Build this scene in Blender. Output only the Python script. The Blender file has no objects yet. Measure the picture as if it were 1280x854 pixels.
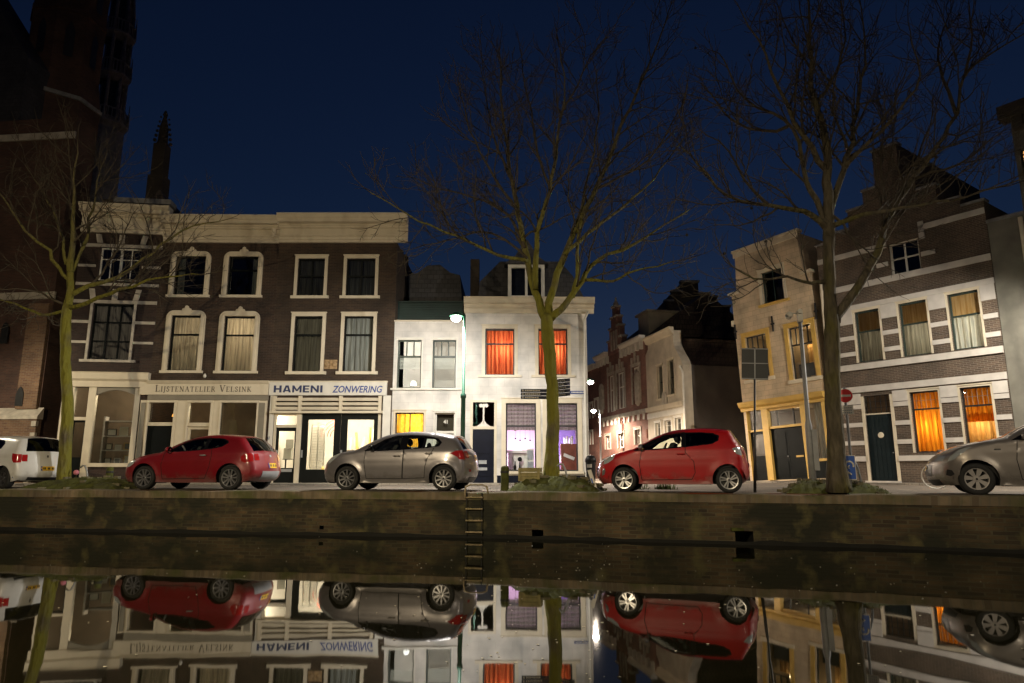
import bpy, bmesh, math, random
from math import sin, cos, pi, sqrt, radians, atan2
from mathutils import Vector, Matrix
from mathutils.geometry import delaunay_2d_cdt

random.seed(7)
SC = bpy.context.scene
COL = SC.collection

# ------------------------------------------------------------------ camera
CZ = 0.47
PITCH = radians(10.8)
F = 853.333
WATER_Z = -1.065
cam_d = bpy.data.cameras.new('camera')
cam_d.lens = 24.0; cam_d.sensor_width = 36.0
cam_d.clip_start = 0.05; cam_d.clip_end = 900
cam = bpy.data.objects.new('camera', cam_d); COL.objects.link(cam)
cam.location = (0, 0, CZ); cam.rotation_euler = (pi/2 + PITCH, 0, 0)
SC.camera = cam
CAM = Vector((0, 0, CZ))

def ray(px, py):
    a = (px-640)/F; b = (427-py)/F
    return Vector((a, cos(PITCH)-b*sin(PITCH), sin(PITCH)+b*cos(PITCH)))
def at(px, py, Y):
    d = ray(px, py); return CAM + d*(Y/d.y)
def gp(px, Y, py=600):
    d = ray(px, py); return Vector((d.x/d.y*Y, Y))

# ------------------------------------------------------------------ objects
def tag(o, label=None, cat=None, group=None, kind=None):
    if label: o['label'] = label
    if cat: o['category'] = cat
    if group: o['group'] = group
    if kind: o['kind'] = kind
    return o
def empty(name, loc=(0,0,0), rz=0.0, label=None, cat=None, group=None):
    o = bpy.data.objects.new(name, None); COL.objects.link(o)
    o.location = loc; o.rotation_euler = (0,0,rz)
    o.empty_display_size = .2
    return tag(o, label, cat, group)

class MB:
    def __init__(s): s.v=[]; s.f=[]; s.m=[]
    def add(s, vs, fs, m=0):
        n=len(s.v); s.v.extend([tuple(p) for p in vs])
        for f in fs: s.f.append(tuple(i+n for i in f)); s.m.append(m)
        return s
    def box(s, x0,x1,y0,y1,z0,z1,m=0):
        if x0>x1: x0,x1=x1,x0
        if y0>y1: y0,y1=y1,y0
        if z0>z1: z0,z1=z1,z0
        return s.add([(x0,y0,z0),(x1,y0,z0),(x1,y1,z0),(x0,y1,z0),(x0,y0,z1),(x1,y0,z1),(x1,y1,z1),(x0,y1,z1)],
              [(0,3,2,1),(4,5,6,7),(0,1,5,4),(1,2,6,5),(2,3,7,6),(3,0,4,7)],m)
    def quad(s, a,b,c,d,m=0): return s.add([a,b,c,d],[(0,1,2,3)],m)
    def tube(s, path, radii, n=6, m=0, cap=True):
        P=[Vector(p) for p in path]
        if not isinstance(radii,(list,tuple)): radii=[radii]*len(P)
        t0=(P[1]-P[0]).normalized()
        up=Vector((0,0,1)) if abs(t0.z)<.9 else Vector((1,0,0))
        nx=t0.cross(up).normalized()
        vs=[];fs=[]
        for i,p in enumerate(P):
            if i==0: t=P[1]-P[0]
            elif i==len(P)-1: t=P[-1]-P[-2]
            else: t=P[i+1]-P[i-1]
            if t.length<1e-9: t=Vector((0,0,1))
            t.normalize()
            nx=nx-t*nx.dot(t)
            if nx.length<1e-6: nx=t.orthogonal()
            nx.normalize(); ny=t.cross(nx)
            r=radii[i]
            for k in range(n):
                a=2*pi*k/n
                q=p+nx*(r*cos(a))+ny*(r*sin(a)); vs.append((q.x,q.y,q.z))
        for i in range(len(P)-1):
            for k in range(n):
                k2=(k+1)%n
                fs.append((i*n+k,i*n+k2,(i+1)*n+k2,(i+1)*n+k))
        if cap:
            fs.append(tuple(range(n-1,-1,-1))); b=(len(P)-1)*n; fs.append(tuple(range(b,b+n)))
        return s.add(vs,fs,m)
    def lathe(s, prof, c=(0,0,0), n=16, axis='z', m=0, cap=True):
        vs=[];fs=[]
        for (r,h) in prof:
            for k in range(n):
                a=2*pi*k/n
                if axis=='z': vs.append((c[0]+r*cos(a),c[1]+r*sin(a),c[2]+h))
                elif axis=='y': vs.append((c[0]+r*cos(a),c[1]+h,c[2]+r*sin(a)))
                else: vs.append((c[0]+h,c[1]+r*cos(a),c[2]+r*sin(a)))
        for i in range(len(prof)-1):
            for k in range(n):
                k2=(k+1)%n; fs.append((i*n+k,i*n+k2,(i+1)*n+k2,(i+1)*n+k))
        if cap:
            fs.append(tuple(range(n-1,-1,-1))); b=(len(prof)-1)*n; fs.append(tuple(range(b,b+n)))
        return s.add(vs,fs,m)
    def ball(s, c, r, m=0, n=10, k=6, sc=(1,1,1)):
        vs=[];fs=[]
        for i in range(k+1):
            t=pi*i/k
            for j in range(n):
                a=2*pi*j/n
                vs.append((c[0]+r*sc[0]*sin(t)*cos(a),c[1]+r*sc[1]*sin(t)*sin(a),c[2]+r*sc[2]*cos(t)))
        for i in range(k):
            for j in range(n):
                j2=(j+1)%n; fs.append((i*n+j,(i+1)*n+j,(i+1)*n+j2,i*n+j2))
        return s.add(vs,fs,m)
    def prism(s, outer, y0, y1, holes=(), m=0, back=True):
        """polygon in (x,z) extruded from y0 (front) to y1"""
        vs,tris=region(outer,holes)
        n=len(vs)
        s.add([(p[0],y0,p[1]) for p in vs],[tuple(t) for t in tris],m)
        if back: s.add([(p[0],y1,p[1]) for p in vs],[tuple(reversed(t)) for t in tris],m)
        for loop in [outer]+list(holes):
            k=len(loop)
            a=[(p[0],y0,p[1]) for p in loop]+[(p[0],y1,p[1]) for p in loop]
            s.add(a,[(i,(i+1)%k,k+(i+1)%k,k+i) for i in range(k)],m)
        return s
    def build(s, name, mats, parent=None, smooth=False, angle=None, fixn=True):
        me=bpy.data.meshes.new(name)
        me.from_pydata(s.v,[],s.f)
        if not isinstance(mats,(list,tuple)): mats=[mats]
        for m in mats: me.materials.append(m)
        if len(mats)>1: me.polygons.foreach_set('material_index',s.m)
        if fixn:
            bm=bmesh.new(); bm.from_mesh(me)
            bmesh.ops.recalc_face_normals(bm,faces=bm.faces); bm.to_mesh(me); bm.free()
        if smooth:
            me.polygons.foreach_set('use_smooth',[True]*len(me.polygons))
            if angle: me.set_sharp_from_angle(angle=radians(angle))
        me.update()
        o=bpy.data.objects.new(name,me); COL.objects.link(o)
        if parent is not None: o.parent=parent
        return o

def inpoly(x,y,poly):
    c=False; n=len(poly); j=n-1
    for i in range(n):
        xi,yi=poly[i][0],poly[i][1]; xj,yj=poly[j][0],poly[j][1]
        if (yi>y)!=(yj>y) and x<(xj-xi)*(y-yi)/(yj-yi)+xi: c=not c
        j=i
    return c
def region(outer, holes=(), pts=()):
    vs=[];ed=[]
    for loop in [outer]+list(holes):
        n=len(vs); k=len(loop)
        vs+= [Vector((p[0],p[1])) for p in loop]
        ed+= [(n+i,n+(i+1)%k) for i in range(k)]
    vs+= [Vector((p[0],p[1])) for p in pts]
    r=delaunay_2d_cdt(vs,ed,[],0,1e-5)
    V=r[0]; T=[]
    for t in r[2]:
        cx=sum(V[i].x for i in t)/3; cy=sum(V[i].y for i in t)/3
        if inpoly(cx,cy,outer) and not any(inpoly(cx,cy,h) for h in holes): T.append(t)
    return [(v.x,v.y) for v in V],T
def rect(u0,u1,z0,z1): return [(u0,z0),(u1,z0),(u1,z1),(u0,z1)]

# ------------------------------------------------------------------ materials
MATS={}
def nodes(name):
    m=bpy.data.materials.new(name); m.use_nodes=True
    nt=m.node_tree; b=nt.nodes['Principled BSDF']
    return m,nt,b
def N(nt,t,**kw):
    n=nt.nodes.new(t)
    for k,v in kw.items(): setattr(n,k,v)
    return n
def rgba(c): return (c[0],c[1],c[2],1)
def noise_mix(nt, c1, c2, scale, detail=5, lo=.35, hi=.65, vec=None, sc3=None):
    tn=N(nt,'ShaderNodeTexNoise'); tn.inputs['Scale'].default_value=scale; tn.inputs['Detail'].default_value=detail
    if vec is None:
        tc=N(nt,'ShaderNodeTexCoord'); vec=tc.outputs['Object']
    if sc3:
        mp=N(nt,'ShaderNodeMapping'); mp.inputs['Scale'].default_value=sc3
        nt.links.new(vec,mp.inputs['Vector']); vec=mp.outputs['Vector']
    nt.links.new(vec,tn.inputs['Vector'])
    mr=N(nt,'ShaderNodeMapRange'); mr.inputs[1].default_value=lo; mr.inputs[2].default_value=hi
    nt.links.new(tn.outputs['Fac'],mr.inputs[0])
    mx=N(nt,'ShaderNodeMix',data_type='RGBA')
    nt.links.new(mr.outputs[0],mx.inputs[0])
    for i,c in ((6,c1),(7,c2)):
        if isinstance(c,(tuple,list)): mx.inputs[i].default_value=rgba(c)
        else: nt.links.new(c,mx.inputs[i])
    return mx.outputs[2], mr.outputs[0], tn
def bump(nt,b,h,strength=.4,dist=.02):
    bp=N(nt,'ShaderNodeBump'); bp.inputs['Strength'].default_value=strength; bp.inputs['Distance'].default_value=dist
    nt.links.new(h,bp.inputs['Height']); nt.links.new(bp.outputs[0],b.inputs['Normal'])
def paint(name,c,rough=.55,var=.18,scale=3,metal=0,coat=0,bmp=.12,dirt=None,spec=.5):
    if name in MATS: return MATS[name]
    m,nt,b=nodes(name); b.inputs['Specular IOR Level'].default_value=spec
    c2=tuple(x*(1-var) for x in c)
    col,fac,tn=noise_mix(nt,c2,c,scale,6)
    if dirt:
        col,_,_=noise_mix(nt,col,dirt,1.1,8,.55,.8,sc3=(1.5,1.5,.5))
    nt.links.new(col,b.inputs['Base Color'])
    b.inputs['Roughness'].default_value=rough; b.inputs['Metallic'].default_value=metal
    b.inputs['Coat Weight'].default_value=coat; b.inputs['Coat Roughness'].default_value=.04
    if bmp:
        t2=N(nt,'ShaderNodeTexNoise'); t2.inputs['Scale'].default_value=25
        bump(nt,b,t2.outputs['Fac'],bmp,.01)
    MATS[name]=m; return m
def brick(name,c1,c2,mortar,bw=.22,rh=.066,ms=.007,rough=.9,grime=None,glo=.5,ghi=.75,gs=.6,bmp=.6,horiz=False,wash=None):
    m,nt,b=nodes(name)
    tc=N(nt,'ShaderNodeTexCoord'); sp=N(nt,'ShaderNodeSeparateXYZ'); nt.links.new(tc.outputs['Object'],sp.inputs[0])
    cb=N(nt,'ShaderNodeCombineXYZ')
    if horiz:
        nt.links.new(sp.outputs[0],cb.inputs[0]); nt.links.new(sp.outputs[1],cb.inputs[1])
    else:
        ad=N(nt,'ShaderNodeMath',operation='ADD'); nt.links.new(sp.outputs[0],ad.inputs[0]); nt.links.new(sp.outputs[1],ad.inputs[1])
        nt.links.new(ad.outputs[0],cb.inputs[0]); nt.links.new(sp.outputs[2],cb.inputs[1])
    bt=N(nt,'ShaderNodeTexBrick'); bt.inputs['Scale'].default_value=1
    bt.inputs['Color1'].default_value=rgba(c1); bt.inputs['Color2'].default_value=rgba(c2); bt.inputs['Mortar'].default_value=rgba(mortar)
    bt.inputs['Brick Width'].default_value=bw; bt.inputs['Row Height'].default_value=rh; bt.inputs['Mortar Size'].default_value=ms
    bt.inputs['Mortar Smooth'].default_value=.2; bt.inputs['Bias'].default_value=-.1
    nt.links.new(cb.outputs[0],bt.inputs['Vector'])
    col,_,_=noise_mix(nt,(.55,.55,.55),(1.2,1.15,1.1),.9,8,.3,.7)
    mu=N(nt,'ShaderNodeMix',data_type='RGBA',blend_type='MULTIPLY'); mu.inputs[0].default_value=1
    nt.links.new(bt.outputs['Color'],mu.inputs[6]); nt.links.new(col,mu.inputs[7])
    out=mu.outputs[2]
    if grime: out,_,_=noise_mix(nt,out,grime,gs,9,glo,ghi,sc3=(1,1,1.6))
    if wash: out,_,_=noise_mix(nt,out,wash,2.3,9,.56,.72)
    nt.links.new(out,b.inputs['Base Color']); b.inputs['Roughness'].default_value=rough
    iv=N(nt,'ShaderNodeMath',operation='SUBTRACT'); iv.inputs[0].default_value=1; nt.links.new(bt.outputs['Fac'],iv.inputs[1])
    n2=N(nt,'ShaderNodeTexNoise'); n2.inputs['Scale'].default_value=30; nt.links.new(tc.outputs['Object'],n2.inputs['Vector'])
    a2=N(nt,'ShaderNodeMath',operation='MULTIPLY_ADD'); a2.inputs[1].default_value=.5
    nt.links.new(n2.outputs['Fac'],a2.inputs[0]); nt.links.new(iv.outputs[0],a2.inputs[2])
    bump(nt,b,a2.outputs[0],bmp,.012)
    MATS[name]=m; return m
def plain(name,c,rough=.5,metal=0,coat=0,emit=None,es=1.0,trans=0):
    if name in MATS: return MATS[name]
    m,nt,b=nodes(name)
    b.inputs['Base Color'].default_value=rgba(c); b.inputs['Roughness'].default_value=rough; b.inputs['Metallic'].default_value=metal
    b.inputs['Coat Weight'].default_value=coat; b.inputs['Coat Roughness'].default_value=.03
    if emit: b.inputs['Emission Color'].default_value=rgba(emit); b.inputs['Emission Strength'].default_value=es
    MATS[name]=m; return m
def glass(name,tint=(.9,.95,.95),refl=.10,rough=.0):
    m=bpy.data.materials.new(name); m.use_nodes=True; nt=m.node_tree; nt.nodes.clear()
    o=N(nt,'ShaderNodeOutputMaterial'); mx=N(nt,'ShaderNodeMixShader'); t=N(nt,'ShaderNodeBsdfTransparent'); g=N(nt,'ShaderNodeBsdfGlossy')
    t.inputs[0].default_value=rgba(tint); g.inputs['Roughness'].default_value=rough; g.inputs[0].default_value=(1,1,1,1)
    lw=N(nt,'ShaderNodeFresnel'); lw.inputs[0].default_value=1.45
    ma=N(nt,'ShaderNodeMath',operation='ADD'); ma.inputs[1].default_value=refl-.04; ma.use_clamp=True
    # faint waviness of old panes
    tn=N(nt,'ShaderNodeTexNoise'); tn.inputs['Scale'].default_value=2.2
    tc=N(nt,'ShaderNodeTexCoord'); nt.links.new(tc.outputs['Object'],tn.inputs['Vector'])
    bp=N(nt,'ShaderNodeBump'); bp.inputs['Strength'].default_value=.08; bp.inputs['Distance'].default_value=.05
    nt.links.new(tn.outputs['Fac'],bp.inputs['Height']); nt.links.new(bp.outputs[0],g.inputs['Normal'])
    nt.links.new(lw.outputs[0],ma.inputs[0]); nt.links.new(ma.outputs[0],mx.inputs[0])
    nt.links.new(t.outputs[0],mx.inputs[1]); nt.links.new(g.outputs[0],mx.inputs[2]); nt.links.new(mx.outputs[0],o.inputs[0])
    MATS[name]=m; return m
def fabric(name,c,trans=.5,c2=None,scale=(6,6,.3)):
    m=bpy.data.materials.new(name); m.use_nodes=True; nt=m.node_tree; nt.nodes.clear()
    o=N(nt,'ShaderNodeOutputMaterial'); mx=N(nt,'ShaderNodeMixShader'); d=N(nt,'ShaderNodeBsdfDiffuse'); t=N(nt,'ShaderNodeBsdfTranslucent')
    col,_,_=noise_mix(nt,c2 or tuple(x*.55 for x in c),c,2.5,3,.36,.64,sc3=scale)  # upright dark streaks put the shade of folds into the cloth colour
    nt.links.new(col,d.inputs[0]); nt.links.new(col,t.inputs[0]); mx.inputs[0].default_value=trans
    nt.links.new(d.outputs[0],mx.inputs[1]); nt.links.new(t.outputs[0],mx.inputs[2]); nt.links.new(mx.outputs[0],o.inputs[0])
    MATS[name]=m; return m

B_A=brick('brick_plum',(.034,.02,.016),(.052,.029,.022),(.05,.043,.036))
B_B=brick('brick_brown',(.062,.036,.022),(.034,.021,.015),(.08,.066,.052))
B_C=brick('brick_brown_plain',(.068,.043,.026),(.040,.026,.018),(.075,.062,.048))
B_F=brick('brick_grey_brown',(.115,.08,.056),(.062,.045,.034),(.19,.165,.135),ms=.009)
B_I=brick('brick_red',(.30,.125,.09),(.22,.09,.07),(.26,.22,.2))
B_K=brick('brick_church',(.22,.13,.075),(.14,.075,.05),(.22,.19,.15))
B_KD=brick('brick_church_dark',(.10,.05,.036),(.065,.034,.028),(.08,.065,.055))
B_G=brick('brick_soot',(.075,.06,.048),(.05,.042,.036),(.07,.065,.055))
B_Q=brick('brick_quay',(.125,.085,.042),(.036,.027,.018),(.115,.10,.06),bw=.24,rh=.082,ms=.011,grime=(.022,.022,.012),glo=.40,ghi=.62,gs=.75,bmp=1,wash=(.115,.10,.04))
B_COP=brick('brick_coping',(.24,.19,.125),(.14,.11,.075),(.2,.17,.12),bw=.085,rh=.4,ms=.012,grime=(.09,.095,.03),glo=.48,ghi=.7,gs=1.5)
PAVE=brick('paving_clinker',(.22,.185,.145),(.16,.135,.11),(.09,.08,.065),bw=.2,rh=.1,ms=.008,horiz=True,grime=(.10,.088,.068))
SLAB=brick('paving_slab',(.34,.31,.26),(.28,.25,.21),(.16,.14,.12),bw=.3,rh=.3,ms=.008,horiz=True,grime=(.11,.1,.08))
PL_W=brick('plaster_white',(.74,.73,.70),(.70,.69,.66),(.60,.59,.56),bw=.62,rh=.31,ms=.006,rough=.75,bmp=.25,grime=(.55,.52,.46),glo=.55,ghi=.85)
PL_E=brick('plaster_beige',(.68,.55,.385),(.63,.51,.355),(.46,.37,.26),bw=.42,rh=.24,ms=.009,rough=.8,bmp=.35,grime=(.42,.34,.24),glo=.5,ghi=.85)
PL_G=paint('plaster_grey',(.20,.19,.155),.85,.4,1.2,dirt=(.09,.085,.07))
PL_H=paint('plaster_cream',(.6,.53,.42),.8,.2,2,dirt=(.4,.33,.24))
CREAM=paint('paint_cream',(.70,.62,.47),.5,.12,2,dirt=(.48,.4,.28))
STONE=paint('stone_pale',(.52,.47,.39),.75,.3,4,dirt=(.3,.26,.2))
STONE_D=paint('stone_grey_dark',(.26,.26,.26),.85,.4,3)
WHITE=paint('paint_white',(.74,.71,.63),.5,.1,3,dirt=(.6,.56,.46))
TAUPE=paint('paint_taupe',(.24,.215,.165),.55,.15,3)
YELLOW=paint('paint_ochre',(.66,.42,.10),.5,.15,3,dirt=(.48,.3,.08))
BLACKP=paint('paint_black_green',(.006,.008,.008),.45,.3,3,spec=.12)
NAVY=paint('paint_navy_door',(.005,.007,.017),.45,.3,3,spec=.12)
TEAL=paint('paint_dark_teal',(.009,.017,.02),.45,.3,3,spec=.12)
GREENP=paint('paint_lamp_green',(.02,.09,.055),.4,.2,3)
BOARDG=paint('board_dark_green',(.018,.038,.031),.7,.2,2)
SLATE=brick('roof_slate',(.055,.055,.06),(.038,.038,.042),(.02,.02,.02),bw=.25,rh=.2,ms=.01,rough=.7)
TILE=brick('roof_tile_dark',(.07,.05,.04),(.05,.04,.035),(.02,.018,.015),bw=.24,rh=.3,ms=.02,rough=.8)
GL=glass('window_glass',refl=.07); GL_D=glass('window_glass_dark',(.55,.6,.6),.10); GL_CAR=glass('car_glass',(.86,.91,.87),.06); GL_TINT=glass('car_glass_tinted',(.05,.055,.06),.06)
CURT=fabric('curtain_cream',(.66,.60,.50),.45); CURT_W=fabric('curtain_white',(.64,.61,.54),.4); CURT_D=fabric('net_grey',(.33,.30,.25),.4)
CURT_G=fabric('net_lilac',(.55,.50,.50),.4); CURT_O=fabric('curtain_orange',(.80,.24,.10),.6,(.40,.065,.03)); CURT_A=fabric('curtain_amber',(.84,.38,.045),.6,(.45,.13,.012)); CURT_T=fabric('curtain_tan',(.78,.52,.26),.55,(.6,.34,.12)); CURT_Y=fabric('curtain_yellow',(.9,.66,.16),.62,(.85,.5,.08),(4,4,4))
ROOMW=paint('room_pale',(.62,.58,.52),.9,.1,2); ROOML=paint('room_lilac',(.74,.58,.70),.9,.08,2); ROOMD=paint('room_brown',(.2,.15,.1),.9,.2,2)
IRON=paint('iron_black',(.02,.02,.02),.5,.3,6); STEEL=paint('steel_grey',(.36,.37,.38),.6,.2,5,metal=.25)
RUBBER=paint('rubber',(.018,.018,.018),.75,.3,8); PLASTIC=paint('plastic_black',(.022,.022,.024),.45,.2,8)
MOSS=paint('moss',(.105,.115,.022),.95,.55,5,bmp=.9,dirt=(.05,.045,.018))
ALLOY=plain('alloy',(.55,.55,.56),.3,.85); ALLOY_D=plain('alloy_dark',(.22,.22,.23),.35,.8)
PLATE=plain('plate_yellow',(.85,.52,.02),.4); INK=plain('plate_ink',(.03,.03,.03),.5); EU=plain('plate_blue',(.02,.06,.35),.4)
RED_L=plain('lamp_red',(.35,.012,.012),.12,coat=1); CLEAR_L=plain('lamp_clear',(.55,.6,.62),.12,.3,coat=1); AMBER_L=plain('lamp_amber',(.75,.25,.02),.2,coat=1)
SEATM=paint('seat_fabric',(.04,.04,.042),.9,.2,10)
# bark with moss on it
def bark(name,moss=(.19,.18,.022),lo=.30,hi=.50):
    m,nt,b=nodes(name)
    col,_,_=noise_mix(nt,(.07,.058,.038),(.15,.125,.08),6,8,.35,.65,sc3=(1,1,.35))
    col,f,_=noise_mix(nt,col,moss,1.6,8,lo,hi,sc3=(1,1,.6))
    # mossy trunk; tint fades upward, putting the crown's weaker light into the colour
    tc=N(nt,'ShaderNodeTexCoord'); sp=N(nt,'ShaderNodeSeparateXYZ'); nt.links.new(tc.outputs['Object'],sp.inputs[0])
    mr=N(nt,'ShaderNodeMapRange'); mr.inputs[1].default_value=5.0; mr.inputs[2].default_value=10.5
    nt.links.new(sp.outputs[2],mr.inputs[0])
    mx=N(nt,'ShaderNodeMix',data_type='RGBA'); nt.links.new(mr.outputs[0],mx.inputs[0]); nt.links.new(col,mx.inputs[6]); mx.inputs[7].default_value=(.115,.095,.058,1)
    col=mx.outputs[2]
    nt.links.new(col,b.inputs['Base Color']); b.inputs['Roughness'].default_value=.95
    n2=N(nt,'ShaderNodeTexNoise'); n2.inputs['Scale'].default_value=14; n2.inputs['Detail'].default_value=8
    n2.inputs['Roughness'].default_value=.7
    vo=N(nt,'ShaderNodeTexVoronoi'); vo.inputs['Scale'].default_value=11; mp=N(nt,'ShaderNodeMapping'); mp.inputs['Scale'].default_value=(1,1,.3)
    nt.links.new(tc.outputs['Object'],mp.inputs[0]); nt.links.new(mp.outputs[0],vo.inputs['Vector'])
    ad=N(nt,'ShaderNodeMath',operation='ADD'); nt.links.new(vo.outputs['Distance'],ad.inputs[0]); nt.links.new(n2.outputs['Fac'],ad.inputs[1])
    bump(nt,b,ad.outputs[0],1.0,.06)
    MATS[name]=m; return m
BARK=bark('bark_mossy'); BARK_SHADE=bark('bark_shaded',(.12,.11,.022),.48,.7)  # second bark carries the right trunk's shade as a darker, less mossy colour
TWIG=paint('twig_bark',(.085,.068,.044),.9,.4,4)
SEED=paint('seed_ball',(.03,.024,.018),.95,.2,10)
# ------------------------------------------------------------------ lamps inside rooms
def lamp(loc, power, color=(1,.8,.55), r=.12, parent=None, name='room_light', spot=None):
    ld=bpy.data.lights.new(name,'SPOT' if spot else 'POINT'); ld.energy=power; ld.color=color; ld.shadow_soft_size=r
    if spot: ld.spot_size=radians(spot); ld.spot_blend=.35
    o=bpy.data.objects.new(name,ld); COL.objects.link(o); o.location=loc
    if parent is not None: o.parent=parent
    return o

# ------------------------------------------------------------------ text
def text_part(s, name, mat, parent, u0,u1,z0,z1, y, depth=.012, shear=0, offset=0, body=None):
    cu=bpy.data.curves.new('txt','FONT'); cu.body=s; cu.size=1; cu.extrude=.01; cu.shear=shear; cu.offset=offset; cu.resolution_u=3
    to=bpy.data.objects.new('txt',cu); COL.objects.link(to)
    dg=bpy.context.evaluated_depsgraph_get(); dg.update()
    me=bpy.data.meshes.new_from_object(to.evaluated_get(dg))
    bpy.data.objects.remove(to); bpy.data.curves.remove(cu)
    xs=[v.co.x for v in me.vertices]; ys=[v.co.y for v in me.vertices]
    xa,xb,ya,yb=min(xs),max(xs),min(ys),max(ys)
    for v in me.vertices:
        x,yy,z=v.co
        v.co=(u0+(x-xa)/(xb-xa)*(u1-u0), y-(depth if z>0 else 0), z0+(yy-ya)/(yb-ya)*(z1-z0))
    me.name=name; me.materials.clear(); me.materials.append(mat)
    o=bpy.data.objects.new(name,me); COL.objects.link(o); o.parent=parent
    return o

SER={ # strokes: (points, width) on a cap height of 1
'L':(.68,[([(.16,0),(.16,1)],.15),([(.02,.03),(.66,.03)],.06),([(.02,.97),(.32,.97)],.06),([(.64,.0),(.64,.24)],.05)]),
'I':(.36,[([(.17,0),(.17,1)],.15),([(.02,.03),(.33,.03)],.06),([(.02,.97),(.33,.97)],.06)]),
'J':(.36,[([(.19,1),(.19,.05),(.12,-.14),(.0,-.2)],.14),([(.04,.97),(.34,.97)],.06)]),
'S':(.56,[([(.48,.78),(.42,.94),(.26,.98),(.1,.88),(.09,.7),(.24,.55),(.42,.42),(.46,.22),(.36,.06),(.2,.02),(.08,.1),(.04,.26)],.12)]),
'T':(.72,[([(.35,0),(.35,1)],.15),([(.02,.96),(.68,.96)],.07),([(.2,.03),(.5,.03)],.06),([(.04,1),(.04,.78)],.05),([(.66,1),(.66,.78)],.05)]),
'E':(.66,[([(.16,0),(.16,1)],.15),([(.02,.03),(.6,.03)],.06),([(.02,.97),(.58,.97)],.06),([(.16,.52),(.46,.52)],.06),([(.6,0),(.6,.22)],.05),([(.57,1),(.57,.8)],.05)]),
'N':(.86,[([(.14,0),(.14,1)],.07),([(.13,1),(.72,0)],.15),([(.72,0),(.72,1)],.07),([(.02,.03),(.27,.03)],.06),([(.6,.97),(.84,.97)],.06),([(.0,.97),(.18,.97)],.06)]),
'A':(.84,[([(.1,0),(.4,1)],.07),([(.4,1),(.72,0)],.15),([(.2,.34),(.6,.34)],.06),([(.0,.03),(.22,.03)],.06),([(.58,.03),(.84,.03)],.06)]),
'R':(.76,[([(.16,0),(.16,1)],.15),([(.16,.97),(.42,.97),(.56,.86),(.56,.66),(.42,.53),(.16,.51)],.09),([(.36,.52),(.7,.02)],.14),([(.02,.03),(.3,.03)],.06),([(.02,.97),(.2,.97)],.06)]),
'V':(.82,[([(.08,1),(.4,0)],.15),([(.4,0),(.7,1)],.07),([(-.02,.97),(.22,.97)],.06),([(.58,.97),(.82,.97)],.06)]),
'K':(.80,[([(.16,0),(.16,1)],.15),([(.2,.44),(.62,.98)],.07),([(.3,.56),(.7,.02)],.14),([(.02,.03),(.3,.03)],.06),([(.02,.97),(.3,.97)],.06),([(.5,.97),(.74,.97)],.06),([(.58,.03),(.8,.03)],.06)]),
}
def serif_part(words, name, mat, parent, u0,u1,z0,z1,y):
    """small capitals with a taller first letter in every word"""
    H=z1-z0; segs=[]; x=0
    for wi,w in enumerate(words):
        if wi: x+=.55
        for i,ch in enumerate(w):
            sc=1.0 if i==0 else .78
            wd,st=SER[ch]
            for pts,wt in st: segs.append(([(x+p[0]*sc,p[1]*sc) for p in pts],wt*sc))
            x+=wd*sc+.14
    k=(u1-u0)/x; b=MB()
    for pts,wt in segs:
        for a,c in zip(pts[:-1],pts[1:]):
            dx,dz=c[0]-a[0],c[1]-a[1]; l=sqrt(dx*dx+dz*dz); nx,nz=-dz/l*wt/2,dx/l*wt/2; ex,ez=dx/l*.02,dz/l*.02
            q=[(a[0]-ex+nx,a[1]-ez+nz),(a[0]-ex-nx,a[1]-ez-nz),(c[0]+ex-nx,c[1]+ez-nz),(c[0]+ex+nx,c[1]+ez+nz)]
            b.add([(u0+p[0]*k,y,z0+p[1]*H) for p in q],[(0,1,2,3)])
    return b.build(name,mat,parent)

BLK={'H':(.9,[([(.13,0),(.13,1)],.26),([(.77,0),(.77,1)],.26),([(.2,.5),(.7,.5)],.22)]),
'A':(.95,[([(.12,0),(.42,1)],.24),([(.83,0),(.53,1)],.24),([(.25,.27),(.7,.27)],.18),([(.36,.93),(.59,.93)],.14)]),
'M':(1.08,[([(.12,0),(.12,1)],.23),([(.96,0),(.96,1)],.23),([(.14,.93),(.54,.22)],.19),([(.94,.93),(.54,.22)],.19)]),
'E':(.76,[([(.13,0),(.13,1)],.26),([(.1,.1),(.74,.1)],.2),([(.1,.5),(.68,.5)],.18),([(.1,.9),(.74,.9)],.2)]),
'N':(.95,[([(.12,0),(.12,1)],.23),([(.83,0),(.83,1)],.23),([(.14,.93),(.81,.07)],.22)]),
'I':(.30,[([(.15,0),(.15,1)],.26)])}
def block_part(word,name,mat,parent,u0,u1,z0,z1,y):
    H=z1-z0; segs=[]; x=0
    for ch in word:
        wd,st=BLK[ch]
        for pts,wt in st: segs.append(([(x+p[0],p[1]) for p in pts],wt))
        x+=wd+.13
    k=(u1-u0)/(x-.13); b=MB()
    for i,(pts,wt) in enumerate(segs):
        a,c=pts
        dx,dz=c[0]-a[0],c[1]-a[1]; l=sqrt(dx*dx+dz*dz); nx,nz=-dz/l*wt/2,dx/l*wt/2
        q=[(a[0]+nx,a[1]+nz),(a[0]-nx,a[1]-nz),(c[0]-nx,c[1]-nz),(c[0]+nx,c[1]+nz)]
        b.add([(u0+p[0]*k,y-.0004*i,z0+min(1,max(0,p[1]))*H) for p in q],[(0,1,2,3)])
    return b.build(name,mat,parent)

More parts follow.
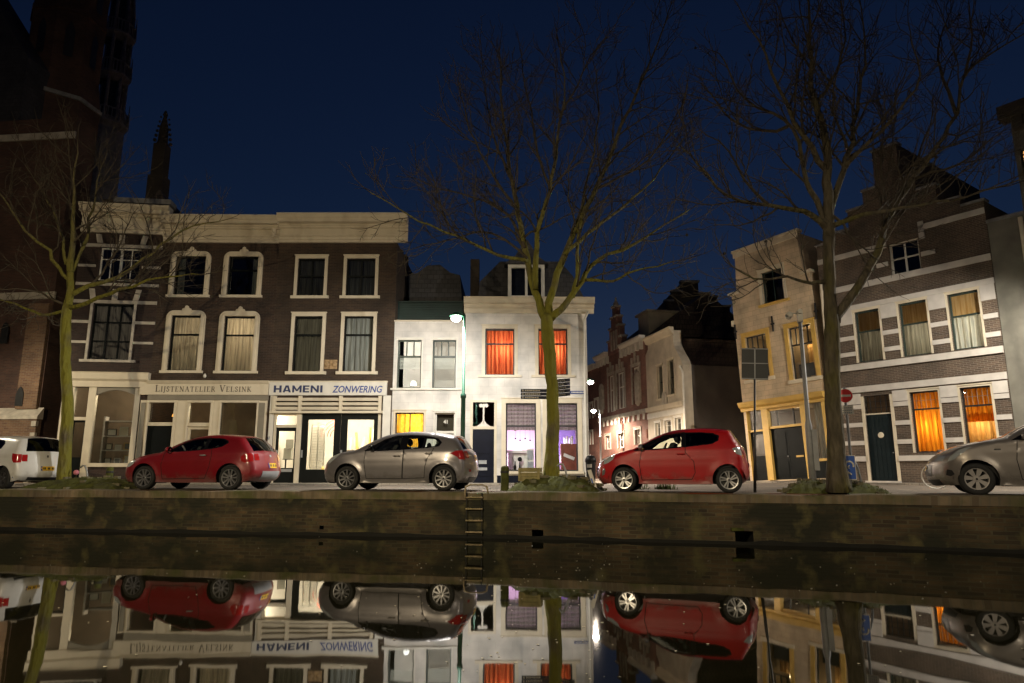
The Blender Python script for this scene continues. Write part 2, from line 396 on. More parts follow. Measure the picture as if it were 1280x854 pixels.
# ------------------------------------------------------------------ houses
class House:
    def __init__(s,name,label,cat,P0,P1,tilt=0.0):
        s.P0=Vector(P0); s.P1=Vector(P1); d=s.P1-s.P0; s.L=d.length; s.rz=atan2(d.y,d.x)
        s.root=empty(name,(s.P0.x,s.P0.y,0),s.rz,label,cat)
        s.root.rotation_euler=(0,tilt,s.rz)
        s.M=Matrix.Translation((s.P0.x,s.P0.y,0))@Matrix.Rotation(s.rz,4,'Z')@Matrix.Rotation(tilt,4,'Y')
        s.Mi=s.M.inverted(); s.holes=[]
    def loc(s,px,py,y=0.0):
        o=s.Mi@CAM; d=s.Mi.to_3x3()@ray(px,py); t=(y-o.y)/d.y; return o+d*t
    def u(s,px,py,y=0): return s.loc(px,py,y).x
    def z(s,px,py,y=0): return s.loc(px,py,y).z
    def R(s,xl,xr,yt,yb,y=0):
        xm=(xl+xr)/2; ym=(yt+yb)/2
        return (s.u(xl,ym,y),s.u(xr,ym,y),s.z(xm,yb,y),s.z(xm,yt,y))
    def Q(s,TL,TR,BR,BL,y=0):
        a,b,c,d=[s.loc(p[0],p[1],y) for p in (TL,TR,BR,BL)]
        return ((a.x+d.x)/2,(b.x+c.x)/2,(c.z+d.z)/2,(a.z+b.z)/2)
    def box(s,name,mat,u0,u1,y0,y1,z0,z1,parent=None):
        return MB().box(u0,u1,y0,y1,z0,z1).build(name,mat,parent or s.root)
    def hole(s,R): s.holes.append(rect(*R))
    def thing(s,name,label,cat,u,y,z,group=None):
        p=s.M@Vector((u,y,z)); return empty(name,p,s.rz,label,cat,group)
    def wall(s,outline,mat,D=8.0,name='wall',smat=None,rev=.22):
        b=MB(); vs,tr=region(outline,s.holes)
        b.add([(p[0],0,p[1]) for p in vs],[tuple(t) for t in tr])
        for h in s.holes:
            k=len(h); b.add([(p[0],0,p[1]) for p in h]+[(p[0],rev,p[1]) for p in h],[(i,(i+1)%k,k+(i+1)%k,k+i) for i in range(k)],1)
        k=len(outline)
        b.add([(p[0],0,p[1]) for p in outline]+[(p[0],D,p[1]) for p in outline],[(i,(i+1)%k,k+(i+1)%k,k+i) for i in range(k)])
        v2,t2=region(outline); b.add([(p[0],D,p[1]) for p in v2],[tuple(t) for t in t2])
        return b.build(name,[mat,smat or mat],s.root)
    def mould(s,name,mat,prof,u0,u1,parent=None):
        """prof: (y,z) polygon, drawn out along u"""
        k=len(prof); b=MB()
        b.add([(u0,p[0],p[1]) for p in prof]+[(u1,p[0],p[1]) for p in prof],
              [(i,(i+1)%k,k+(i+1)%k,k+i) for i in range(k)]+[tuple(range(k)),tuple(range(2*k-1,k-1,-1))])
        return b.build(name,mat,parent or s.root)
    def room(s,R,mat=None,depth=1.8,side=.25,up=.2,down=.25,y0=.24):
        u0,u1,z0,z1=R; a,b_,c,d=u0-side,u1+side,z0-down,z1+up
        m=MB(); y1=y0+depth
        m.quad((a,y1,c),(b_,y1,c),(b_,y1,d),(a,y1,d)); m.quad((a,y0,c),(a,y1,c),(a,y1,d),(a,y0,d)); m.quad((b_,y0,c),(b_,y1,c),(b_,y1,d),(b_,y0,d))
        m.quad((a,y0,c),(b_,y0,c),(b_,y1,c),(a,y1,c)); m.quad((a,y0,d),(b_,y0,d),(b_,y1,d),(a,y1,d))
        # the inner face of the front wall round the opening
        for q in ((a,u0,c,d),(u1,b_,c,d),(u0,u1,c,z0),(u0,u1,z1,d)):
            m.quad((q[0],y0,q[2]),(q[1],y0,q[2]),(q[1],y0,q[3]),(q[0],y0,q[3]))
        return m.build('room',mat or ROOMW,s.root)
    def curtain(s,parent,R,mat,y,amp=.045,wl=.19,name='curtain',u0=None,u1=None,seed=0):
        rr=random.Random(seed+int(R[0]*977)); a=u0 if u0 is not None else R[0]-.04; b_=u1 if u1 is not None else R[1]+.04
        n=max(8,int((b_-a)/.02)); vs=[];fs=[]; ph=rr.random()*6; zs=[R[2]-.02,R[2]+(R[3]-R[2])*.5,R[3]+.05]
        for j,z in enumerate(zs):
            for i in range(n+1):
                u=a+(b_-a)*i/n; A=amp*(1-.3*j/2)
                vs.append((u,y+A*sin(u*2*pi/wl+ph+.9*sin(u*5+j))+.4*A*sin(u*2*pi/(wl*.43)+ph*2),z))
        for j in range(len(zs)-1):
            for i in range(n): fs.append((j*(n+1)+i,j*(n+1)+i+1,(j+1)*(n+1)+i+1,(j+1)*(n+1)+i))
        return MB().add(vs,fs).build(name,mat,parent,smooth=True,fixn=False)
    def window(s,R,frame=None,fw=.055,bars=None,bw=.03,vb=(),hb=(),d=.12,pane=None,surround=None,sill=None,curtain=None,cy=.16,name='window',label=None,nohole=False,vpart=None):
        """R = opening (u0,u1,z0,z1); vb / hb = bars as fractions; vpart limits the upright bars to above / below a fraction"""
        u0,u1,z0,z1=R; frame=frame or WHITE; bars=bars or frame
        if not nohole: s.hole(R)
        b=MB(); y0,y1=d,d+.07; w=u1-u0; h=z1-z0
        b.box(u0,u0+fw,y0,y1,z0,z1); b.box(u1-fw,u1,y0,y1,z0,z1); b.box(u0+fw,u1-fw,y0,y1,z0,z0+fw); b.box(u0+fw,u1-fw,y0,y1,z1-fw,z1)
        hs=[]
        for q in hb:
            f,t=(q if isinstance(q,tuple) else (q,bw)); b.box(u0+fw,u1-fw,y0+.004,y1-.004,z0+h*f-t/2,z0+h*f+t/2,1)
        for q in vb:
            f,t=(q if isinstance(q,tuple) else (q,bw)); za,zb=z0+fw,z1-fw
            if vpart: za,zb=z0+h*vpart[0]+(fw if vpart[0]==0 else .015),z0+h*vpart[1]-(fw if vpart[1]==1 else .015)
            b.box(u0+w*f-t/2,u0+w*f+t/2,y0+.008,y1-.008,za,zb,1)
        o=b.build(name,[frame,bars],s.root)
        if label: o['label']=label
        MB().quad((u0+.01,y0+.035,z0+.01),(u1-.01,y0+.035,z0+.01),(u1-.01,y0+.035,z1-.01),(u0+.01,y0+.035,z1-.01)).build('pane',pane or GL,o)
        if surround:
            sw,sp,sm,kind=surround; k=MB()
            if kind=='arch':
                zt=z1+sw*1.05; ro=.28; outer=[(u0-sw,z0),(u1+sw,z0)]
                for i in range(7):
                    a=pi/2*i/6; outer.append((u1+sw-ro+ro*cos(a),zt-ro+ro*sin(a)))
                um=(u0+u1)/2
                outer+= [(um+.19,zt),(um+.16,zt+.07),(um+.08,zt+.10),(um+.06,zt+.17),(um,zt+.20),(um-.06,zt+.17),(um-.08,zt+.10),(um-.16,zt+.07),(um-.19,zt)]
                for i in range(7):
                    a=pi/2+pi/2*i/6; outer.append((u0-sw+ro+ro*cos(a),zt-ro+ro*sin(a)))
                inner=[(u0,z0+.002),(u1,z0+.002),(u1,z1),(u0,z1)]
                k.prism(outer,-sp,.06,[inner])
                o2=[(p[0]*.86+um*.14 if False else (p[0]-um)*.9+um,(p[1]-z0)*.97+z0+.0) for p in outer]
                k.prism(o2,-sp-.035,-sp+.01,[[(u0-.03,z0+.003),(u1+.03,z0+.003),(u1+.03,z1+.03),(u0-.03,z1+.03)]])
            else:
                k.box(u0-sw,u0,-sp,.06,z0,z1+sw); k.box(u1,u1+sw,-sp,.06,z0,z1+sw); k.box(u0,u1,-sp,.06,z1,z1+sw)
                k.box(u0-sw-.025,u1+sw+.025,-sp-.03,.02,z1+sw,z1+sw+.04)
            k.build('surround',sm,o)
        if sill:
            sh,so,sp,sm=sill; MB().box(u0-so,u1+so,-sp,d,z0-sh,z0).build('sill',sm,o)
        if curtain: s.curtain(o,R,curtain,d+cy)
        return o

EAVE={}
# ---- plum striped corner house at the far left (A)
PA0=gp(64,25.8); PAB=gp(175,26.2); PBC=gp(330,26.3); PCD=gp(487,26.3); PD2=gp(579,26.3); PD3=gp(737,26.4)
A=House('brick_house','narrow dark brick house with pale stone stripes between the church and the frame maker shop','house',PA0,PAB)
Rm=A.R(113,164.5,380,450); Ru=A.R(123.5,175,310,351)
o=A.window(Ru,WHITE,.05,WHITE,.03,vb=[(.5,.09),.25,.75],hb=[.66],pane=GL_D)
o=A.window(Rm,BLACKP,.05,BLACKP,.045,vb=[.34,.66],hb=[.34,.68],sill=(.1,.25,.09,STONE),curtain=CURT_G)
MB().box(Rm[0]-.09,Rm[0]-.003,-.05,.05,Rm[2],Rm[3]).box(Rm[1]+.003,Rm[1]+.09,-.05,.05,Rm[2],Rm[3]).build('jamb',STONE,o)
zt=A.z(150,292); ztop=A.z(150,260)
b=MB()
for (ya,yb,sp) in ((306,310,0),(332,335,1),(354.5,358,0),(376,380,0),(401.5,405,2),(427,430,2)):
    z0,z1=A.z(150,yb),A.z(150,ya)
    if sp==0: b.box(.02,A.L-.02,-.045,.01,z0,z1)
    else:
        w=Ru if sp==1 else Rm
        b.box(.02,w[0]-.1,-.045,.01,z0,z1); b.box(w[1]+.1,A.L-.02,-.045,.01,z0,z1)
b.build('stone_band',STONE,A.root)
b=MB()
for w,zz in ((Ru,(A.z(150,305),A.z(150,294))),(Rm,(A.z(150,375.5),A.z(150,362)))):
    for k,(f,t) in enumerate(((-.02,-.09),(.5,0),(1.02,.09))):
        um=w[0]+(w[1]-w[0])*f; z0,z1=zz
        b.add([(um-.1,-.04,z0),(um+.1,-.04,z0),(um+.1+t,-.04,z1),(um-.1+t,-.04,z1),(um-.1,.01,z0),(um+.1,.01,z0),(um+.1+t,.01,z1),(um-.1+t,.01,z1)],
              [(0,1,2,3),(0,4,5,1),(1,5,6,2),(2,6,7,3),(3,7,4,0)])
b.build('voussoir',STONE,A.root)
A.mould('cornice',CREAM,[(0,zt),(-.1,zt),(-.12,zt+.12),(-.2,zt+.14),(-.2,zt+.2),(-.07,zt+.21),(-.07,zt+(ztop-zt)*.6),(-.18,zt+(ztop-zt)*.64),(-.2,zt+(ztop-zt)*.7),(-.40,zt+(ztop-zt)*.71),(-.40,zt+(ztop-zt)*.84),(-.50,ztop-.08),(-.52,ztop),(0,ztop)],-.02,A.L+.25)
# shopfront of A
hz1=A.z(120,484); hz0=.06; uL=A.u(73,540); uR=A.u(171,540)
A.hole((uL,uR,hz0,hz1))
b=MB(); pu=[A.u(x,530) for x in (92.5,104,113.6,118)]
uD0=A.u(88,540); uD1=A.u(106,540); uW0=A.u(116.5,530); uW1=A.u(165.5,530); zw=A.z(140,579); ztr=A.z(98,523)
b.box(uL+.003,uD0,-.05,.12,hz0,hz1-.002); b.box(uD1,uW0,-.05,.12,hz0,hz1-.002); b.box(uW1,uR-.003,-.05,.12,hz0,hz1-.002)
b.box(uW0,uW1,-.1,.12,zw-.14,zw); b.box(uD0,uD1,-.02,.12,ztr-.07,ztr+.05)
sf=b.build('shopfront',CREAM,A.root)
b=MB(); k=8; arch=[(uW0,hz1-.001),(uW1,hz1-.001),(uW1,hz1-.3)]+[(uW1+(uW0-uW1)*i/k,hz1-.3+.2*sin(pi*i/k)) for i in range(1,k)]+[(uW0,hz1-.3)]
b.prism(arch[::-1],-.02,.08).build('window_head',TAUPE,sf)
MB().quad((uW0,.05,zw),(uW1,.05,zw),(uW1,.05,hz1),(uW0,.05,hz1)).build('pane',GL_D,sf)
MB().box(uW0,uW1,-.02,.2,hz0,zw-.141).build('plinth',B_A,A.root)
dr=MB().box(uD0,uD1,.06,.11,hz0,1.0).box(uD0,uD0+.07,.06,.11,1.0,ztr-.071).box(uD1-.07,uD1,.06,.11,1.0,ztr-.071).box(uD0+.07,uD1-.07,.06,.11,ztr-.15,ztr-.071).build('door',BLACKP,A.root)
MB().quad((uD0+.07,.085,1.0),(uD1-.07,.085,1.0),(uD1-.07,.085,ztr-.15),(uD0+.07,.085,ztr-.15)).build('pane',GL_D,dr)
MB().quad((uD0,.07,ztr+.05),(uD1,.07,ztr+.05),(uD1,.07,hz1),(uD0,.07,hz1)).build('transom_pane',GL_D,sf)
A.room((uL,uR,hz0,hz1),ROOMD,2.2,.0,.45,.0,.23)
lamp(((uW0+uW1)/2,.40,hz1+.25),150,(1,.82,.6),.1,A.root)
# shelves and framed pictures in the shop window of A
t=A.thing('display_shelf','pale shelf unit behind the tall shop window beside the left tree','shelf',(uW0+uW1)/2,.75,hz0+.02)
wS=(uW1-uW0)/2-.1
MB().box(-wS,-wS+.05,-.15,.2,0,2.5).box(wS-.05,wS,-.15,.2,0,2.5).build('side_panel',ROOMW,t)
for zz_ in (.62,1.18,1.72,2.3): MB().box(-wS+.05,wS-.05,-.15,.2,zz_,zz_+.04).build('shelf_board',ROOMW,t)
rr=random.Random(4); nfr=0
for zz_,hh_ in ((.665,.34),(1.225,.26),(1.765,.34)):
    x=-wS+.12
    while x<wS-.35:
        w_=rr.uniform(.2,.38); h_=hh_*rr.uniform(.7,1.1)
        f_=A.thing('picture_frame','small framed picture on the shelves of the corner shop window','picture frame',(uW0+uW1)/2+x+w_/2,.72,hz0+.02+zz_,'framed pictures on the shop shelves')
        MB().box(-w_/2,w_/2,0,.03,0,.03).box(-w_/2,w_/2,0,.03,h_-.03,h_).box(-w_/2,-w_/2+.03,0,.03,.03,h_-.03).box(w_/2-.03,w_/2,0,.03,.03,h_-.03).build('frame',[IRON,WHITE,YELLOW][nfr%3],f_)
        MB().box(-w_/2+.03,w_/2-.03,.005,.02,.03,h_-.03).build('picture',[ROOMW,STONE_D,WHITE,CREAM][nfr%4],f_)
        nfr+=1; x+=w_+rr.uniform(.06,.2)
z0=A.z(130,483); z1=A.z(130,466)
A.mould('shop_cornice',CREAM,[(0,hz1+.002),(-.12,hz1+.002),(-.14,z0+(z1-z0)*.35),(-.24,z0+(z1-z0)*.5),(-.27,z1-.04),(-.30,z1),(0,z1)],.0,A.L+.02)
za=A.z(140,262)
b=MB(); b.prism([(.3,za-.3),(A.L+.1,za-.3),(A.L-.2,za+.5),(A.L-.55,za+1.15),(A.L-.9,za+.7),(A.L-1.3,za+.62),(.4,za+.62)],.5,5); b.box(.9,A.L+.0,.3,1,A.z(140,252,.3),A.z(140,246,.3),1)
b.build('roof',[TILE,STONE_D],A.root)
A.wall(rect(0,A.L,0,zt+.02),B_A,8)

# ---- brick house with the frame maker's shop (B)
Bh=House('brick_house','brown brick house with arched cream window surrounds over the frame maker shop','house',PAB,PBC)
for (x0,x1,ya,yb,cu,up) in ((218.5,256.5,320.5,369,CURT_W,1),(284.8,322,321,369.3,CURT_W,1),(211.8,248.8,394.5,463.5,CURT,0),(278.4,317,395.5,464,CURT,0)):
    R=Bh.R(x0,x1,ya,yb)
    o=Bh.window(R,BLACKP,.05,BLACKP,.07,hb=[.66],surround=(.19,.06,CREAM,'arch'),sill=(.1,.25,.09,CREAM),pane=GL if not up else GL_D,cy=.1,curtain=None if up else cu)
    if up:
        lft=x0<250
        Bh.curtain(o,R,cu,.22,u0=R[0]-.03 if lft else R[1]-.28,u1=R[0]+.3 if lft else R[1]+.03)
    else: 
        Bh.room(R,ROOMW,1.5,.1,.1,.1); lamp(((R[0]+R[1])/2,1.1,R[3]-.4),16 if x0<250 else 34,(1,.78,.5),.12,Bh.root)
zt=Bh.z(260,304); ztop=Bh.z(260,274.5)
def big_cornice(h,zt,ztop,u0,u1,mat=CREAM):
    H=ztop-zt
    o=h.mould('cornice',mat,[(0,zt),(-.10,zt),(-.10,zt+H*.10),(-.13,zt+H*.11),(-.13,zt+H*.2),(-.20,zt+H*.24),(-.20,zt+H*.28),(-.05,zt+H*.29),(-.05,zt+H*.56),(-.12,zt+H*.58),(-.16,zt+H*.64),(-.22,zt+H*.655),(-.22,zt+H*.69),(-.46,zt+H*.70),(-.46,zt+H*.82),(-.50,zt+H*.825),(-.58,ztop-.07),(-.60,ztop-.065),(-.60,ztop),(0,ztop)],u0,u1)
    return o
co=big_cornice(Bh,zt,ztop,0.02,Bh.L-.01)
H=ztop-zt
b=MB(); um=Bh.L-.22
for q in (um,):
    b.box(q-.08,q+.08,-.2,-.1,zt+.22,zt+H*.58).ball((q,-.2,zt+H*.5),.09,sc=(.8,1,1)).ball((q,-.17,zt+.3),.07)
b.build('console',CREAM,co)
# shopfront B
hz1=Bh.z(255,500.5); uL=Bh.u(172,545); uR=Bh.u(332,545); Bh.hole((uL,uR,.06,hz1))
U=lambda x,y=545: Bh.u(x,y)
d0,d1=U(182.5),U(216.5); m0,m1=U(233),U(262.5); s0,s1=U(273.5),U(320.5); rz=Bh.z(200,531); zs=Bh.z(300,577)
b=MB()
b.box(uL+.003,d0,-.05,.14,.06,hz1-.002); b.box(d1,m0,-.05,.14,.06,hz1-.002); b.box(m1,s0,-.05,.14,.06,hz1-.002); b.box(s1,uR-.003,-.05,.14,.06,hz1-.002)
b.box(d0,d1,-.02,.12,rz-.04,rz+.09); b.box(m0,m1,-.0,.13,rz-.06,rz+.08); b.box(s0,s1,-.1,.13,.06,zs)
for q in (d0,d1,m0,m1,s0,s1): b.box(q-.035,q+.035,-.085,-.05,.06,hz1-.1)
for q0,q1 in ((d0,d1),(m0,m1),(s0,s1)): b.box(q0-.06,q1+.06,-.075,.1,hz1-.09,hz1-.003)
sf=b.build('shopfront',[CREAM],Bh.root)
MB().box(uL+.06,uL+.22,-.09,-.051,.1,hz1-.1).box(uR-.30,uR-.08,-.09,-.051,.1,hz1-.1).build('pilaster_panel',TAUPE,sf)
for (q0,q1,z0,z1,g) in ((d0,d1,rz+.09,hz1-.09,GL_D),(m0,m1,rz+.08,hz1-.09,GL),(s0,s1,zs,hz1-.09,GL_D)):
    MB().quad((q0,.06,z0),(q1,.06,z0),(q1,.06,z1),(q0,.06,z1)).build('pane',g,sf)
dr=MB().box(d0,d1,.05,.1,.06,rz-.041).box(d0+.12,d1-.12,.03,.05,1.1,rz-.25).box(d0+.12,d1-.12,.03,.05,.2,.95).build('door',BLACKP,Bh.root)
MB().ball((d0+.09,.02,1.05),.035).build('handle',STEEL,dr)
dr=MB().box(m0,m1,.08,.12,.06,.9).box(m0,m0+.1,.08,.12,.9,rz-.061).box(m1-.1,m1,.08,.12,.9,rz-.061).box(m0+.1,m1-.1,.08,.12,rz-.17,rz-.061).build('door',CREAM,Bh.root)
MB().quad((m0+.1,.1,.9),(m1-.1,.1,.9),(m1-.1,.1,rz-.17),(m0+.1,.1,rz-.17)).build('pane',GL,dr)
Bh.room((uL,uR,.06,hz1),ROOMD,3.0,.0,.45,.0,.24)
lamp((d1+.1,.45,hz1+.25),16,(1,.62,.25),.1,Bh.root); lamp((m1-.4,.45,hz1+.25),55,(1,.85,.62),.1,Bh.root)
t=Bh.thing('pendant_lamp','small orange pendant lamp glowing inside the frame maker shop','lamp',U(205,519),1.0,hz1-.55)
MB().lathe([(.16,0),(.13,.1),(.03,.18)],n=14).build('lamp_shade',plain('shade_orange',(.8,.3,.06),.6,emit=(1,.38,.06),es=2.5),t,True); MB().tube([(0,0,.18),(0,0,.75)],.008,5).build('cord',IRON,t)
zb0,zb1=Bh.z(255,494),Bh.z(255,480.6); zm=Bh.z(255,476.6)
Bh.box('fascia',TAUPE,.02,Bh.L-.02,-.10,.0,hz1+.002,zb0-.002)
sg=Bh.box('sign_board',CREAM,U(177,487),Bh.L-.02,-.14,.0,zb0,zb1)
Bh.mould('shop_cornice',CREAM,[(0,zb1+.002),(-.16,zb1+.002),(-.24,zm-.03),(-.26,zm),(0,zm)],.0,Bh.L-.0)
serif_part(['LIJSTENATELIER','VELSINK'],'lettering',plain('letter_brown',(.07,.055,.045),.6),sg,U(196.5,487),U(317,487),Bh.z(255,490.2),Bh.z(255,482.2),-.146)
Bh.wall(rect(0,Bh.L,0,zt+.02),B_B,8)
pu=U(258,470)
MB().lathe([(.03,0),(.06,.06),(.05,.12),(.02,.16)],(pu,-.14,Bh.z(258,473))).build('wall_lamp',WHITE,Bh.root,True)

# ---- brick house with the sunblind shop (C)
Ch=House('brick_house','brown brick house with plain pale window frames over the sunblind shop','house',PBC,PCD)
for (x0,x1,ya,yb,up) in ((372,405.5,323.5,370,1),(433,469,323.5,370,1),(367,402,395.5,464.5,0),(429.5,466,395.5,464.5,0)):
    R=Ch.R(x0,x1,ya,yb)
    if up: o=Ch.window(R,BLACKP,.045,BLACKP,.05,vb=[(.5,.06)],hb=[(.54,.07)],surround=(.12,.05,CREAM,'flat'),sill=(.11,.22,.09,CREAM),curtain=CURT_D,pane=GL_D)
    else: o=Ch.window(R,BLACKP,.045,BLACKP,.07,hb=[.67],surround=(.13,.05,CREAM,'flat'),sill=(.12,.24,.09,CREAM),curtain=CURT_W)
zt=Ch.z(420,304); ztop=Ch.z(420,272.5)
big_cornice(Ch,zt,ztop,.0,Ch.L+.42)
R=Ch.R(405.5,421.5,450,461.5)
b=MB(); b.box(R[0],R[1],-.04,.01,R[2],R[3]); um=(R[0]+R[1])/2; zm=(R[2]+R[3])/2
for f in (-.28,.28): b.ball((um+f*(R[1]-R[0]),-.05,zm),.10,sc=(1,.5,.9))
b.box(um-.02,um+.02,-.07,-.03,R[2]+.02,R[3]-.02)
b.build('relief_stone',paint('stone_tan',(.45,.30,.15),.8,.4,9),Ch.root)
U=lambda x,y=545: Ch.u(x,y)
hz1=Ch.z(410,517); uL=U(341.5); uR=U(475.5); Ch.hole((uL,uR,.06,hz1))
t0,t1=U(344.5),U(370.5); e0,e1=U(376),U(424.8); g0,g1=U(425.2),U(472); ztr=Ch.z(357,534.5); zq=Ch.z(357,531)
b=MB()
b.box(uL+.003,t0,-.02,.14,.06,hz1-.002); b.box(t1,e0,-.06,.14,.06,hz1-.002); b.box(g1,uR-.003,-.02,.14,.06,hz1-.002); b.box(t0,t1,-.02,.14,ztr,zq); b.box(t0,t1,-.0,.14,hz1-.07,hz1-.003)
sf=b.build('shopfront',[CREAM],Ch.root)
MB().quad((t0,.06,zq),(t1,.06,zq),(t1,.06,hz1),(t0,.06,hz1)).build('transom_pane',GL,sf)
def glazed_door(h,u0,u1,z0,z1,ga,gb,gz0,gz1,mat,y=.05,handle='l',gl=GL):
    d=MB().box(u0,ga,y,y+.06,z0,z1).box(gb,u1,y,y+.06,z0,z1).box(ga,gb,y,y+.06,z0,gz0).box(ga,gb,y,y+.06,gz1,z1).build('door',mat,h.root)
    MB().quad((ga,y+.03,gz0),(gb,y+.03,gz0),(gb,y+.03,gz1),(ga,y+.03,gz1)).build('pane',gl,d)
    hx=u0+.06 if handle=='l' else u1-.06
    MB().box(hx-.03,hx+.03,y-.05,y-.005,1.0,1.28).build('handle',STEEL,d)
    return d
d1_=glazed_door(Ch,t0,t1,.06,ztr-.003,t0+.1,t1-.08,Ch.z(356,585),Ch.z(358,539),BLACKP)
MB().box(t0+.28,t0+.68,.03,.049,Ch.z(356,590),Ch.z(356,586.5)).build('letter_plate',STEEL,d1_)
gz0=Ch.z(400,587); gz1=Ch.z(400,524.5)
glazed_door(Ch,e0+.002,e1,.06,hz1-.003,U(384),U(416.8),gz0,gz1,BLACKP)
glazed_door(Ch,g0,g1,.06,hz1-.003,U(433.5),U(466.5),gz0+.05,gz1,BLACKP)
zA,zB=Ch.z(410,494.5),Ch.z(410,478.3)
b=MB()
for ya,yb in ((497.5,501.5),(503.2,507),(508.8,512.6)):
    z0,z1=Ch.z(410,yb),Ch.z(410,ya); b.add([(U(342.6,505),-.05,z1),(U(476.7,505),-.05,z1),(U(476.7,505),-.14,z0),(U(342.6,505),-.14,z0),(U(342.6,505),-.02,z0),(U(476.7,505),-.02,z0)],[(0,1,2,3),(3,2,5,4),(0,3,4),(1,5,2)])
for x in (344,375.8,426.5,475.5): q=U(x,505); b.box(q-.06,q+.06,-.13,-.0,Ch.z(410,514),Ch.z(410,495.3))
b.build('louvre_board',CREAM,Ch.root)
MB().box(U(339,515),U(479,515),-.2,.0,hz1+.003,Ch.z(410,514)-.003).build('lintel',CREAM,Ch.root)
sg=Ch.box('sign_board',WHITE,U(337.5,487),U(484,487),-.12,0,zA,zB)
MB().box(U(337.5,487)-.02,U(484,487)+.02,-.14,0,zB,zB+.05).build('moulding',CREAM,sg)
BLUE=plain('letter_blue',(.012,.05,.26),.45); BLUD=plain('letter_navy',(.02,.035,.11),.45)
block_part('HAMENI','lettering',BLUD,sg,U(343.5,487),U(404.5,487),Ch.z(410,491.2),Ch.z(410,482.4),-.123)
text_part('ZONWERING','lettering',BLUE,sg,U(416.5,487),U(478.8,487),Ch.z(440,491.4),Ch.z(440,482.8),-.121,shear=.22,offset=.012)
MB().box(U(478,545),Ch.L-.04,-.10,0,.06,zA-.01).box(.06,uL-.02,-.06,0,.06,zA-.01).build('pilaster',WHITE,Ch.root)
Ch.room((uL,uR,.06,hz1),ROOMW,2.6,.05,.5,.0,.24)
lamp((U(400),.42,hz1+.28),230,(1,.86,.62),.15,Ch.root); lamp((U(450),.42,hz1+.28),190,(1,.88,.68),.15,Ch.root); lamp((U(357),.42,hz1+.28),110,(1,.86,.64),.12,Ch.root)
text_part('47','house_number',BLUD,Ch.root,U(335,545),U(338.2,545),Ch.z(336,550),Ch.z(336,546),-.062,depth=.006)
Ch.wall(rect(0,Ch.L,0,zt+.02),B_C,8)
MB().box(Ch.L-.7,Ch.L-.1,3.0,3.6,zt-.5,Ch.z(500,318,3)).box(Ch.L-.55,Ch.L-.3,3.1,3.4,Ch.z(500,318,3),Ch.z(500,311,3)).build('chimney',B_G,Ch.root)
# goods in the sunblind shop window
t=Ch.thing('shutter_sample','white louvred shutter panel standing inside the left glazed shop door','shutter',U(393),.5,.06)
b=MB(); hgt=gz1-.15
b.box(-.28,-.24,-.02,.02,0,hgt).box(.24,.28,-.02,.02,0,hgt).box(-.02,.02,-.02,.02,.05,hgt).box(-.24,.24,-.02,.02,0,.06).box(-.24,.24,-.02,.02,hgt-.06,hgt).build('frame',WHITE,t)
b=MB()
for i in range(34):
    z=.1+i*(hgt-.2)/34; b.add([(-.24,-.03,z),(.24,-.03,z),(.24,.03,z+.045),(-.24,.03,z+.045)],[(0,1,2,3)])
b.build('slats',WHITE,t)
t=Ch.thing('awning_sample','fan shaped red and white striped awning sample inside the shop door','awning',U(417.5),.75,Ch.z(410,546,.75))
for i,r in enumerate((.34,.46,.58,.70)):
    MB().tube([(-r*cos(a),0,r*sin(a)) for a in [pi/2*k/10 for k in range(11)]],.022,5).build('rib',plain('awning_pink',(.75,.22,.16),.6),t)
t=Ch.thing('display_counter','pale counter with rolled fabric samples behind the right shop door','counter',U(450),1.2,.06)
MB().box(-.75,.75,-.2,.3,0,1.25).build('cabinet',ROOMD,t)
rr=random.Random(3)
for i in range(9):
    x=-.65+i*.155; h_=.35+rr.random()*.55
    MB().tube([(x,0,1.26),(x+rr.uniform(-.12,.12),.1,1.26+h_)],.05,8).build('fabric_roll',[WHITE,CREAM,YELLOW][i%3],t)
t=Ch.thing('paper_stack','low stack of white papers behind the narrow shop door glass','papers',U(356),.6,.95)
MB().box(-.18,.12,-.1,.1,0,.42).box(-.1,.2,-.12,.05,.43,.75).build('sheets',WHITE,t); MB().tube([(-.1,0,-.89),(-.1,0,0)],.03,6).box(-.2,.2,-.12,.12,-.02,-.001).build('stand',IRON,t)
b=MB(); t=Ch.thing('ribbon_rack','rack of dark sample books beside the narrow shop door','rack',U(366.5),.75,.06)
b.box(-.1,.1,-.1,.1,0,2.0)
b.build('post',ROOMW,t); b=MB()
for i in range(9): b.box(-.13,.13,-.13,-.101,.3+i*.19,.42+i*.19)
b.build('sample_book',IRON,t)
for i in range(5):
    t=Ch.thing('tea_light','small yellow lantern on the floor of the shop window','lantern',U(402)+i*.16,.4,gz0-.02,'yellow lanterns along the foot of the shop window'); t['label']='small yellow lantern in the row at the foot of the shop window'
    MB().lathe([(.05,0),(.065,.06),(.04,.13)],n=8).build('glass_body',plain('lantern_yellow',(.8,.55,.15),.4,emit=(1,.7,.25),es=.35),t,True)
# sill under the goods so that they stand on something
Ch.box('display_floor',ROOMW,U(379),U(424),.25,.9,gz0-.08,gz0-.03)

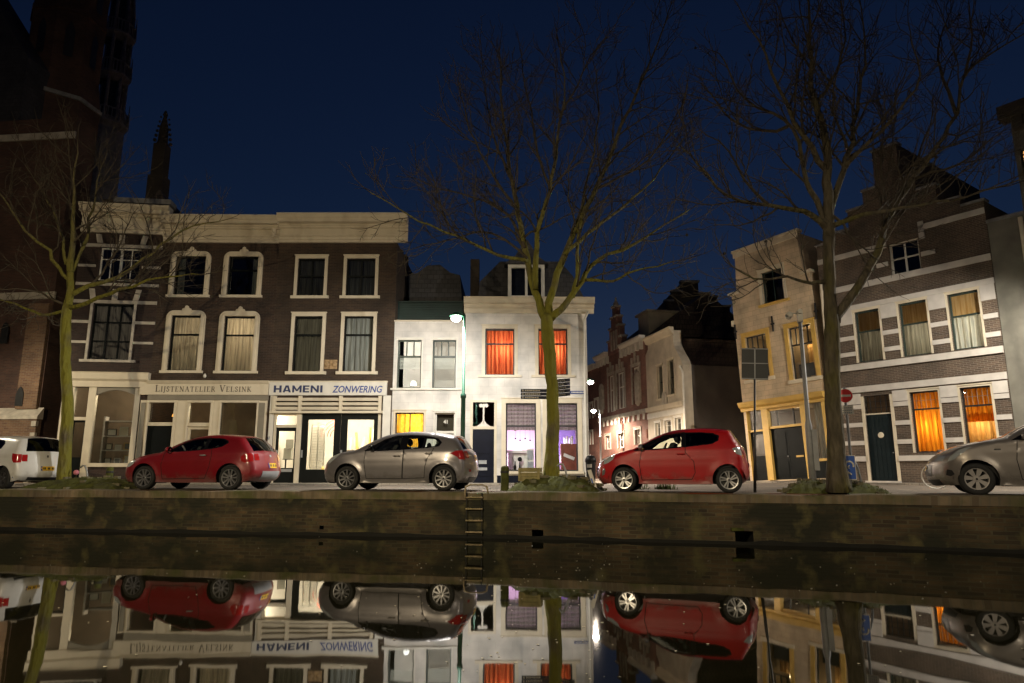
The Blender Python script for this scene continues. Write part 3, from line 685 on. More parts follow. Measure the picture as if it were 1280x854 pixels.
# ---- low white house (D1)
D1=House('white_house','low white plastered house with a dark green boarded attic','house',PCD,PD2)
G_=paint('sash_dark_green',(.03,.05,.042),.4,.2,3)
Ra=D1.R(496.5,526.5,425,485.5); Rb=D1.R(540.5,570,425,485.5)
for R,p in ((Ra,330),(Rb,75)):
    o=D1.window(R,G_,.05,G_,.045,vb=[.36,.66],hb=[(.66,.08)],vpart=(.66,1),sill=(.07,.22,.1,WHITE),surround=(.05,.02,WHITE,'flat'))
    D1.room(R,ROOMW,2.2,.25,.4,.1); lamp(((R[0]+R[1])/2+.1,.5,R[3]+.25),p*.55,(1,.93,.86),.12,D1.root)
    b=MB(); n=9
    for i in range(n): b.box(R[0]+.05,R[1]-.05,.3,.31,R[2]+(R[3]-R[2])*(.34 if p<50 else .42)+i*.055,R[2]+(R[3]-R[2])*(.34 if p<50 else .42)+i*.055+.03)
    b.build('blind',WHITE,o)
t=D1.thing('table_lamp','small table lamp glowing on the sill of the upper left white house window','lamp',Ra[1]-.35,.5,Ra[2]-.02)
MB().lathe([(.06,0),(.02,.02),(.02,.2)],n=8).build('stand',STEEL,t,True)
MB().lathe([(.12,.2),(.08,.36)],n=12).build('lamp_shade',plain('lamp_shade_lit',(.9,.9,.85),.6,emit=(1,.95,.85),es=3),t,True)
D1.box('window_board',ROOMW,Ra[0],Ra[1],.24,.8,Ra[2]-.06,Ra[2]-.02)
Ry=D1.R(493.8,529.5,516,560); Rk=D1.R(543.5,568.5,516,560)
o=D1.window(Ry,IRON,.04,IRON,.05,vb=[(.5,.035)],hb=[.42],vpart=(.42,1),surround=(.08,.05,CREAM,'flat'),sill=(.08,.1,.1,CREAM),curtain=CURT_Y)
D1.room(Ry,ROOMW,1.8,.1,.1,.1); lamp(((Ry[0]+Ry[1])/2+.15,.75,Ry[3]-.35),46,(1,.68,.22),.15,D1.root)
o=D1.window(Rk,WHITE,.05,WHITE,.09,hb=[.45],surround=(.05,.03,WHITE,'flat'),pane=GL_D)
text_part('41','house_number',WHITE,o,D1.u(554,527),D1.u(559,527),D1.z(556,529.5),D1.z(556,524.5),.13,depth=.006,offset=.03)
D1.box('back_panel',ROOMD,Rk[0]-.05,Rk[1]+.05,.42,.45,Rk[2],Rk[3])
zt=D1.z(530,402)
b=MB(); b.box(-.02,D1.L+.02,-.05,.25,zt,zt+.05)
b.build('coping',CREAM,D1.root)
z1=D1.z(530,379,.6)
b=MB(); b.box(.0,D1.L-.15,.6,4,zt-.1,z1); b.box(-.0,D1.L-.1,.5,4.1,z1+.002,z1+.06)
for i in range(9): b.box(.0,D1.L-.15,.57,.598,zt+.05+i*(z1-zt-.05)/9,zt+.05+(i+.86)*(z1-zt-.05)/9)
b.build('attic_boarding',BOARDG,D1.root)
pts=[(511,380),(511,343),(522,341),(534,332),(550,331),(563,341),(575,344),(578,380)]
P=[D1.loc(x,y,2) for x,y in pts]
MB().prism([(p.x,p.z) for p in P][::-1],2,6).build('roof',SLATE,D1.root)
D1.wall(rect(0,D1.L,0,zt),PL_W,8)

# ---- taller white house (D2)
D2=House('white_house','taller white plastered house with orange curtains and a slate mansard roof','house',PD2,PD3)
for x0,x1 in ((606.5,643),(673,709.5)):
    R=D2.R(x0,x1,411,469)
    o=D2.window(R,IRON,.05,IRON,.05,hb=[(.68,.06)],surround=(.13,.03,CREAM,'flat'),sill=(.09,.28,.08,CREAM))
    D2.curtain(o,R,CURT_O,.27,amp=.06,wl=.16)
    D2.room(R,ROOMW,1.6,.1,.1,.1); lamp(((R[0]+R[1])/2+.12,.62,R[2]+1.05),46 if x0<650 else 36,(1,.66,.45),.2,D2.root)
zt=D2.z(660,392); ztop=D2.z(660,374.5); H=ztop-zt
D2.mould('cornice',CREAM,[(0,zt),(-.08,zt),(-.1,zt+H*.3),(-.18,zt+H*.4),(-.22,zt+H*.55),(-.38,zt+H*.62),(-.42,zt+H*.85),(-.48,ztop),(0,ztop)],-.05,D2.L+.3)
U=lambda x,y=550: D2.u(x,y)
# door
d0,d1=U(590.8),U(617.6); zq0,zq1=D2.z(604,536.5),D2.z(604,533); zh=D2.z(604,503)
D2.hole((d0,d1,.05,zh))
b=MB(); b.box(d0-.1,d0,-.05,.06,.05,zh+.08).box(d1,d1+.1,-.05,.06,.05,zh+.08).box(d0,d1,-.05,.06,zh,zh+.08).box(d0+.001,d1-.001,.02,.14,zq0,zq1)
df=b.build('door_frame',CREAM,D2.root)
MB().quad((d0,.08,zq1),(d1,.08,zq1),(d1,.08,zh),(d0,.08,zh)).build('pane',GL_D,df)
um=(d0+d1)/2; H=zh-zq1
b=MB(); b.box(um-.03,um+.03,.06,.075,zq1+.1,zh-.12); b.prism([(um-.28,zq1),(um+.28,zq1),(um+.12,zq1+.10),(um+.04,zq1+.22),(um-.04,zq1+.22),(um-.12,zq1+.10)],.06,.075)
for q in (-.11,0,.11): b.lathe([(.055,0),(.075,.01),(.055,.02)],(um+q,.058,zh-.12),10,'y')
b.build('fanlight_ornament',WHITE,df)
dr=MB().box(d0,d1,.06,.12,.05,zq0-.002).box(d0+.12,d1-.12,.04,.06,.3,.95).box(d0+.12,d1-.12,.04,.06,1.15,zq0-.15).build('door',NAVY,D2.root)
MB().box(um-.2,um+.15,.02,.039,D2.z(604,588),D2.z(604,584.5)).box(um-.18,um+.13,.02,.039,D2.z(604,580),D2.z(604,575.5)).build('letter_plate',STEEL,dr)
D2.box('door_step',STONE,d0-.1,d1+.1,-.3,0,0,.05)
for x0,x1 in ((632.3,670.3),(684,722.3)):
    R=D2.R(x0,x1,504,589)
    o=D2.window(R,IRON,.05,IRON,.05,hb=[(.66,.07)],surround=(.17,.03,CREAM,'flat'),sill=(.1,.2,.1,CREAM),d=.1)
    w=R[1]-R[0]; hh=R[3]-R[2]
    b=MB(); n=14
    for i in range(n):   # half lowered pleated blind in the top light
        z=R[2]+hh*.60+i*hh*.4/n; b.quad((R[0]+.03,.22,z),(R[1]-.03,.22,z),(R[1]-.03,.25 if i%2 else .2,z+hh*.4/n),(R[0]+.03,.25 if i%2 else .2,z+hh*.4/n))
    b.build('blind',CURT_D,o)
    D2.room(R,ROOML,2.2,.18,.05,.0,.24)
    lamp((R[0]+w*.55,1.35,R[2]+1.15),50,(1,.84,.97),.12,D2.root); lamp((R[0]+w*.4,1.9,R[2]+.5),20,(1,.8,.9),.12,D2.root)
RL=D2.R(632.3,670.3,504,589); RR=D2.R(684,722.3,504,589)
t=D2.thing('branch_decoration','bare dark branch with hanging baubles in the lilac lit window','decoration',(RL[0]+RL[1])/2+.1,.5,RL[2]+1.55)
b=MB(); b.tube([(-.35,0,.0),(-.1,0,.05),(.15,0,.03),(.42,0,.1)],.014,5).tube([(-.1,0,.05),(.05,0,.18),(.1,0,.3)],.009,5).tube([(.15,0,.03),(.3,0,.16),(.34,0,.24)],.008,5).tube([(-.2,0,.03),(-.28,0,.15)],.008,5)
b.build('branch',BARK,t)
for i,x in enumerate((-.3,-.12,.08,.27)):
    z=-.3-.07*(i%2); c=MB(); c.tube([(x,0,.02),(x,0,z)],.004,4).ball((x,0,z),.035); c.build('bauble',IRON,t)
t=D2.thing('fireplace','white fireplace with a round dark vase behind the lilac lit window','fireplace',(RL[0]+RL[1])/2-.02,1.1,RL[2]-.04)
MB().box(-.45,-.3,-.1,.3,0,.75).box(.3,.45,-.1,.3,0,.75).box(-.5,.5,-.15,.3,.751,.85).box(-.3,.3,.05,.3,0,.75).build('surround',WHITE,t)
MB().ball((0,-.2,.5),.09).lathe([(.03,0),(.05,.05),(.02,.4)],(0,-.2,0)).build('vase',NAVY,t,True)
t=D2.thing('shutter_panel','small white shutter panel leaning behind the lilac window with the fireplace','screen',RL[1]-.2,.6,RL[2]-.04)  # loose shutter panel standing indoors
MB().box(-.14,.14,-.02,.02,0,.9).build('frame',WHITE,t); MB().box(-.11,.11,-.035,-.021,.06,.4).box(-.11,.11,-.035,-.021,.48,.84).build('panel',STEEL,t)
t=D2.thing('bottle','dark bottle standing on the lilac window sill before the white fireplace','bottle',(RL[0]+RL[1])/2-.22,.4,RL[2]-.04)
MB().lathe([(.05,0),(.055,.2),(.02,.3),(.02,.42)],n=10).build('glass_body',BLACKP,t,True)
t=D2.thing('cabinet','brown wooden cabinet with a tilted white card behind the lilac window at the corner','cabinet',RR[1]-.3,.9,RR[2]-.04)
MB().box(-.28,.35,-.1,.3,0,1.1).build('carcass',paint('wood_redbrown',(.22,.06,.03),.5,.3,6),t)
MB().add([(-.2,-.12,.62),(.22,-.12,.45),(.26,-.12,.57),(-.16,-.12,.74)],[(0,1,2,3)]).build('card',WHITE,t)
b=MB()
for i,x in enumerate((-.15,-.05,.06,.15)): b.box(x,x+.06,-.05,.1,1.101,1.35+.05*(i%2))
b.build('books',WHITE,t)
D2.box('blue_panel',plain('wall_violet',(.17,.12,.32),.8),RR[1]-.6,RR[1]+.15,2.3,2.4,RR[2],RR[3]-.2)
D2.box('window_board',ROOML,RL[0],RR[1],.3,1.6,RL[2]-.12,RL[2]-.045)
D2.box('plinth',NAVY,d1+.12,D2.L,-.03,0,0,.33)
# mansard, dormer, chimney
pts=[(597,374),(600,352),(625,327),(700,327),(716,345),(731,374)]; P=[D2.loc(x,y,1.0) for x,y in pts]
MB().prism([(p.x,p.z) for p in P][::-1],1.0,7).build('roof',SLATE,D2.root)
P=[D2.loc(x,y,.5) for x,y in ((635,373),(681,373),(681,331),(635,331))]; u0,u1,z0,z1=P[0].x,P[1].x,P[0].z,P[2].z
dm=MB().box(u0,u0+.14,.5,.7,z0,z1).box(u1-.14,u1,.5,.7,z0,z1).box(u0+.14,u1-.14,.5,.7,z0,z0+.12).box(u0+.14,u1-.14,.5,.7,z1-.13,z1).box((u0+u1)/2-.05,(u0+u1)/2+.05,.55,.68,z0+.12,z1-.13).build('dormer',WHITE,D2.root)
MB().quad((u0+.14,.62,z0+.12),(u1-.14,.62,z0+.12),(u1-.14,.62,z1-.13),(u0+.14,.62,z1-.13)).build('pane',GL_D,dm)
MB().box(u0,u0+.08,.701,2,z0,z1).box(u1-.08,u1,.701,2,z0,z1).build('cheek',SLATE,dm)
um=(u0+u1)/2; zp=D2.z(650,301,.5)
MB().prism([(u0-.15,z1+.003),(u1+.15,z1+.003),(u1-.3,z1+.35),(um+.05,zp),(um-.05,zp),(u0+.3,z1+.35)],.38,3).build('dormer_roof',SLATE,dm)
MB().box(D2.u(588,340,2),D2.u(599,340,2),2,2.6,zt,D2.z(593,324,2)).build('chimney',B_G,D2.root)
D2.wall(rect(0,D2.L,0,zt+.02),PL_W,8)
MB().tube([(D2.L-.12,-.07,.1),(D2.L-.12,-.07,zt-.35),(D2.L+.05,-.2,zt+.05)],.045,8).build('downpipe',WHITE,D2.root)
t=D2.thing('street_sign','small blue street name plate on the white house corner','street sign',D2.u(722,490.7),-.03,D2.z(722,490.7))
w=(D2.u(731.5,490)-D2.u(713,490))/2
MB().box(-w,w,-.012,.028,-.055,.055).build('plate',plain('sign_blue',(.02,.06,.25),.4),t)
b=MB()
for i in range(9): b.box(-w*.85+i*w*.19,-w*.85+i*w*.19+w*.13,-.016,-.0121,-.025,.025)
b.build('lettering',WHITE,t)
# ------------------------------------------------------------------ row on the right (runs towards the camera)
def rowpt(px,py=600):
    d=ray(px,py); a=d.x/d.y; Y=47.5/(1+1.4*a); return Vector((a*Y,Y))
PE0=rowpt(938); PEF=rowpt(1046); PFG=rowpt(1277); 
E=House('beige_house','leaning beige plastered house with ochre shop woodwork and a clipped neck gable','house',PE0,PEF,tilt=-.045)
f=lambda x,y: (E.u(x,y),E.z(x,y))
# openings
Rg=E.Q((951.5,341),(978,334),(980,375),(953.5,380.5))
E.window(Rg,G_,.045,G_,.04,vb=[(.5,.04)],pane=GL_D,surround=(.14,.05,CREAM,'flat'),sill=(.12,.24,.1,YELLOW))
R1=E.Q((932,421),(957.5,417),(963,471),(935.5,475)); R2=E.Q((984,410),(1013.5,405),(1021.5,470.5),(992.5,475))
for i,R in enumerate((R1,R2)):
    o=E.window(R,IRON,.05,IRON,.05,hb=[(.66,.06)],vb=[.25,.5,.75],vpart=(.66,1),surround=(.18,.05,YELLOW,'flat'),sill=(.16,.24,.1,CREAM),pane=GL)
    E.curtain(o,(R[0],R[1],R[2]+.1,R[2]+(R[3]-R[2])*.66),CURT_T,.75 if i else .9,amp=.02,u0=R[0]+(R[1]-R[0])*(.05 if i==0 else .35),name='blind')
    MB().box(R[0]+.12,R[0]+(R[1]-R[0])*.75,.34,.36,R[2]+.12,R[2]+.7).build('poster',IRON,o)
    E.room(R,ROOMD,1.8,.1,.1,.1); lamp(((R[0]+R[1])/2,1.0,R[3]-.5),14 if i==0 else 30,(1,.7,.35),.12,E.root)
b=MB()
for x,y in ((919.7,415),(966,405),(1020,389)):
    p=E.loc(x,y); b.box(p.x-.03,p.x+.03,-.06,-.001,p.z-.36,p.z+.36); b.box(p.x-.09,p.x+.09,-.045,-.0011,p.z-.04,p.z+.04)
b.build('wall_anchor',IRON,E.root)
# outline: wide body, small shoulders, narrower top
L=E.L
zs=E.z(907,372); zt1=E.z(913,318); zt2=E.z(1014,284); zt=(zt1+zt2)/2
zb=E.z(906,408); uT=E.u(913,330); uT2=E.u(1015,300)
out=[(0,0),(L,0),(L,zb-.3),(L,zs),(L-.3,zs+.12),(L-.42,zt),(.42,zt),(.3,zs+.12),(0,zs),(0,zb)]
b=MB()
for u0,u1 in ((-.12,.42),(L-.42,L+.12)): b.box(u0,u1,-.12,.25,zs+.0,zs+.12)
b.box(.28,L-.28,-.10,.3,zt,zt+.12); b.box(.33,L-.33,-.05,-.001,zt-.25,zt-.002)
b.box(-.14,.0,-.05,.3,zb-.12,zb+.16)
b.build('coping',CREAM,E.root)
# shop front
zl=E.z(977,503); hz=E.z(977,509); u0=.2; u1=L-.05
E.hole((u0,u1,.05,hz))
U=lambda x,y=560: E.u(x,y)
p1a,p1b=U(933.5),U(939); p2a,p2b=U(957.5),U(965); p3a,p3b=U(1007),U(1013.5)
za,zb2=E.z(985,531),E.z(985,534)
b=MB()
for a,c in ((u0+.003,p1b),(p2a,p2b),(p3a,p3b),(u1-.16,u1-.003)): b.box(a,c,-.1,.14,.05,hz-.003)
b.box(p1b,p2a,-.02,.12,za-.16,za-.08); b.box(p2b,p3a,-.04,.12,zb2,za); b.box(p3b,u1-.16,-.04,.12,.75,.86); b.box(p2b,p3a,-.0,.12,hz-.1,hz-.004)
sf=b.build('shopfront',YELLOW,E.root)
E.mould('lintel',YELLOW,[(0,hz+.003),(-.12,hz+.003),(-.14,hz+.12),(-.26,hz+.2),(-.32,hz+.34),(-.34,hz+.42),(0,hz+.42)],-.05,L+.02)
for a,c,z0,z1 in ((p1b,p2a,za-.08,hz),(p2b,p3a,za,hz-.1),(p3b,u1-.16,.86,hz)):
    MB().quad((a,.06,z0),(c,.06,z0),(c,.06,z1),(a,.06,z1)).build('pane',GL,sf)
b=MB()
for q in (.25,.75): b.box(p2b+(p3a-p2b)*q-.02,p2b+(p3a-p2b)*q+.02,.03,.1,za,hz-.1)
b.build('glazing_bar',IRON,sf)
w=(p3a-p2b)/2
for k in range(2):
    a=p2b+w*k; d=MB().box(a+.004,a+w-.004,.06,.12,.05,zb2-.004).box(a+.1,a+w-.1,.04,.06,.2,.85).box(a+.1,a+w-.1,.04,.06,1.05,zb2-.15).build('door',BLACKP,E.root)
    if k: MB().box(a+w-.5,a+w-.15,.02,.039,.98,1.06).build('letter_plate',YELLOW,d)
    else: MB().ball((a+w-.07,.02,1.05),.035).build('handle',STEEL,d)
d=MB().box(p1b+.003,p2a-.003,.06,.12,.05,1.15).box(p1b+.003,p1b+.1,.06,.12,1.151,za-.163).box(p2a-.1,p2a-.003,.06,.12,1.151,za-.163).box(p1b+.1,p2a-.1,.06,.12,za-.3,za-.163).box(p1b+.1,p2a-.1,.03,.06,.93,1.02).build('door',BLACKP,E.root)
MB().quad((p1b+.1,.09,1.15),(p2a-.1,.09,1.15),(p2a-.1,.09,za-.3),(p1b+.1,.09,za-.3)).build('pane',GL_D,d)
MB().box(p3b,u1-.16,-.02,.12,.05,.748).build('plinth',BLACKP,E.root)
E.room((u0,u1,.05,hz),ROOMD,2.2,.0,.05,.0,.24)
lamp((U(985),1.3,hz-.3),18,(1,.75,.45),.12,E.root)
o=E.curtain(E.root,(p3b+.1,u1-.16,.86,hz),CURT_W,.5)
E.wall(out,PL_E,7.5)

# ---- striped house (F)
Fh=House('stepped_gable_house','brown brick house with white stone stripes and a dark stepped gable','house',PEF,PFG)
L=Fh.L
WN=[Fh.Q((1066.6,392),(1097.8,386.5),(1105,450),(1074.4,455)),Fh.Q((1121.6,381),(1157,374.4),(1165,441.6),(1130,446.9)),Fh.Q((1183,367.5),(1222,361),(1230.6,431),(1192.5,437.8))]
z0=sum(w[2] for w in WN)/3; z1=sum(w[3] for w in WN)/3
WN=[(w[0],w[1],z0,z1) for w in WN]
for i,R in enumerate(WN):
    Fh.room(R,ROOMW,1.4,.1,.1,.1); lamp(((R[0]+R[1])/2,1.0,R[2]+.9),(14,20,26)[i],(1,.86,.6),.15,Fh.root)  # dim lights added behind these curtains to brighten them
    o=Fh.window(R,G_,.055,G_,.05,hb=[(.60,.06)],surround=(.07,.03,CREAM,'flat'),pane=GL,curtain=CURT_D if i==0 else CURT_W,cy=.12)
    Fh.curtain(o,(R[0],R[1],R[2]+(R[3]-R[2])*.6,R[3]),CURT_Y if False else CURT_T,.2,amp=.008,name='leaded_light')
AT=Fh.Q((1109.5,305.6),(1147.5,296.5),(1151.5,337.5),(1114,344.7))
Fh.window(AT,WHITE,.08,WHITE,.06,vb=[(.5,.07)],hb=[(.5,.06)],pane=GL_D)
zb=[Fh.z(1150,y) for y in (455,448)]
WM=paint('band_white',(.62,.58,.53),.7,.15,3,dirt=(.45,.42,.37))
def band(z,h,u0=.0,u1=None,p=.05): return (u0,L if u1 is None else u1,-p,.01,z,z+h)
bands=[]
zsill=z0-.30; bands.append(band(zsill,.24,p=.10)); bands.append(band(z1+.115,.2,p=.06))
zg=Fh.z(1157,480.5); bands.append(band(zg-.08,.24,p=.07))
za=[Fh.z(1200,330),Fh.z(1200,283)]
bands.append(band(za[0]-.1,.24)); 
ua=AT[0]-.06; ub=AT[1]+.06
zat=AT[3]-.12
bands+= [(0.0,ua,-.05,.01,zat,zat+.22),(ub,L,-.05,.01,zat+.35,zat+.57),(ub,ub+.2,-.05,.01,zat,zat+.7)]
bands+= [(ua-.45,ua,-.05,.01,AT[2]+.45,AT[2]+.62),(ub,ub+.5,-.05,.01,AT[2]+.5,AT[2]+.67)]
# pier stripes
def piers(edges,zlo,zhi,n=3,top=True):
    for a,c in edges:
        st=(zhi-zlo)/(n+.6)
        for k in range(n): bands.append((a,c,-.045,.01,zlo+st*(k+.75),zlo+st*(k+.75)+.17))
        if top: bands.append((a,c,-.05,.01,zhi-.42,zhi))
ed=[(0.02,WN[0][0]-.073)]+[(WN[i][1]+.073,WN[i+1][0]-.073) for i in range(2)]+[(WN[2][1]+.073,L-.02)]
piers(ed,zsill+.1,z1+.11)
# ground floor
DR=Fh.Q((1080,497.5),(1113,494),(1121,593.5),(1088.5,594.5)); G1=Fh.Q((1136.5,491.5),(1172.8,488),(1181,566.4),(1144.7,568)); G2=Fh.Q((1199.7,485.6),(1239,481.7),(1247,561),(1209,564))
zgt=zg-.13
gz0=(G1[2]+G2[2])/2
G1=(G1[0],G1[1],gz0,zgt-.12); G2=(G2[0],G2[1],gz0,zgt-.12); DR=(DR[0],DR[1],.12,zgt-.12)
ztd=Fh.z(1098,517)
for i,R in enumerate((G1,G2)):
    o=Fh.window(R,IRON,.05,IRON,.05,hb=[(.71,.06)],surround=(.07,.03,CREAM,'flat'),pane=GL)
    zm=R[2]+(R[3]-R[2])*.71
    if i==0:
        Fh.curtain(o,R,CURT_A,.26); 
    else:
        Fh.curtain(o,(R[0],R[1],zm-.55,R[3]),CURT_A,.26); Fh.curtain(o,(R[0],R[1],R[2],zm-.35),CURT_T,.32)
    b=MB(); n=6
    for k in range(1,n): b.box(R[0]+(R[1]-R[0])*k/n-.006,R[0]+(R[1]-R[0])*k/n+.006,.128,.14,zm+.03,R[3]-.05)
    b.box(R[0]+.05,R[1]-.05,.128,.14,zm+(R[3]-zm)*.5-.006,zm+(R[3]-zm)*.5+.006)
    b.build('glazing_bar',TAUPE,o)
    Fh.room(R,ROOMW,1.6,.1,.1,.1); lamp(((R[0]+R[1])/2-.1,.68,R[2]+1.0),46 if i==0 else 30,(1,.66,.28),.2,Fh.root)
Fh.hole(DR)
b=MB().box(DR[0]-.12,DR[0],-.03,.1,.12,DR[3]).box(DR[1],DR[1]+.12,-.03,.1,.12,DR[3]).box(DR[0]+.001,DR[1]-.001,.02,.14,ztd-.03,ztd+.02)
df=b.build('door_frame',CREAM,Fh.root)
MB().quad((DR[0],.09,ztd+.02),(DR[1],.09,ztd+.02),(DR[1],.09,DR[3]),(DR[0],.09,DR[3])).build('pane',GL,df)
b=MB(); w=DR[1]-DR[0]; hh=DR[3]-ztd
for k in range(1,5): b.box(DR[0]+w*k/5-.008,DR[0]+w*k/5+.008,.06,.085,ztd+.02,DR[3])
for k in range(1,3): b.box(DR[0],DR[1],.06,.085,ztd+hh*k/3-.008,ztd+hh*k/3+.008)
b.build('glazing_bar',IRON,df)
MB().box(DR[0],DR[1],.24,.26,ztd,DR[3]).build('blind',paint('blind_salmon',(.5,.3,.18),.8),df)
dr=MB().box(DR[0]+.003,DR[1]-.003,.06,.12,.12,ztd-.032)
for k in range(6): dr.box(DR[0]+.03+w*k/6.2,DR[0]+w*(k+.85)/6.2,.05,.06,.2,ztd-.1)
dr=dr.build('door',TEAL,Fh.root)
MB().lathe([(.12,0),(.10,-.03),(.02,-.03)],((DR[0]+DR[1])/2,.05,ztd-.85),14,'y').build('knocker',CREAM,dr)
MB().ball((DR[1]-.09,.03,1.2),.03).build('handle',STEEL,dr)
Fh.box('door_step',WM,DR[0]-.13,DR[1]+.13,-.25,.0,0,.119)
ed=[(0.02,DR[0]-.123),(DR[1]+.123,G1[0]-.073),(G1[1]+.073,G2[0]-.073),(G2[1]+.073,L-.02)]
zlo=gz0-.3
piers(ed,zlo+.1,zgt)
bands.append((DR[1]+.125,L,-.07,.01,zlo,zlo+.2)); bands.append((0.02,DR[0]-.125,-.07,.01,zlo,zlo+.2))
b=MB()
for q in bands: b.box(*q)
b.build('stone_band',WM,Fh.root)
# stepped outline
stp=[(1066,286),(1086,257),(1106,231),(1118,180)]
us=[]; 
zt0=Fh.z(1046,302); lv=[zt0]+[Fh.z(x,y) for x,y in stp]
wst=[.0,.75,1.5,2.2,2.75]
left=[]
for i,zv in enumerate(lv):
    left.append((wst[i],lv[i-1] if i else 0)); left.append((wst[i],zv))
left[0]=(0,0)
out=left+[(L-p[0],p[1]) for p in left[::-1]]
# order: bottom left -> up -> across -> down; reverse for ccw
Fh.wall(out[::-1],B_F,8)
b=MB()
for i in range(len(lv)):
    a=wst[i]; c=wst[i+1] if i+1<len(lv) else L/2
    b.box(a-.05,c-.004,-.05,.4,lv[i],lv[i]+.09); b.box(L-c+.004,L-a+.05,-.05,.4,lv[i],lv[i]+.09)
b.build('coping',STONE_D,Fh.root)
MB().tube([(.10,-.09,.1),(.10,-.09,Fh.z(1046,350))],.06,8).build('downpipe',CREAM,Fh.root)

# ---- grey plastered buildings at the right edge (G)
dirr=(PFG-PEF).normalized()
PG1=PFG+dirr*1.15; PG2=PG1+dirr*7
Gb=House('grey_annex','narrow low grey plastered annex between the striped house and the tall grey building','building',PFG,PG1)
zt=Gb.z(1244,277)
Gb.wall(rect(0.02,Gb.L,0,zt),PL_G,6); MB().box(-.0,Gb.L,-.05,.3,zt+.003,zt+.12).build('coping',STONE_D,Gb.root)
MB().tube([(Gb.L-.1,-.10,.1),(Gb.L-.1,-.10,zt-.1)],.07,8).build('downpipe',CREAM,Gb.root)
G2h=House('grey_building','tall grey plastered building cut off by the right edge of the photo','building',PG1,PG2)
zt=G2h.z(1262,150); zc=G2h.z(1262,235)
R=(G2h.u(1275,208)+.05,G2h.u(1275,208)+1.3,G2h.z(1276,226),G2h.z(1276,186))
G2h.window(R,IRON,.05,IRON,.05,vb=[.5],curtain=CURT_T); G2h.room(R,ROOMW,1.5,.1,.1,.1); lamp(((R[0]+R[1])/2,1,R[2]+.7),60,(1,.75,.5),.15,G2h.root)
R=(2.6,3.8,3.9,6.0); G2h.window(R,WHITE,.06,WHITE,.04,vb=[.5],hb=[.6],pane=GL_D,sill=(.1,.1,.1,STONE)); R=(2.6,3.8,1.0,3.0); G2h.window(R,WHITE,.06,WHITE,.04,vb=[.5],hb=[.6],pane=GL_D,sill=(.1,.1,.1,STONE))
G2h.wall(rect(.0,7,0,zt),PL_G,7)
b=MB(); 
b.box(-.28,7,-.3,.3,zt,zt+.5)
for i in range(10): b.box(.1+i*.7,.4+i*.7,-.22,-.001,zt-.5,zt-.002)
b.build('cornice',B_G,G2h.root)

# ------------------------------------------------------------------ side street
def sidept(px,py=580):
    d=ray(px,py); a=d.x/d.y; Y=75.95/(1+4.5*a); return Vector((a*Y,Y))
PJ0=sidept(728); PIJ=sidept(750); PHI=sidept(812); PH1=sidept(859)
Hh=House('neck_gable_house','cream plastered house with a curved neck gable, nearest in the side street','house',PHI,PH1)
L=Hh.L; hz=lambda x,y: Hh.z(x,y)
zT=hz(845,411); ue=hz(856,455); zE=ue; zTa=hz(808,427)
zT=(zT+zTa)/2
nk=1.0
curve=[(L-nk*(sin(t*pi/2))**1.5*1.0, zE+(zT-.5-zE)*(1-(1-t)**1.0)) for t in [0,.15,.3,.45,.6,.75,.9,1.0]]
out=[(0,0),(L,0),(L,zE-.01)]+curve+[(L-nk,zT),(nk*.4,zT),(nk*.35,zT-.5),(0,zT-.8)]
for q in ((821.7,829,457,498.5),(835,843,449.6,493.4)):
    R=Hh.R(*q); Hh.window(R,TAUPE,.05,IRON,.03,hb=[.5],surround=(.06,.03,CREAM,'flat'),pane=GL_D,sill=(.1,.1,.08,CREAM))
for q in ((819.5,826,528.5,548),(831,839.5,525.5,546),(844,852,522,544)):
    R=Hh.R(*q); Hh.window(R,WHITE,.05,WHITE,.03,hb=[.7],surround=(.08,.03,WHITE,'flat'),pane=GL_D)
z=hz(835,511)
Hh.mould('string_course',CREAM,[(0,z),(-.12,z),(-.16,z+.25),(0,z+.25)],0,L)
z=hz(835,520); Hh.mould('fascia',WHITE,[(0,z),(-.05,z),(-.05,z+.3),(0,z+.3)],0,L)
Hh.mould('cornice',CREAM,[(0,zT-.25),(-.12,zT-.2),(-.2,zT),(-.3,zT+.08),(-.3,zT+.16),(0,zT+.16)],nk*.3,L-nk+.15)
p=Hh.loc(832,505); MB().lathe([(.32,-.03),(.3,-.1),(.05,-.1)],(p.x,0,p.z+.35),14,'y').box(p.x-.32,p.x+.32,-.08,-.001,p.z-.2,p.z+.35).build('shield',STONE,Hh.root)
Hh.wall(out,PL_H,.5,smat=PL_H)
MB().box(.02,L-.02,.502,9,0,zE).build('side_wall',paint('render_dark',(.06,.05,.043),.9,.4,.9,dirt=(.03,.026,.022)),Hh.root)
rc=[(p[0]+.06,p[1]+.04) for p in curve]
b=MB(); k=len(rc)
rp=[(.05,zE+.003),(L-.0,zE+.003)]+[(p[0]-.12,p[1]-.05) for p in curve[1:]]+[(L-nk-.1,zT-.4),(.4,zT-.4),(.3,zT-1.4)]
b.prism(rp,.503,8.9)
b.build('roof',TILE,Hh.root)
MB().tube([(L+.08,-.06,.1),(L+.08,-.06,zE-.4),(L-.1,-.12,zE-.05)],.06,8).build('downpipe',WHITE,Hh.root)

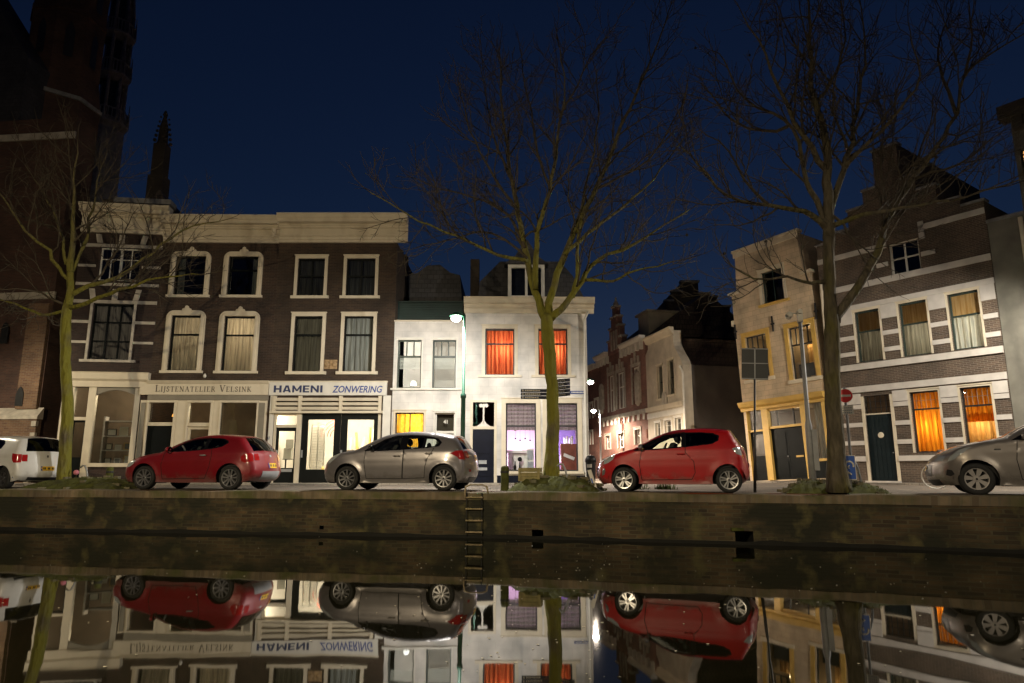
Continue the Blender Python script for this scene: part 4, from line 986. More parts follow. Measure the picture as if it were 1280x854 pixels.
Ih=House('red_brick_house','ornate red brick house with white stone trim and a small decorated gable','house',PIJ,PHI)
L=Ih.L
zc=Ih.z(800,425); zc=(Ih.z(760,447)+Ih.z(808,423))/2
for q in ((761,768,469,515),(771.5,781,465,511),(791,800,458,505)):
    R=Ih.R(*q); o=Ih.window(R,WHITE,.07,WHITE,.06,vb=[(.5,.09)],hb=[(.6,.07)],surround=(.16,.05,STONE,'flat'),pane=GL,curtain=CURT_W if q[0]>770 and q[0]<780 else None)
    if 770<q[0]<780: Ih.room(R,ROOMW,1.4,.1,.1,.1); lamp(((R[0]+R[1])/2,1,R[3]-.6),70,(.75,.82,1),.15,Ih.root)
    b=MB(); um=(R[0]+R[1])/2
    for k in (-1,0,1): b.box(um+k*.5-.09,um+k*.5+.09,-.1,-.001,R[3]+.2,R[3]+(.9 if k==0 else .6))
    b.build('keystone',STONE,o)
for q in ((757,763,545,562),(773,780,542,560),(794,801,537,556)):
    R=Ih.R(*q); Ih.window(R,WHITE,.07,WHITE,.05,vb=[.5],hb=[.6],surround=(.14,.04,STONE,'flat'),pane=GL_D)
R=Ih.R(808,813,536,548); o=Ih.window(R,WHITE,.05,WHITE,.03,curtain=CURT_Y); Ih.room(R,ROOMW,1,.1,.1,.1); lamp(((R[0]+R[1])/2,.9,R[3]-.3),60,(1,.65,.2),.1,Ih.root)
zs=(Ih.z(755,527)+Ih.z(810,516))/2
Ih.mould('string_course',STONE,[(0,zs),(-.1,zs),(-.14,zs+.25),(0,zs+.25)],0,L)
b=MB(); n=11
for k in range(n): b.box(L*(k+.4)/n-.07,L*(k+.4)/n+.07,-.1,-.001,zs-.35,zs-.003)
for k in range(n+2):
    if not .30<(k+.4)/(n+2)<.55: b.box(L*(k+.4)/(n+2)-.09,L*(k+.4)/(n+2)+.09,-.22,-.001,zc-.5,zc-.003)
b.build('bracket',WHITE,Ih.root)
u0,u1=L*.28,L*.58; um=(u0+u1)/2
b=MB(); prof=[(0,zc),(-.25,zc),(-.38,zc+.2),(-.38,zc+.3),(0,zc+.3)]; k=len(prof)
for a,c in ((0,u0-.02),(u1+.02,L)):
    b.add([(a,p[0],p[1]) for p in prof]+[(c,p[0],p[1]) for p in prof],[(i,(i+1)%k,k+(i+1)%k,k+i) for i in range(k)]+[tuple(range(k)),tuple(range(2*k-1,k-1,-1))])
b.build('cornice',WHITE,Ih.root)
zp=Ih.z(769,381)
st=[(u0,zc),(u0,zc+.9),(u0+.35,zc+.9),(u0+.35,zc+1.7),(um-.55,zc+1.7),(um-.55,zp-.9),(um-.25,zp-.9),(um-.25,zp-.2)]
gout=st+[(2*um-p[0],p[1]) for p in st[::-1]]
g=MB().prism(gout[::-1],-.08,.3).build('gable',B_I,Ih.root)
b=MB()
for p,q in zip(st[1::2],st[2::2]): b.box(p[0]-.08,q[0]+.06,-.16,.34,p[1]+.002,p[1]+.12); b.box(2*um-q[0]-.06,2*um-p[0]+.08,-.16,.34,p[1]+.002,p[1]+.12)
b.box(um-.3,um+.3,-.16,.34,zp-.2,zp-.05); b.lathe([(.12,0),(.2,.15),(.1,.3),(.04,.6)],(um,.1,zp-.05),8)
for k in (-1,0,1): b.box(um+k*.45-.08,um+k*.45+.08,-.16,-.081,zc+.2,zc+1.5)
b.build('gable_stone',STONE,g)
R=Ih.R(805,813,463,495)
for f_ in (.86,.10):
    zz=(R[2]+R[3])/2; b=MB(); b.box(L*f_-.35,L*f_+.35,-.14,-.001,zz-.9,zz+.5).ball((L*f_,-.08,zz+.55),.38,sc=(1,.4,1)).ball((L*f_,-.08,zz-.95),.3,sc=(1,.4,1)).build('wall_tablet',STONE,Ih.root)
zr=Ih.z(800,385)
MB().add([(0,.3,zc+.3),(L,.3,zc+.3),(L,4.2,zc+3.2),(0,4.2,zc+3.2),(0,8,zc+.3),(L,8,zc+.3)],[(0,1,2,3),(3,2,5,4),(0,3,4),(1,5,2)]).build('roof',TILE,Ih.root)
b=MB(); ud=L*.82; b.box(ud-.8,ud+.8,.6,3,zc+.3,zc+1.9); b.box(ud-.95,ud+.95,.45,3,zc+1.902,zc+2.05)
b.build('dormer',TAUPE,Ih.root)
Ih.wall(rect(0,L,0,zc+.01),B_I,8)

Jh=House('red_brick_house','plain red brick house far down the side street behind the second lamp','house',PJ0,PIJ)
zc=Jh.z(742,462)
for q in ((738,741,540,556),(744,748,500,520),(738,741,505,523)):
    R=Jh.R(*q); Jh.window(R,WHITE,.1,WHITE,.08,vb=[.5],hb=[.5],surround=(.12,.04,WHITE,'flat'),pane=GL_D)
Jh.mould('cornice',WHITE,[(0,zc),(-.3,zc),(-.4,zc+.3),(0,zc+.3)],0,Jh.L)
Jh.wall(rect(0,Jh.L,0,zc),B_I,8)
MB().add([(0,.2,zc+.3),(Jh.L,.2,zc+.3),(Jh.L,4,zc+2.6),(0,4,zc+2.6),(0,8,zc+.3),(Jh.L,8,zc+.3)],[(0,1,2,3),(3,2,5,4),(0,3,4),(1,5,2)]).build('roof',TILE,Jh.root)

# stepped gable rising behind the neck gable house
Sg=House('stepped_gable_house','dark brick stepped gable house behind the cream neck gable house','house',gp(826,45),gp(912,45))
z=lambda y: Sg.z(865,y)
u=lambda x: Sg.u(x,380)
stp=[(826,0),(826,390),(832,390),(832,377),(841,377),(841,365),(853,365),(853,353),(874,353),(874,368),(888,368),(888,372),(897,372),(897,384),(912,384),(912,0)]
out=[(u(x),z(y) if y else 0) for x,y in stp]
Sg.wall(out[::-1],B_G,8)
b=MB()
for (xa,ya),(xb,yb) in zip(stp[:-1],stp[1:]):
    if ya==yb: b.box(u(xa)-.08,u(xb)+.08,-.08,.4,z(ya),z(ya)+.14)
b.build('coping',STONE_D,Sg.root)
Rw=(u(861),u(866),z(385),z(372)); 

# ------------------------------------------------------------------ church on the left
PK0=gp(-330,28.5); PK1=gp(38,27.2)
K=House('church','huge dark brick church with an octagonal stair turret behind the white car','church',PK0,PK1)
L=K.L
zA=K.z(20,521); zB=K.z(30,375)
zr=K.z(0,15)
zn=K.z(30,150)
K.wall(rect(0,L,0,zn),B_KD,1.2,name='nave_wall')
b=MB(); 
b.box(0,L+.15,-.25,-.003,0,zA); 
b.build('plinth',B_K,K.root)
b=MB(); b.add([(0,-.3,zA),(L+.2,-.3,zA),(L+.2,-.003,zA+.35),(0,-.003,zA+.35),(0,-.3,zA-.12),(L+.2,-.3,zA-.12),(0,-.003,zA-.12),(L+.2,-.003,zA-.12)],[(0,1,2,3),(0,4,5,1),(0,3,6,4),(1,5,7,2),(4,6,7,5)]); b.box(0,L+.08,-.1,-.003,zB,zB+.3); b.box(0,L+.05,-.08,-.003,zn-1.0,zn-.7)
for k in range(7): b.box(L+.0,L+.2,-.33,-.2,zA-.4-k*.45,zA-.2-k*.45)
b.build('string_course',STONE,K.root)
b=MB()
for u_ in (L-.5,L-3.0,L-5.6): b.box(u_-.45,u_+.45,-.14,-.0035,zA+.3,zB-.2)
b.build('buttress',B_K,K.root)
# lancet niches
for x,y0,y1 in ((27,508,484),(8,430,404)):
    p=K.loc(x,y0); q=K.loc(x,y1); w=.16
    pts=[(p.x-w,p.z),(p.x+w,p.z),(p.x+w,q.z-.3),(p.x+w*.6,q.z-.1),(p.x,q.z),(p.x-w*.6,q.z-.1),(p.x-w,q.z-.3)]
    MB().prism(pts,-.18,-.14).build('lancet_window',IRON,K.root)
# gable roof behind
zg=K.loc(2,16,1.3).z; ug=K.u(2,16,1.3); ue_=K.u(36,72,1.3); ze_=K.loc(36,72,1.3).z; sl=(zg-ze_)/(ug-ue_)
MB().prism([(L-9,zn-.4),(ue_,zn-.4),(ue_,ze_),(L-9,ze_+sl*(L-9-ue_))],1.25,3).build('roof',SLATE,K.root)
# stair turret
def octo(h,name,mat,cx,cy,prof,parent,n=8,rot=pi/8):
    b=MB(); vs=[];fs=[]
    for (r,z) in prof:
        for k in range(n): vs.append((cx+r*cos(2*pi*k/n+rot),cy+r*sin(2*pi*k/n+rot),z))
    for i in range(len(prof)-1):
        for k in range(n): k2=(k+1)%n; fs.append((i*n+k,i*n+k2,(i+1)*n+k2,(i+1)*n+k))
    fs.append(tuple(range(n))); b2=(len(prof)-1)*n; fs.append(tuple(range(b2,b2+n)))
    b.add(vs,fs); return b.build(name,mat,parent)
yt=4.2
a=K.loc(35,140,yt); c=K.loc(109,140,yt); cx=(a.x+c.x)/2; r=(c.x-a.x)/2/cos(pi/8)*.96
z1=K.loc(70,135,yt).z; z2=K.loc(70,95,yt).z; z3=K.loc(70,36,yt).z
T=octo(K,'stair_turret',B_KD,cx,yt,[(r*1.12,0),(r*1.12,z1),(r,z2-.3),(r,z3),(r*1.04,z3+.05),(r*1.04,z3+.3),(r,z3+.35),(r,z3+5)],K.root)
octo(K,'turret_band',STONE_D,cx,yt,[(r*1.18,z1-.15),(r*1.18,z1+.05),(r*1.1,z1+.1)],T)
b=MB()
for k in range(8):
    an=2*pi*k/8; ax=cx+cos(an)*r*.93; ay=yt+sin(an)*r*.93
    for zlo,zhi in ((z2+.3,z3-.5),(z3+.7,z3+4)):
        w=.2; tx,ty=-sin(an),cos(an); nx,ny=cos(an)*.02,sin(an)*.02
        pts=[(-w,zlo),(w,zlo),(w,zhi-.5),(0,zhi),(-w,zhi-.5)]
        b.add([(ax+tx*p[0]+nx,ay+ty*p[0]+ny,p[1]) for p in pts],[(0,1,2,3,4)])
b.build('lancet_window',IRON,T)

# open work stone tower behind the turret
cx_,cy_=at(137,120,44).x,44
OT=empty('church_tower',(cx_,cy_,0),0,'pale grey openwork stone tower with balustrades, behind the brick turret','tower')
zz=lambda y: at(137,y,44).z
r=1.05
octo(None,'shaft',STONE_D,0,0,[(1.15,0),(1.15,zz(165)),(1.0,zz(164)),(1.0,zz(150))],OT)
octo(None,'core',IRON,0,0,[(.62,zz(160)),(.62,zz(-20))],OT)
for k in range(8):
    an=2*pi*k/8+pi/8
    MB().tube([(cos(an)*.95,sin(an)*.95,zz(150)),(cos(an)*.95,sin(an)*.95,zz(20)),(cos(an)*.4,sin(an)*.4,zz(-60))],.11,6).build('pier',STONE_D,OT)
for y in (158,98,48):
    z_=zz(y); rr_=1.25 if y>120 else 1.1
    o=octo(None,'gallery',STONE_D,0,0,[(rr_*.8,z_-.45),(rr_*1.1,z_-.05),(rr_*1.1,z_+.12),(.6,z_+.14)],OT)
    b=MB()
    for k in range(8):
        a0=2*pi*k/8+pi/8; a1=a0+2*pi/8; A0=(cos(a0)*rr_*1.05,sin(a0)*rr_*1.05); A1=(cos(a1)*rr_*1.05,sin(a1)*rr_*1.05)
        b.tube([(A0[0],A0[1],z_+.95),(A1[0],A1[1],z_+.95)],.06,5)
        for t in (0,.25,.5,.75): x,y_=A0[0]+(A1[0]-A0[0])*t,A0[1]+(A1[1]-A0[1])*t; b.tube([(x,y_,z_+.1),(x,y_,z_+.95)],.05,4)
        b.tube([(A0[0],A0[1],z_+.1),(A0[0],A0[1],z_+1.8)],[.09,.02],5)
    b.build('balustrade',STONE_D,o)
# pinnacle behind the roofs
px_,py_=at(197,240,36).x,36
PN=empty('church_pinnacle',(px_,py_,0),0,'slender black stone pinnacle with crockets rising behind the brick houses','pinnacle')
zz=lambda y: at(197,y,36).z
MB().box(-.42,.42,-.42,.42,0,zz(222)).box(-.33,.33,-.33,.33,zz(222),zz(182)).build('shaft',B_G,PN)
b=MB().lathe([(.36,zz(182)),(.28,zz(178)),(.24,zz(160)),(.08,zz(146)),(.14,zz(144)),(.05,zz(139))],n=8)
for k,y in enumerate((178,172,166,160,154,148)):
    rr_=.42-.04*k
    for q in range(4): b.ball((cos(q*pi/2+.78)*rr_,sin(q*pi/2+.78)*rr_,zz(y)),.11-.01*k,n=6,k=4)
b.build('spire',B_G,PN)
# ------------------------------------------------------------------ ground, quay and water
def Yq(X):
    a=16.5-.17*X; b=16.5-.27*X
    if X<=-3: return a
    if X>=3: return b-.17*max(0,X-7.5)
    t=(X+3)/6; return 16.5-(.17*X*(1-t)+.27*X*t)
def Sq(X):
    return (Yq(X+.01)-Yq(X-.01))/.02
XS=[-60,-40,-30,-20,-14,-8,-5,-3,-2,-1,0,1,2,3,5,7.5,8,10,12,15,18,24,30]
b=MB()
vs=[(x,Yq(x)+.34,0) for x in XS]+[(x,90,0) for x in XS]; n=len(XS)
b.add(vs,[(i,i+1,n+i+1,n+i) for i in range(n-1)])
tag(b.build('street',PAVE,fixn=False),kind='structure')
def strip(name,pts,w,z,mat,kerb=.09):
    """raised pavement along a line of plan points, w towards the viewer side (right-hand normal)"""
    b=MB(); P=[Vector(p) for p in pts]; off=[]
    for i,p in enumerate(P):
        d=(P[min(i+1,len(P)-1)]-P[max(i-1,0)]).normalized(); off.append(p+Vector((d.y,-d.x))*w)
    k=len(P)
    b.add([(p.x,p.y,z) for p in off]+[(p.x,p.y,z) for p in P]+[(p.x,p.y,0) for p in off],[(i,i+1,k+i+1,k+i) for i in range(k-1)]+[(2*k+i,2*k+i+1,i+1,i) for i in range(k-1)])
    return tag(b.build(name,mat,fixn=False),kind='structure')
strip('pavement',[PA0-Vector((14,-.4)),PA0,PAB,PCD,PD3+Vector((.3,0))],1.5,.06,SLAB)
strip('pavement',[PE0-dirr*.5,PG2],1.3,.06,SLAB)
# quay wall with its drain openings
ZT=-.02
def quay_hole(px,py,w,h):
    d=ray(px,py); 
    Y=16.5
    for _ in range(8): X=d.x/d.y*Y; Y=Yq(X)
    return X-w/2,X+w/2,CZ+d.z/d.y*Y-h/2
DH=[]
for px,py,w,h in ((930.5,673,.36,.30),(672,668,.26,.20),(402,659.5,.11,.09)):
    x0,x1,z0=quay_hole(px,py,w,h); DH.append((x0,x1,z0,z0+h))
QW=empty('quay_wall',(0,16.5,0),0,'long mossy dark brick quay wall rising from the canal','quay wall')
b=MB()
outer=[(x,-1.8) for x in XS]+[(x,ZT-.10) for x in XS[::-1]]
vs,tr=region(outer,[rect(*h) for h in DH],[(x,-1) for x in XS[1:-1]])
b.add([(p[0],Yq(p[0])-16.5,p[1]) for p in vs],tr)
b.build('wall_face',B_Q,QW)
b=MB()
for h in DH:
    x0,x1,z0,z1=h; a=Yq(x0)-16.5; c=Yq(x1)-16.5; q=[(x0,a,z0),(x1,c,z0),(x1,c,z1),(x0,a,z1)]; r_=[(p[0]+.1,p[1]+.8,p[2]) for p in q]
    b.add(q+r_,[(0,1,5,4),(1,2,6,5),(2,3,7,6),(3,0,4,7),(4,5,6,7)])
b.build('drain_opening',IRON,QW)
b=MB(); h=DH[0]; b.box(h[0]-.08,h[1]+.08,Yq(h[0])-16.5-.05,Yq(h[0])-16.5+.1,h[3]+.002,h[3]+.07); b.build('drain_lintel',MOSS,QW)
rr=random.Random(5)
b=MB(); x=-45.0; top=[]
while x<28: top.append(x); x+=.35
k=len(top); vs=[]
for x in top:
    y=Yq(x)-16.5; j=rr.uniform(-.012,.012); zt_=ZT+.02+.012*sin(x*.9)+.01*sin(x*2.7)+rr.uniform(-.008,.008)
    vs+=[(x,y-.025+j,ZT-.17),(x,y-.03+j,zt_-.02),(x,y+j,zt_),(x,y+.36,zt_+.004),(x,y+.36,ZT-.17)]
fs=[]
for i in range(k-1):
    for q in range(5): q2=(q+1)%5; fs.append((i*5+q,i*5+q2,(i+1)*5+q2,(i+1)*5+q))
b.add(vs,fs); b.build('coping',B_COP,QW)
ALG=paint('algae',(.009,.009,.006),.9,.4,3)
b=MB(); vs=[]
X2=[-45+.5*i for i in range(146)]
for x in X2:
    y=Yq(x)-16.5; t=-.985+.008*sin(x*1.3)+.012*sin(x*7.1)+rr.uniform(-.012,.012); vs+=[(x,y-.001,t),(x,y-.012,t-.01),(x,y-.012,-1.8)]
b.add(vs,[(i*3+q,(i+1)*3+q,(i+1)*3+q+1,i*3+q+1) for i in range(len(X2)-1) for q in (0,1)]); b.build('waterline_growth',ALG,QW)
# water
m,nt,bs=nodes('canal_water')
bs.inputs['Base Color'].default_value=(.010,.0095,.004,1); bs.inputs['Roughness'].default_value=.025; bs.inputs['IOR'].default_value=1.75
tc=N(nt,'ShaderNodeTexCoord'); mp=N(nt,'ShaderNodeMapping'); mp.inputs['Scale'].default_value=(1,.6,1); nt.links.new(tc.outputs['Object'],mp.inputs[0])
n1=N(nt,'ShaderNodeTexNoise'); n1.inputs['Scale'].default_value=1.1; n1.inputs['Detail'].default_value=2; nt.links.new(mp.outputs[0],n1.inputs[0])
bp=N(nt,'ShaderNodeBump'); bp.inputs['Strength'].default_value=.10; bp.inputs['Distance'].default_value=.02
nt.links.new(n1.outputs['Fac'],bp.inputs['Height']); nt.links.new(bp.outputs[0],bs.inputs['Normal'])
b=MB(); b.quad((-70,1.0,WATER_Z),(70,1.0,WATER_Z),(70,40,WATER_Z),(-70,40,WATER_Z)); tag(b.build('water',m,fixn=False),kind='structure')
b=MB(); b.box(-70,70,-30,.9,-2,-.03); tag(b.build('pavement',PAVE),kind='structure')
# floating litter, plus pale flecks standing in for lamp glitter
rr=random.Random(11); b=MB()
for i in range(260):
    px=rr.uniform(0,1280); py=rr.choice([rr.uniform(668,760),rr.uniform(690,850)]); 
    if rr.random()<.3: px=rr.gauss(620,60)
    if rr.random()<.2: px=rr.gauss(745,14)  # column of flecks drawn as the lamps' glitter
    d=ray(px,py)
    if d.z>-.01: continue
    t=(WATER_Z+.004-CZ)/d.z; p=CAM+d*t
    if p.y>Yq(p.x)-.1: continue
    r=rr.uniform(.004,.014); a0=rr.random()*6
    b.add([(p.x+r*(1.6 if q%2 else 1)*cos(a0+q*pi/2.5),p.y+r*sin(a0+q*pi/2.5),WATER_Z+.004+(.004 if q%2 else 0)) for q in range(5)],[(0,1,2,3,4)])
tag(b.build('litter_and_glints',plain('litter_glint_pale',(.5,.47,.38),.5),fixn=False),'tiny pale leaves on the dark canal, with flecks standing for lamp glitter','floating debris',kind='stuff')

# ladder
def on_quay(px,off=0.0,dz=0):
    d=ray(px,612); Y=16.5
    for _ in range(8): X=d.x/d.y*Y; Y=Yq(X)+off
    return Vector((X,Y,0)),atan2(Sq(X),1)
P,a=on_quay(594)
t=empty('quay_ladder',(P.x,P.y,0),a,'rusty iron ladder with a looped hand grip set into the quay wall','ladder')
RUST=paint('rust_pale',(.42,.33,.2),.7,.4,9,dirt=(.3,.28,.06))
w=.185
MB().tube([(-w,-.08,-1.0),(-w,-.08,-.02)],.012,6).tube([(w,-.08,-1.0),(w,-.08,-.02)],.012,6).build('side_rail',IRON,t)
for i in range(4): MB().tube([(-w-.02,-.09,-.13-i*.265),(w+.02,-.09,-.13-i*.265)],.02,6).build('rung',RUST,t)
MB().tube([(-w-.04,-.08,-.14),(-w-.05,-.07,.0),(-w-.04,-.02,.12),(-w+.06,.04,.165),(w,.04,.165),(w+.10,0,.12),(w+.13,-.0,-.02)],.022,8).build('grip_loop',RUST,t,True)

# ------------------------------------------------------------------ mounds, bollards and small things on the quay
STONE_M=paint('stone_mossy',(.2,.18,.11),.9,.4,6,dirt=(.1,.11,.03))
def mound(name,label,px0,px1,off,h,seed,deep=1.7):
    p0,_=on_quay(px0,off); p1,_=on_quay(px1,off); c=(p0+p1)/2; a=atan2(p1.y-p0.y,p1.x-p0.x); L=(p1-p0).length
    rr=random.Random(seed); b=MB(); nx,ny=26,12; vs=[]
    for j in range(ny+1):
        for i in range(nx+1):
            x=-L/2+L*i/nx; y=deep*j/ny
            ex=min(1,min(x+L/2,L/2-x)/(L*.20)); ey=min(1,y/.45,(deep-y)/.45)
            z=h*max(0,min(ex,ey))**.8; z+=rr.uniform(-.018,.022)*(z>0.01)+.03*sin(x*3+seed)*min(ex,ey)
            vs.append((x,y,max(z,0)+.003))
    b.add(vs,[(j*(nx+1)+i,j*(nx+1)+i+1,(j+1)*(nx+1)+i+1,(j+1)*(nx+1)+i) for j in range(ny) for i in range(nx)])
    for k in range(260):   # grass blades and moss tufts growing out of it
        p=vs[rr.randrange(len(vs))]
        if p[2]<.02 and rr.random()<.6: continue
        x=p[0]+rr.uniform(-.05,.05); y=p[1]+rr.uniform(-.05,.05); hh=rr.uniform(.02,.07); dx=rr.uniform(-.05,.05); dy=rr.uniform(-.05,.05); w=rr.uniform(.006,.014)
        b.add([(x-w,y,p[2]-.01),(x+w,y,p[2]-.01),(x+dx,y+dy,p[2]+hh)],[(0,1,2)])
    for k in range(26):    # loose clinkers and stones lying half sunk in it
        p=vs[rr.randrange(len(vs))]; a0=rr.random()*3; l_=rr.uniform(.06,.12); w=rr.uniform(.04,.07); hh=rr.uniform(.03,.06); c_,s_=cos(a0),sin(a0)
        q=[(p[0]+c_*u-s_*v,p[1]+s_*u+c_*v) for u,v in ((-l_,-w),(l_,-w),(l_,w),(-l_,w))]
        b.add([(x,y,p[2]-.03) for x,y in q]+[(x*1.0,y,p[2]+hh) for x,y in q],[(4,5,6,7),(0,1,5,4),(1,2,6,5),(2,3,7,6),(3,0,4,7)],1)
    o=b.build(name,[MOSS,STONE_M],fixn=False); o.location=(c.x,c.y,0); o.rotation_euler=(0,0,a)
    return tag(o,label,'tree mound','mossy mounds round the tree feet')
mound('tree_mound','low mossy mound of earth under the left tree, behind the white car',20,140,.38,.27,1)
mound('tree_mound','ragged mossy mound with loose stones under the middle tree',632,748,.36,.32,2)
mound('tree_mound','flat topped mossy mound under the right tree beside the blue sign',982,1116,.38,.24,3)
def bollard(px,ytop,off,r,label):
    P,a=on_quay(px,off); z=at(px,ytop,P.y).z
    t=empty('bollard',P,a,label,'bollard','mossy bollards along the quay')
    MB().lathe([(r*1.1,0),(r,.05),(r*.98,z-.05),(r*.8,z),(.02,z+.01)],n=12).build('post',MOSS,t,True)
    MB().lathe([(r*1.03,z*.72),(r*1.06,z*.74),(r*1.06,z*.8),(r*1.03,z*.82)],n=12).build('band',IRON,t)
bollard(135,584,1.7,.10,'mossy wooden bollard between the left tree and the dark red car')
bollard(631,583,.9,.105,'mossy bollard between the iron ladder and the yellowed wooden box')
def hoop(px0,px1,ytop,off,label):
    P,a=on_quay((px0+px1)/2,off); c0,_=on_quay(px0,off); c1,_=on_quay(px1,off); w=(c1-c0).length/2; h=at(px0,ytop,P.y).z-.05
    o=MB().tube([(-w,0,h*.9),(-w*.5,0,h),(0,0,h*.98),(w*.45,0,h*.75),(w*.8,0,h*.4),(w,0,0)],.024,8).build('metal_hoop',STEEL,smooth=True)
    MBo=o; o.location=(P.x,P.y,.05); o.rotation_euler=(0,0,a); tag(o,label,'hoop','bent metal hoops guarding the trees')
hoop(97,109,582,1.3,'bent metal hoop beside the left tree')
hoop(697,711,580,.9,'bent metal hoop on the mound beside the middle tree')
hoop(1066,1078,577,1.0,'bent metal hoop behind the blue sign at the right tree')
P,a=on_quay(663,.9); z1=at(663,584.5,P.y).z
t=empty('wooden_box',(P.x,P.y,.24),a,'low yellowed wooden box standing against the middle tree','box')
wood=paint('wood_yellowed',(.38,.32,.14),.8,.35,6,dirt=(.2,.2,.06))
b=MB()
for i in range(3): b.box(-.27,.27,-.15,.15,i*(z1-.24)/3,(i+.93)*(z1-.24)/3)
b.build('boards',wood,t)
b=MB()
for x in (-.24,.24): b.box(x-.03,x+.03,-.17,-.151,0,z1-.26)
b.build('batten',wood,t)
P,a=on_quay(93,1.5)
t=empty('flower_pot',(P.x,P.y,.18),a,'small pot with a pink flower at the foot of the left tree','flower pot')
MB().lathe([(.06,0),(.09,.13)],n=10).build('pot',IRON,t); MB().tube([(0,0,.1),(.02,0,.24)],.008,5).build('stem',MOSS,t); MB().ball((.02,-.03,.27),.075,n=8,k=5).build('flower',plain('petal_pink',(.6,.2,.25),.8),t)
# weeds under the red car
b=MB(); rr=random.Random(9)
for i in range(160):
    X=rr.choice([rr.gauss(3.35,.15),rr.gauss(4.15,.12)]); Y=Yq(X)+rr.uniform(3.4,3.9); h=rr.uniform(.06,.26); dx=rr.uniform(-.1,.1); a0=rr.random()*3
    b.add([(X+.02*cos(a0),Y+.02*sin(a0),0),(X-.02*cos(a0),Y-.02*sin(a0),0),(X+dx*.6-.015,Y,h*.7),(X+dx,Y+.03,h)],[(0,1,2),(0,2,3)])
tag(b.build('weeds',paint('weed_green',(.09,.13,.02),.8),fixn=False),'green weeds growing on the street behind the bright red car','weeds',kind='stuff')

# ------------------------------------------------------------------ trees
def smooth_path(pts,step):
    """Catmull-Rom resample"""
    P=[Vector(p) for p in pts]; out=[]
    for i in range(len(P)-1):
        p0=P[max(i-1,0)]; p1=P[i]; p2=P[i+1]; p3=P[min(i+2,len(P)-1)]
        n=max(2,int((p2-p1).length/step))
        for k in range(n):
            t=k/n; out.append(.5*((2*p1)+(p2-p0)*t+(2*p0-5*p1+4*p2-p3)*t*t+(3*p1-p0-3*p2+p3)*t**3))
    out.append(P[-1]); return out
def tree(name,label,base,Y0,trunk,limbs,seed,balls=0,dens=1.0,thick=.68,barkm=None):
    rr=random.Random(seed)
    B=at(base[0],base[1],Y0); B.z=0
    root=empty(name,B,0,label,'tree','bare plane trees along the quay')
    tm=MB(); cm=MB(); tips=[]
    def W(px,py,Y): return at(px,py,Y)-B
    def rad(rp,Y): return rp*Y/F*thick
    pts=[W(p[0],p[1],Y0) for p in trunk]; pts[0].z=0.05
    P=smooth_path(pts,.25); rs=[]
    tot=len(P)-1
    for i,p in enumerate(P):
        f=i/tot*(len(trunk)-1); k=min(int(f),len(trunk)-2); r=trunk[k][2]+(trunk[k+1][2]-trunk[k][2])*(f-k)
        rs.append(rad(r,Y0)*(1+rr.uniform(-.05,.05)))
    P=[p+Vector((rr.gauss(0,.008),rr.gauss(0,.008),0)) for p in P]
    tm.tube(P,rs,12)
    def wander(p,d,L,n,up,wob):
        pts=[p.copy()]; d=d.normalized(); s=L/n
        for i in range(n):
            d=(d+Vector((rr.gauss(0,wob),rr.gauss(0,wob),rr.gauss(0,wob)+up))).normalized()
            p=p+d*s; pts.append(p.copy())
        return pts
    def branch(P,r0,r1,lev):
        """tube plus offspring"""
        n=len(P)-1
        rs=[r0+(r1-r0)*(i/n)**.8 for i in range(n+1)]
        (tm if lev==0 and r0>.05 else cm).tube(P,rs,[8,5,4,3][lev],cap=lev<2)
        if lev==3: tips.append(P[-1]); return
        L=sum((P[i+1]-P[i]).length for i in range(n))
        sp=[.36,.30,.22][lev]/dens; x=[.22*L,.18*L,.15*L][lev]
        acc=0
        seg=0
        while x<L*.97:
            # locate
            a=0; j=0
            while j<n-1 and a+(P[j+1]-P[j]).length<x: a+=(P[j+1]-P[j]).length; j+=1
            t=(x-a)/max((P[j+1]-P[j]).length,1e-6); q=P[j].lerp(P[j+1],min(t,1)); d=(P[j+1]-P[j]).normalized()
            ax=d.orthogonal().normalized(); ax.rotate(Matrix.Rotation(rr.random()*2*pi,3,d))
            ang=radians(rr.uniform(28,62)); nd=(d*cos(ang)+ax*sin(ang)); nd.z+=.18; nd.y*=.9
            u=x/L
            if lev==0: ln=rr.uniform(.9,2.5)*(1.1-.45*u); k=7
            elif lev==1: ln=rr.uniform(.45,1.15)*(1.1-.4*u); k=5
            else: ln=rr.uniform(.18,.5); k=3
            rb=min(rs[j]*.55,[.034,.014,.007][lev])
            branch(wander(q,nd,ln,k,.05,.16),max(rb,.0065),[.009,.006,.0045][lev],lev+1)
            x+=sp*rr.uniform(.6,1.5)
        if lev<2:
            e=(P[-1]-P[-2]); branch(wander(P[-1],e,rr.uniform(.5,1.1) if lev==0 else .4,4,.04,.15),max(r1,.007),.0045,min(lev+2,3))
    for li in limbs:
        pts_,r0,r1,dy=li
        k=len(pts_)-1
        pts=[W(p[0],p[1],Y0+dy[0]+(dy[1]-dy[0])*(i/k)) for i,p in enumerate(pts_)]
        P=smooth_path(pts,.3)
        P=[p+Vector((rr.gauss(0,.018),rr.gauss(0,.03),rr.gauss(0,.018))) if 0<i<len(P)-1 else p for i,p in enumerate(P)]
        branch(P,rad(r0,Y0)*1.2,max(rad(r1,Y0),.013),0)
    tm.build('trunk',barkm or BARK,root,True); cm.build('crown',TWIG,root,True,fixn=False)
    if balls:
        sm=None
        for p in rr.sample(tips,balls):
            if sm is None:
                o=MB().tube([(0,0,0),(.01,0,-.12)],.003,3).ball((.01,0,-.15),.034,n=7,k=5).build('seed_ball',SEED,root,True); sm=o.data
            else: o=bpy.data.objects.new('seed_ball',sm); COL.objects.link(o); o.parent=root
            o.location=p
    return root
